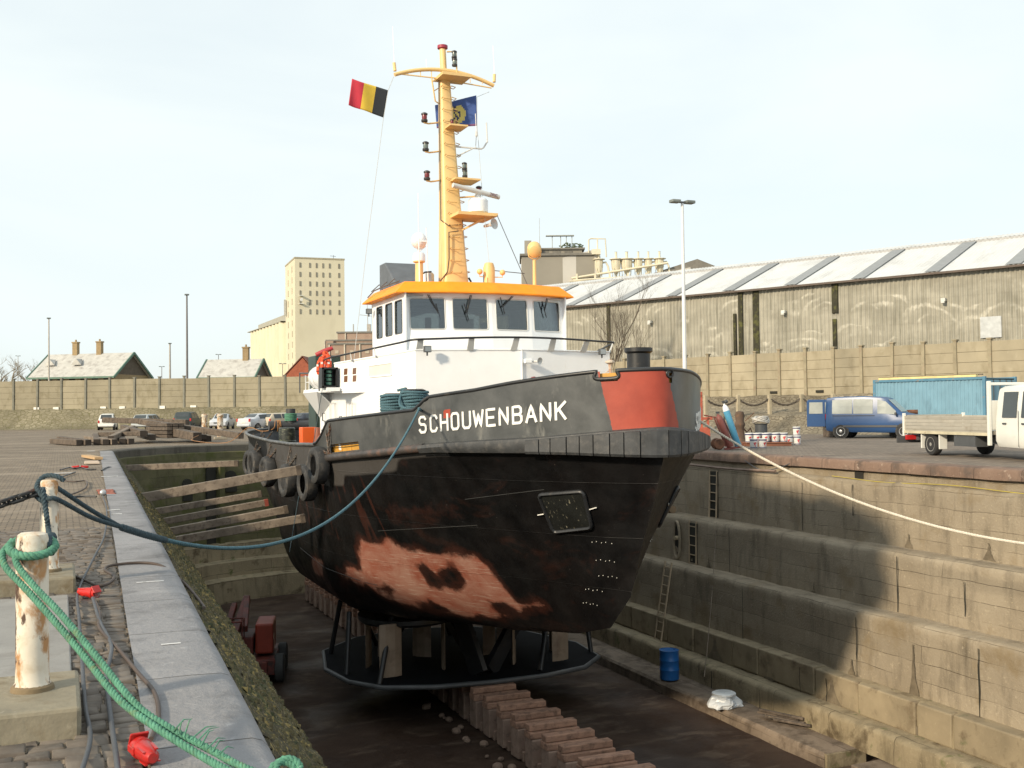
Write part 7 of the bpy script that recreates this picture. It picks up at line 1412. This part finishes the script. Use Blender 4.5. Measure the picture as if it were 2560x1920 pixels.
# ---------------------------------------------------------------- houses beyond the wall
tile_p = M('pale frosted roof tiles', (.47, .46, .43), .8, var=.1, vs=1.5, stains=[((.29, .27, .25), 1.2, .5, .72), ((.48, .47, .44), 4, .6, .75)], bump=.4, bs=14)
green_t = M('green trim', (.09, .17, .13), .6, bump=0); dbr = M('dark gable brick', (.1, .08, .06), .9, var=.2, bump=.2); ybr = M('yellow brick', (.3, .22, .12), .9, var=.15, bump=.2)
redbr = wall_mat('red brick', (.3, .085, .05), (.38, .12, .07), (.3, .2, .15), .4, .14, tones=.2); brick_ob = M('red brick gable', (.34, .10, .055), .9, var=.12, vs=2, stains=[((.24, .07, .04), 5, .5, .7)], bump=.3)
def house(label, loc, rz, L_, W_, ze, zr, wall, roof, chim, over=.5, dorm=(), gable=None):
    t = thing('house', label, 'house', loc, rz); m = MB(); m.box((0, 0, ze / 2), (L_, W_, ze)); m.build('wall', wall, t)
    m = MB(); hw_ = W_ / 2 + over; hl = L_ / 2 + over; sl = (zr - ze) / (W_ / 2)
    for s_ in (-1, 1): q = [(-hl, s_ * hw_, ze - sl * over), (hl, s_ * hw_, ze - sl * over), (hl, 0, zr), (-hl, 0, zr)]; m.slab(q if s_ < 0 else list(reversed(q)), .12)
    rf2 = m.build('roof', roof, t)
    for s_ in (-1, 1):
        m = MB(); m.add([(s_ * L_ / 2, -W_ / 2, ze), (s_ * L_ / 2, W_ / 2, ze), (s_ * L_ / 2, 0, zr - .1)], [(0, 1, 2)]); m.build('gable_wall', gable or wall, t)
        m = MB()
        for q in (-1, 1): m.bar((s_ * hl, q * hw_, ze - sl * over - .05), (s_ * hl, 0, zr - .05), .14, .3)
        m.build('barge_board', green_t, t)
        m = MB(); m.bar((-hl, s_ * hw_, ze - sl * over - .05), (hl, s_ * hw_, ze - sl * over - .05), .14, .26); m.build('eaves_board', green_t, t)
    for x, h_ in chim: m = MB(); m.box((x, 0, zr + h_ / 2 - .5), (.75, .6, h_ + 1)); m.box((x, 0, zr + h_), (.9, .75, .18)); m.tube((x, 0, zr + h_), (x, 0, zr + h_ + .4), .14, .12, 8); m.build('chimney', ybr, rf2)
    for x in dorm:
        m = MB(); yb = -W_ * .27; z0 = ze + sl * (W_ / 2 + yb); m.add([(x - .8, yb - .5, z0 + .0), (x + .8, yb - .5, z0), (x, yb - .5, z0 + .85), (x, yb + .9, z0 + .85)], [(0, 1, 2), (1, 3, 2), (0, 2, 3)]); m.build('dormer', roof, rf2)
    m = MB()
    for x in frange(-L_ / 2 + 1, L_ / 2 - 1, 6): m.box((x, -W_ / 2 - .02, ze - .55), (.9, .06, .7))
    m.build('window_band', niche, t); return t
house('long house with a pale tiled roof, two dormers and two chimneys at the left', (4.0, 163.6, 0), R(-36), 12.6, 8.5, 6.9, 10.0, ybr, tile_p, ((-2.4, 1.6), (1.4, 1.6)), dorm=(-4.6, -.4), gable=dbr)
house('smaller house with a pale tiled roof and one chimney before the grain silo', (21.2, 145.8, 0), R(-30), 7.0, 5.6, 6.3, 8.5, ybr, tile_p, ((1.5, 1.5),), over=.4, gable=dbr)
hs = thing('house', 'small red brick gable with a brown tiled roof next to the tug', 'house', (26.6, 130.2, 0), R(-22)); m = MB(); m.add([(-1.9, 0, 0), (2.0, 0, 0), (2.0, 0, 5.8), (.25, 0, 8.0), (-1.9, 0, 5.8)], [(0, 1, 2, 3, 4)]); m.add([(2, 0, 0), (2, 8, 0), (2, 8, 5.8), (2, 0, 5.8)], [(0, 1, 2, 3)]); m.add([(-1.9, 0, 0), (-1.9, 8, 0), (-1.9, 8, 5.8), (-1.9, 0, 5.8)], [(3, 2, 1, 0)]); m.build('wall', brick_ob, hs)
m = MB(); m.slab([(2.2, -.1, 5.65), (2.2, 8, 5.65), (.25, 8, 8.15), (.25, -.1, 8.15)], -.1); m.slab([(-2.1, -.1, 5.65), (-2.1, 8, 5.65), (.25, 8, 8.15), (.25, -.1, 8.15)], .1); m.build('roof', M('brown roof tiles', (.17, .065, .045), .85, var=.15, bump=.3), hs)
m = MB(); m.box((.9, -.05, 5.6), (1.1, .06, .35)); m.build('blue_sign', M('blue sign', (.08, .12, .35), .5, bump=0), hs)
# ---------------------------------------------------------------- grain silo
silm = M('silo cream render', (.62, .57, .43), .9, var=.05, vs=.15, stains=[((.55, .5, .37), .3, .5, .75, (1, 1, .3))], bump=.1, bs=3)
sil = thing('grain_silo', 'tall cream grain silo tower with six columns of narrow windows and a lower ribbed block', 'silo', (51.74, 259.16, 0), math.atan2(-.59, 11.86))
m = MB(); m.box((5.95, 8, 19.1), (11.9, 16, 38.2)); m.build('tower', silm, sil); m = MB(); m.box((5.95, 8, 38.3), (12.1, 16.2, .35)); m.build('parapet', M('parapet', (.4, .36, .26), .9, bump=0), sil)
wdk = M('silo window', (.2, .185, .15), .4, bump=0); m = MB(); m.box((0, -.03, 0), (.36, .16, 1.15)); w0_ = m.build('window', wdk, sil); first = True
for cx_ in (1.25, 3.55, 5.15, 6.7, 8.3, 10.55):
    for r_ in range(6):
        o = w0_ if first else w0_.copy()
        if not first: COL.objects.link(o); o.parent = sil
        first = False; o.location = (cx_, 0, 36.6 - 2.23 * r_)
fw = M('silo side window', (.42, .37, .27), .5, bump=0); m = MB(); m.box((-.03, 0, 0), (.12, .9, 1.4)); s0_ = m.build('side_window', fw, sil); first = True
for cy_ in (4.5, 11):
    for r_ in range(13):
        o = s0_ if first else s0_.copy()
        if not first: COL.objects.link(o); o.parent = sil
        first = False; o.location = (0, cy_, 36 - 2.6 * r_)
m = MB()
for i in range(10): m.lathe([(2.1, 0), (2.1, 24.2)], (.6 - .35 * i, 18.2 + 3.9 * i, 0), 16)
m.build('bins', silm, sil, smooth=50); m = MB(); m.add([(0, 16, 0), (-3.5, 55, 0), (12, 57, 0), (12, 16, 0), (0, 16, 24.2), (-3.5, 55, 24.2), (12, 57, 24.2), (12, 16, 24.2)], [(0, 4, 5, 1), (1, 5, 6, 2), (4, 7, 6, 5)]); m.build('bin_block', silm, sil)
gal = M('silo gallery', (.33, .32, .27), .8, bump=0); m = MB(); m.add([(-1.3, 16, 24.25), (-5.2, 56.5, 24.25), (12, 57, 24.25), (12, 16, 24.25), (-1.3, 16, 24.45), (-5.2, 56.5, 24.45), (12, 57, 24.45), (12, 16, 24.45)], [(0, 4, 5, 1), (1, 5, 6, 2), (4, 7, 6, 5), (3, 2, 1, 0)]); m.add([(.4, 16, 24.4), (-2.4, 54, 24.4), (5, 54, 24.4), (6, 16, 24.4), (.4, 16, 26.3), (-2.4, 54, 26.3), (5, 54, 26.3), (6, 16, 26.3)], [(0, 4, 5, 1), (1, 5, 6, 2), (4, 7, 6, 5)]); m.build('gallery', gal, sil)
m = MB(); m.tube((10, 4, 38.2), (10, 4, 39.8), .06, .05, 6); m.tube((9.2, 4, 39.6), (10.6, 4, 39.5), .05, .05, 5); m.build('aerial', darkgrey, sil)
m = MB(); m.box((1.4, -.6, 29.2), (.9, 1.1, .12)); m.box((1.4, -.4, 27.3), (1, .8, .12)); m.box((1.4, -.9, 28.2), (.5, .3, .7)); m.build('window_hoist', M('hoist white', (.7, .7, .66), .6, bump=0), sil)
m = MB(); m.box((-.45, 14, 27.6), (.4, 1, 4)); m.build('side_hoist', M('hoist grey', (.4, .4, .38), .6, bump=0), sil)
# brown warehouse block behind the tug's funnel
bbm = M('pinkish brick block', (.33, .24, .185), .9, var=.08, vs=.4, stains=[((.27, .19, .15), .8, .5, .7)], bump=.1); bb = thing('brick_block', 'pinkish brown industrial block with pale pilasters and a stepped flat roof', 'factory', (45.5, 197.4, 0), math.atan2(-3.1, 7.3))
m = MB(); m.box((11, 6, 6.9), (22, 12, 13.8)); m.box((6, 10, 7.4), (15, 7, 14.9)); m.box((-.8, 9, 7.4), (1.6, 8, 14.8)); m.build('wall', bbm, bb); m = MB(); m.box((4.2, 9.5, 15.6), (7.4, 5, 1.6)); m.build('roof_house', bbm, bb)
m = MB(); m.box((11, 6, 13.9), (22.4, 12.4, .3)); m.box((6, 10, 14.98), (15.4, 7.4, .25)); m.box((4.2, 9.5, 16.5), (7.8, 5.4, .3)); m.build('roof_slab', M('roof slab grey', (.2, .19, .17), .8, bump=0), bb)
pil = M('pale pilaster', (.5, .46, .38), .9, bump=0)
for i in range(8): m = MB(); m.box((.15 + 2.8 * i, -.1, 6.9), (.22, .2, 13.8)); m.build('pilaster', pil, bb)
m = MB(); m.box((-1.6, 4.95, 7.4), (.2, .2, 14.8)); m.box((2.0, 6.9, 15.6), (.2, .2, 1.6)); m.build('corner_strip', pil, bb)
for i in range(7):
    for j in range(2): m = MB(); m.box((1.5 + 2.8 * i, -.04, 12.4 - 2.6 * j), (.7, .1, .6)); m.build('window', M('block window', (.42, .36, .28), .5, bump=0), bb)
m = MB(); m.box((6.2, 9, 17.3), (.7, .7, 1.7)); m.tube((6.0, 9, 17), (5.9, 9, 22), .08, .05, 6); m.tube((4.4, 9, 20), (6.8, 9, 19.7), .05, .05, 5); m.tube((3.2, 9, 16.5), (3.2, 9, 18.2), .12, .12, 6); m.build('aerial_mast', polem, bb)
# ---------------------------------------------------------------- mill buildings behind the warehouse
mg = M('mill grey render', (.27, .25, .21), .9, var=.08, vs=.3, bump=.1); mw = M('mill pale render', (.5, .48, .44), .9, var=.05, vs=.3, bump=.1); mr = M('mill roof edge', (.16, .15, .13), .8, bump=0)
ml = thing('mill_block', 'grey mill block with a chimney and roof frame behind the searchlight', 'factory', (58.7, 137.6, 0), math.atan2(-3.1, 7.4))
m = MB(); m.box((5, 4, 11.3), (10, 8, 22.6)); m.build('wall', mg, ml); m = MB(); m.box((-.02, 4, 11.2), (.06, 7.8, 22)); m.build('sunlit_side', mw, ml); m = MB(); m.box((5, 4, 22.75), (10.5, 8.6, .3)); m.box((5.3, 5, 23.95), (7.2, 5, .22)); m.build('roof_slab', mr, ml)  # thin pale sheet puts the sunlight on the left face into colour
m = MB(); m.box((5.2, 5, 23.3), (6.6, 4.4, 1.2)); m.build('roof_house', mg, ml)
for x in (3.2, 4.9, 6.6): m = MB(); m.box((x, 2.76, 23.4), (1.1, .06, .5)); m.build('louvre', mr, ml)
m = MB(); m.box((.9, 1.2, 23.7), (.95, .95, 2.3)); m.build('chimney', mg, ml); m = MB()
for x in (4.4, 5.6, 6.4, 7.2): m.tube((x, 4.5, 24), (x, 4.5, 26), .06, .06, 5)
m.box((5.5, 4.5, 26.05), (4.0, .9, .1)); m.tube((2.6, 4, 23), (2.6, 4, 28.5), .04, .03, 5); m.build('roof_frame', M('roof frame', (.38, .4, .38), .7, bump=0), ml)
m = MB(); rnd = random.Random(3)
for i in range(70): p = Vector((rnd.uniform(5.5, 8.8), rnd.uniform(3, 6), 24.1 + rnd.uniform(0, .8))); m.box(p, (.22, .18, .14), rnd.uniform(0, 3))
m.build('roof_plants', M('roof plants', (.1, .13, .08), .9, bump=0), ml)
mp_ = thing('mill_shed', 'pale gabled mill shed in front of the grey mill block', 'factory', (63.9, 135.4, 0), math.atan2(-1.95, 4.8)); m = MB(); m.add([(0, 0, 0), (5.2, 0, 0), (5.2, 0, 22.5), (4.0, 0, 23.3), (0, 0, 22.3), (-.9, 8, 0), (-.9, 8, 21.9), (5, 8, 0), (5, 8, 22.5)], [(0, 1, 2, 3, 4), (0, 4, 6, 5), (1, 7, 8, 2), (4, 3, 2, 8, 6)]); m.build('wall', mw, mp_)
m = MB(); m.box((-2.2, 1.5, 10.6), (4.3, .1, 21.4)); m.build('pale_wing', mw, mp_)
cym = M('cream cyclone paint', (.64, .59, .45), .6, var=.06, bump=0); cyl = [(68.5, 133.5), (70.7, 132.6), (72.05, 132.05), (73.5, 131.4), (74.8, 130.9), (76.2, 130.3)]; nm_ = ['first', 'second', 'third', 'fourth', 'fifth', 'sixth']
for i, (x, y) in enumerate(cyl):
    t = thing('dust_cyclone', '%s cream dust cyclone from the left on the mill roof' % nm_[i], 'cyclone', (x, y, 19.6), 0, 'dust cyclones on the mill roof'); r = (.55, .62, .75, .55, .5, .6)[i]; m = MB(); m.lathe([(.12, 0), (.14, .25), (r, 1.3), (r, 2.4), (r * .7, 2.5), (r * .25, 2.6), (r * .25, 3.4), (r * .35, 3.42)], n=14); m.build('body', cym, t, smooth=40)
    m = MB(); m.lathe([(r + .02, 2.35), (r + .3, 2.37), (r + .3, 2.45), (r + .02, 2.47)], n=12)
    for a in (0, 1.2, 2.5, 3.7, 5): m.tube((r * .8 * math.cos(a), r * .8 * math.sin(a), 0), (r * 1.1 * math.cos(a), r * 1.1 * math.sin(a), 2.4), .04, .04, 4)
    m.build('walkway', cym, t); m = MB(); m.path([(0, 0, 1.9), (.9, -.35, 2.0), (1.2, -.45, 1.4), (1.25, -.5, .6)], .14, 7); m.build('duct', cym, t, smooth=60)
t = thing('pipe_bridge', 'cream pipe bridge and hoops carrying ducts along the mill roof', 'pipework', (67, 134, 19.3), math.atan2(-.42, .9)); m = MB()
m.path([(-2.2, -.4, .1), (11, -.4, 2.0)], .16, 8); m.path([(-2, -.7, -.2), (9, -.7, .3)], .12, 8); m.path([(.2, 0, 3.6), (.2, 0, 5.4), (.5, 0, 5.6), (2.5, 0, 5.5), (2.6, 0, 3.0)], .1, 6); m.path([(1.4, 0, 3.5), (1.4, 0, 5.55)], .09, 6); m.box((1.2, 0, 3.7), (1.2, 1, .7)); m.build('duct', cym, t, smooth=60)
m = MB()
for x in (-1.5, 1, 3, 5.5, 8): m.box((x, -.5, -.6), (.25, .25, 2.6))
m.box((4, -.5, -.35), (13, .8, .12)); m.build('support', cym, t)
t = thing('mill_shed', 'low dark roofed shed at the right end of the mill roofs', 'factory', (76, 130.4, 0), math.atan2(-.42, .9)); m = MB(); m.add([(-4, 0, 19), (9, 0, 20.4), (5.4, 0, 21.9), (-4, 4, 19), (9, 4, 20.4), (5.4, 4, 21.9)], [(0, 1, 2), (0, 2, 5, 3), (1, 4, 5, 2)]); m.box((3, 2.2, 9.5), (13, 4, 19)); m.build('roof', mr, t); m = MB(); m.box((2, -.1, 20.1), (5, .2, .25), M=Matrix.Rotation(R(-12), 3, 'Y')); m.build('fascia', mw, t)
# bare shrubs far left
haze_twigs = M('hazy far twigs', (.28, .24, .18), .95, var=.2, bump=0)  # brownish grey haze of distance put into the twig colour
for i, (px, D, H) in enumerate(((-8, 215, 10), (14, 225, 11.5), (36, 230, 10.5), (58, 240, 9.5), (78, 235, 8.5))):
    x, y, _ = far(px, D); bare_tree('bare_shrub', 'brown bare thicket tree far off, %s' % ['cut by the left edge of the picture', 'tallest of the thicket', 'right of the tallest one', 'low, near the left house gable', 'lowest, just touching the left house roof'][i], (x, y, 0), H * 1.3, 30 + i, .75, 5, 'bare trees far off at the left', haze_twigs, low=.02, r0=.42)
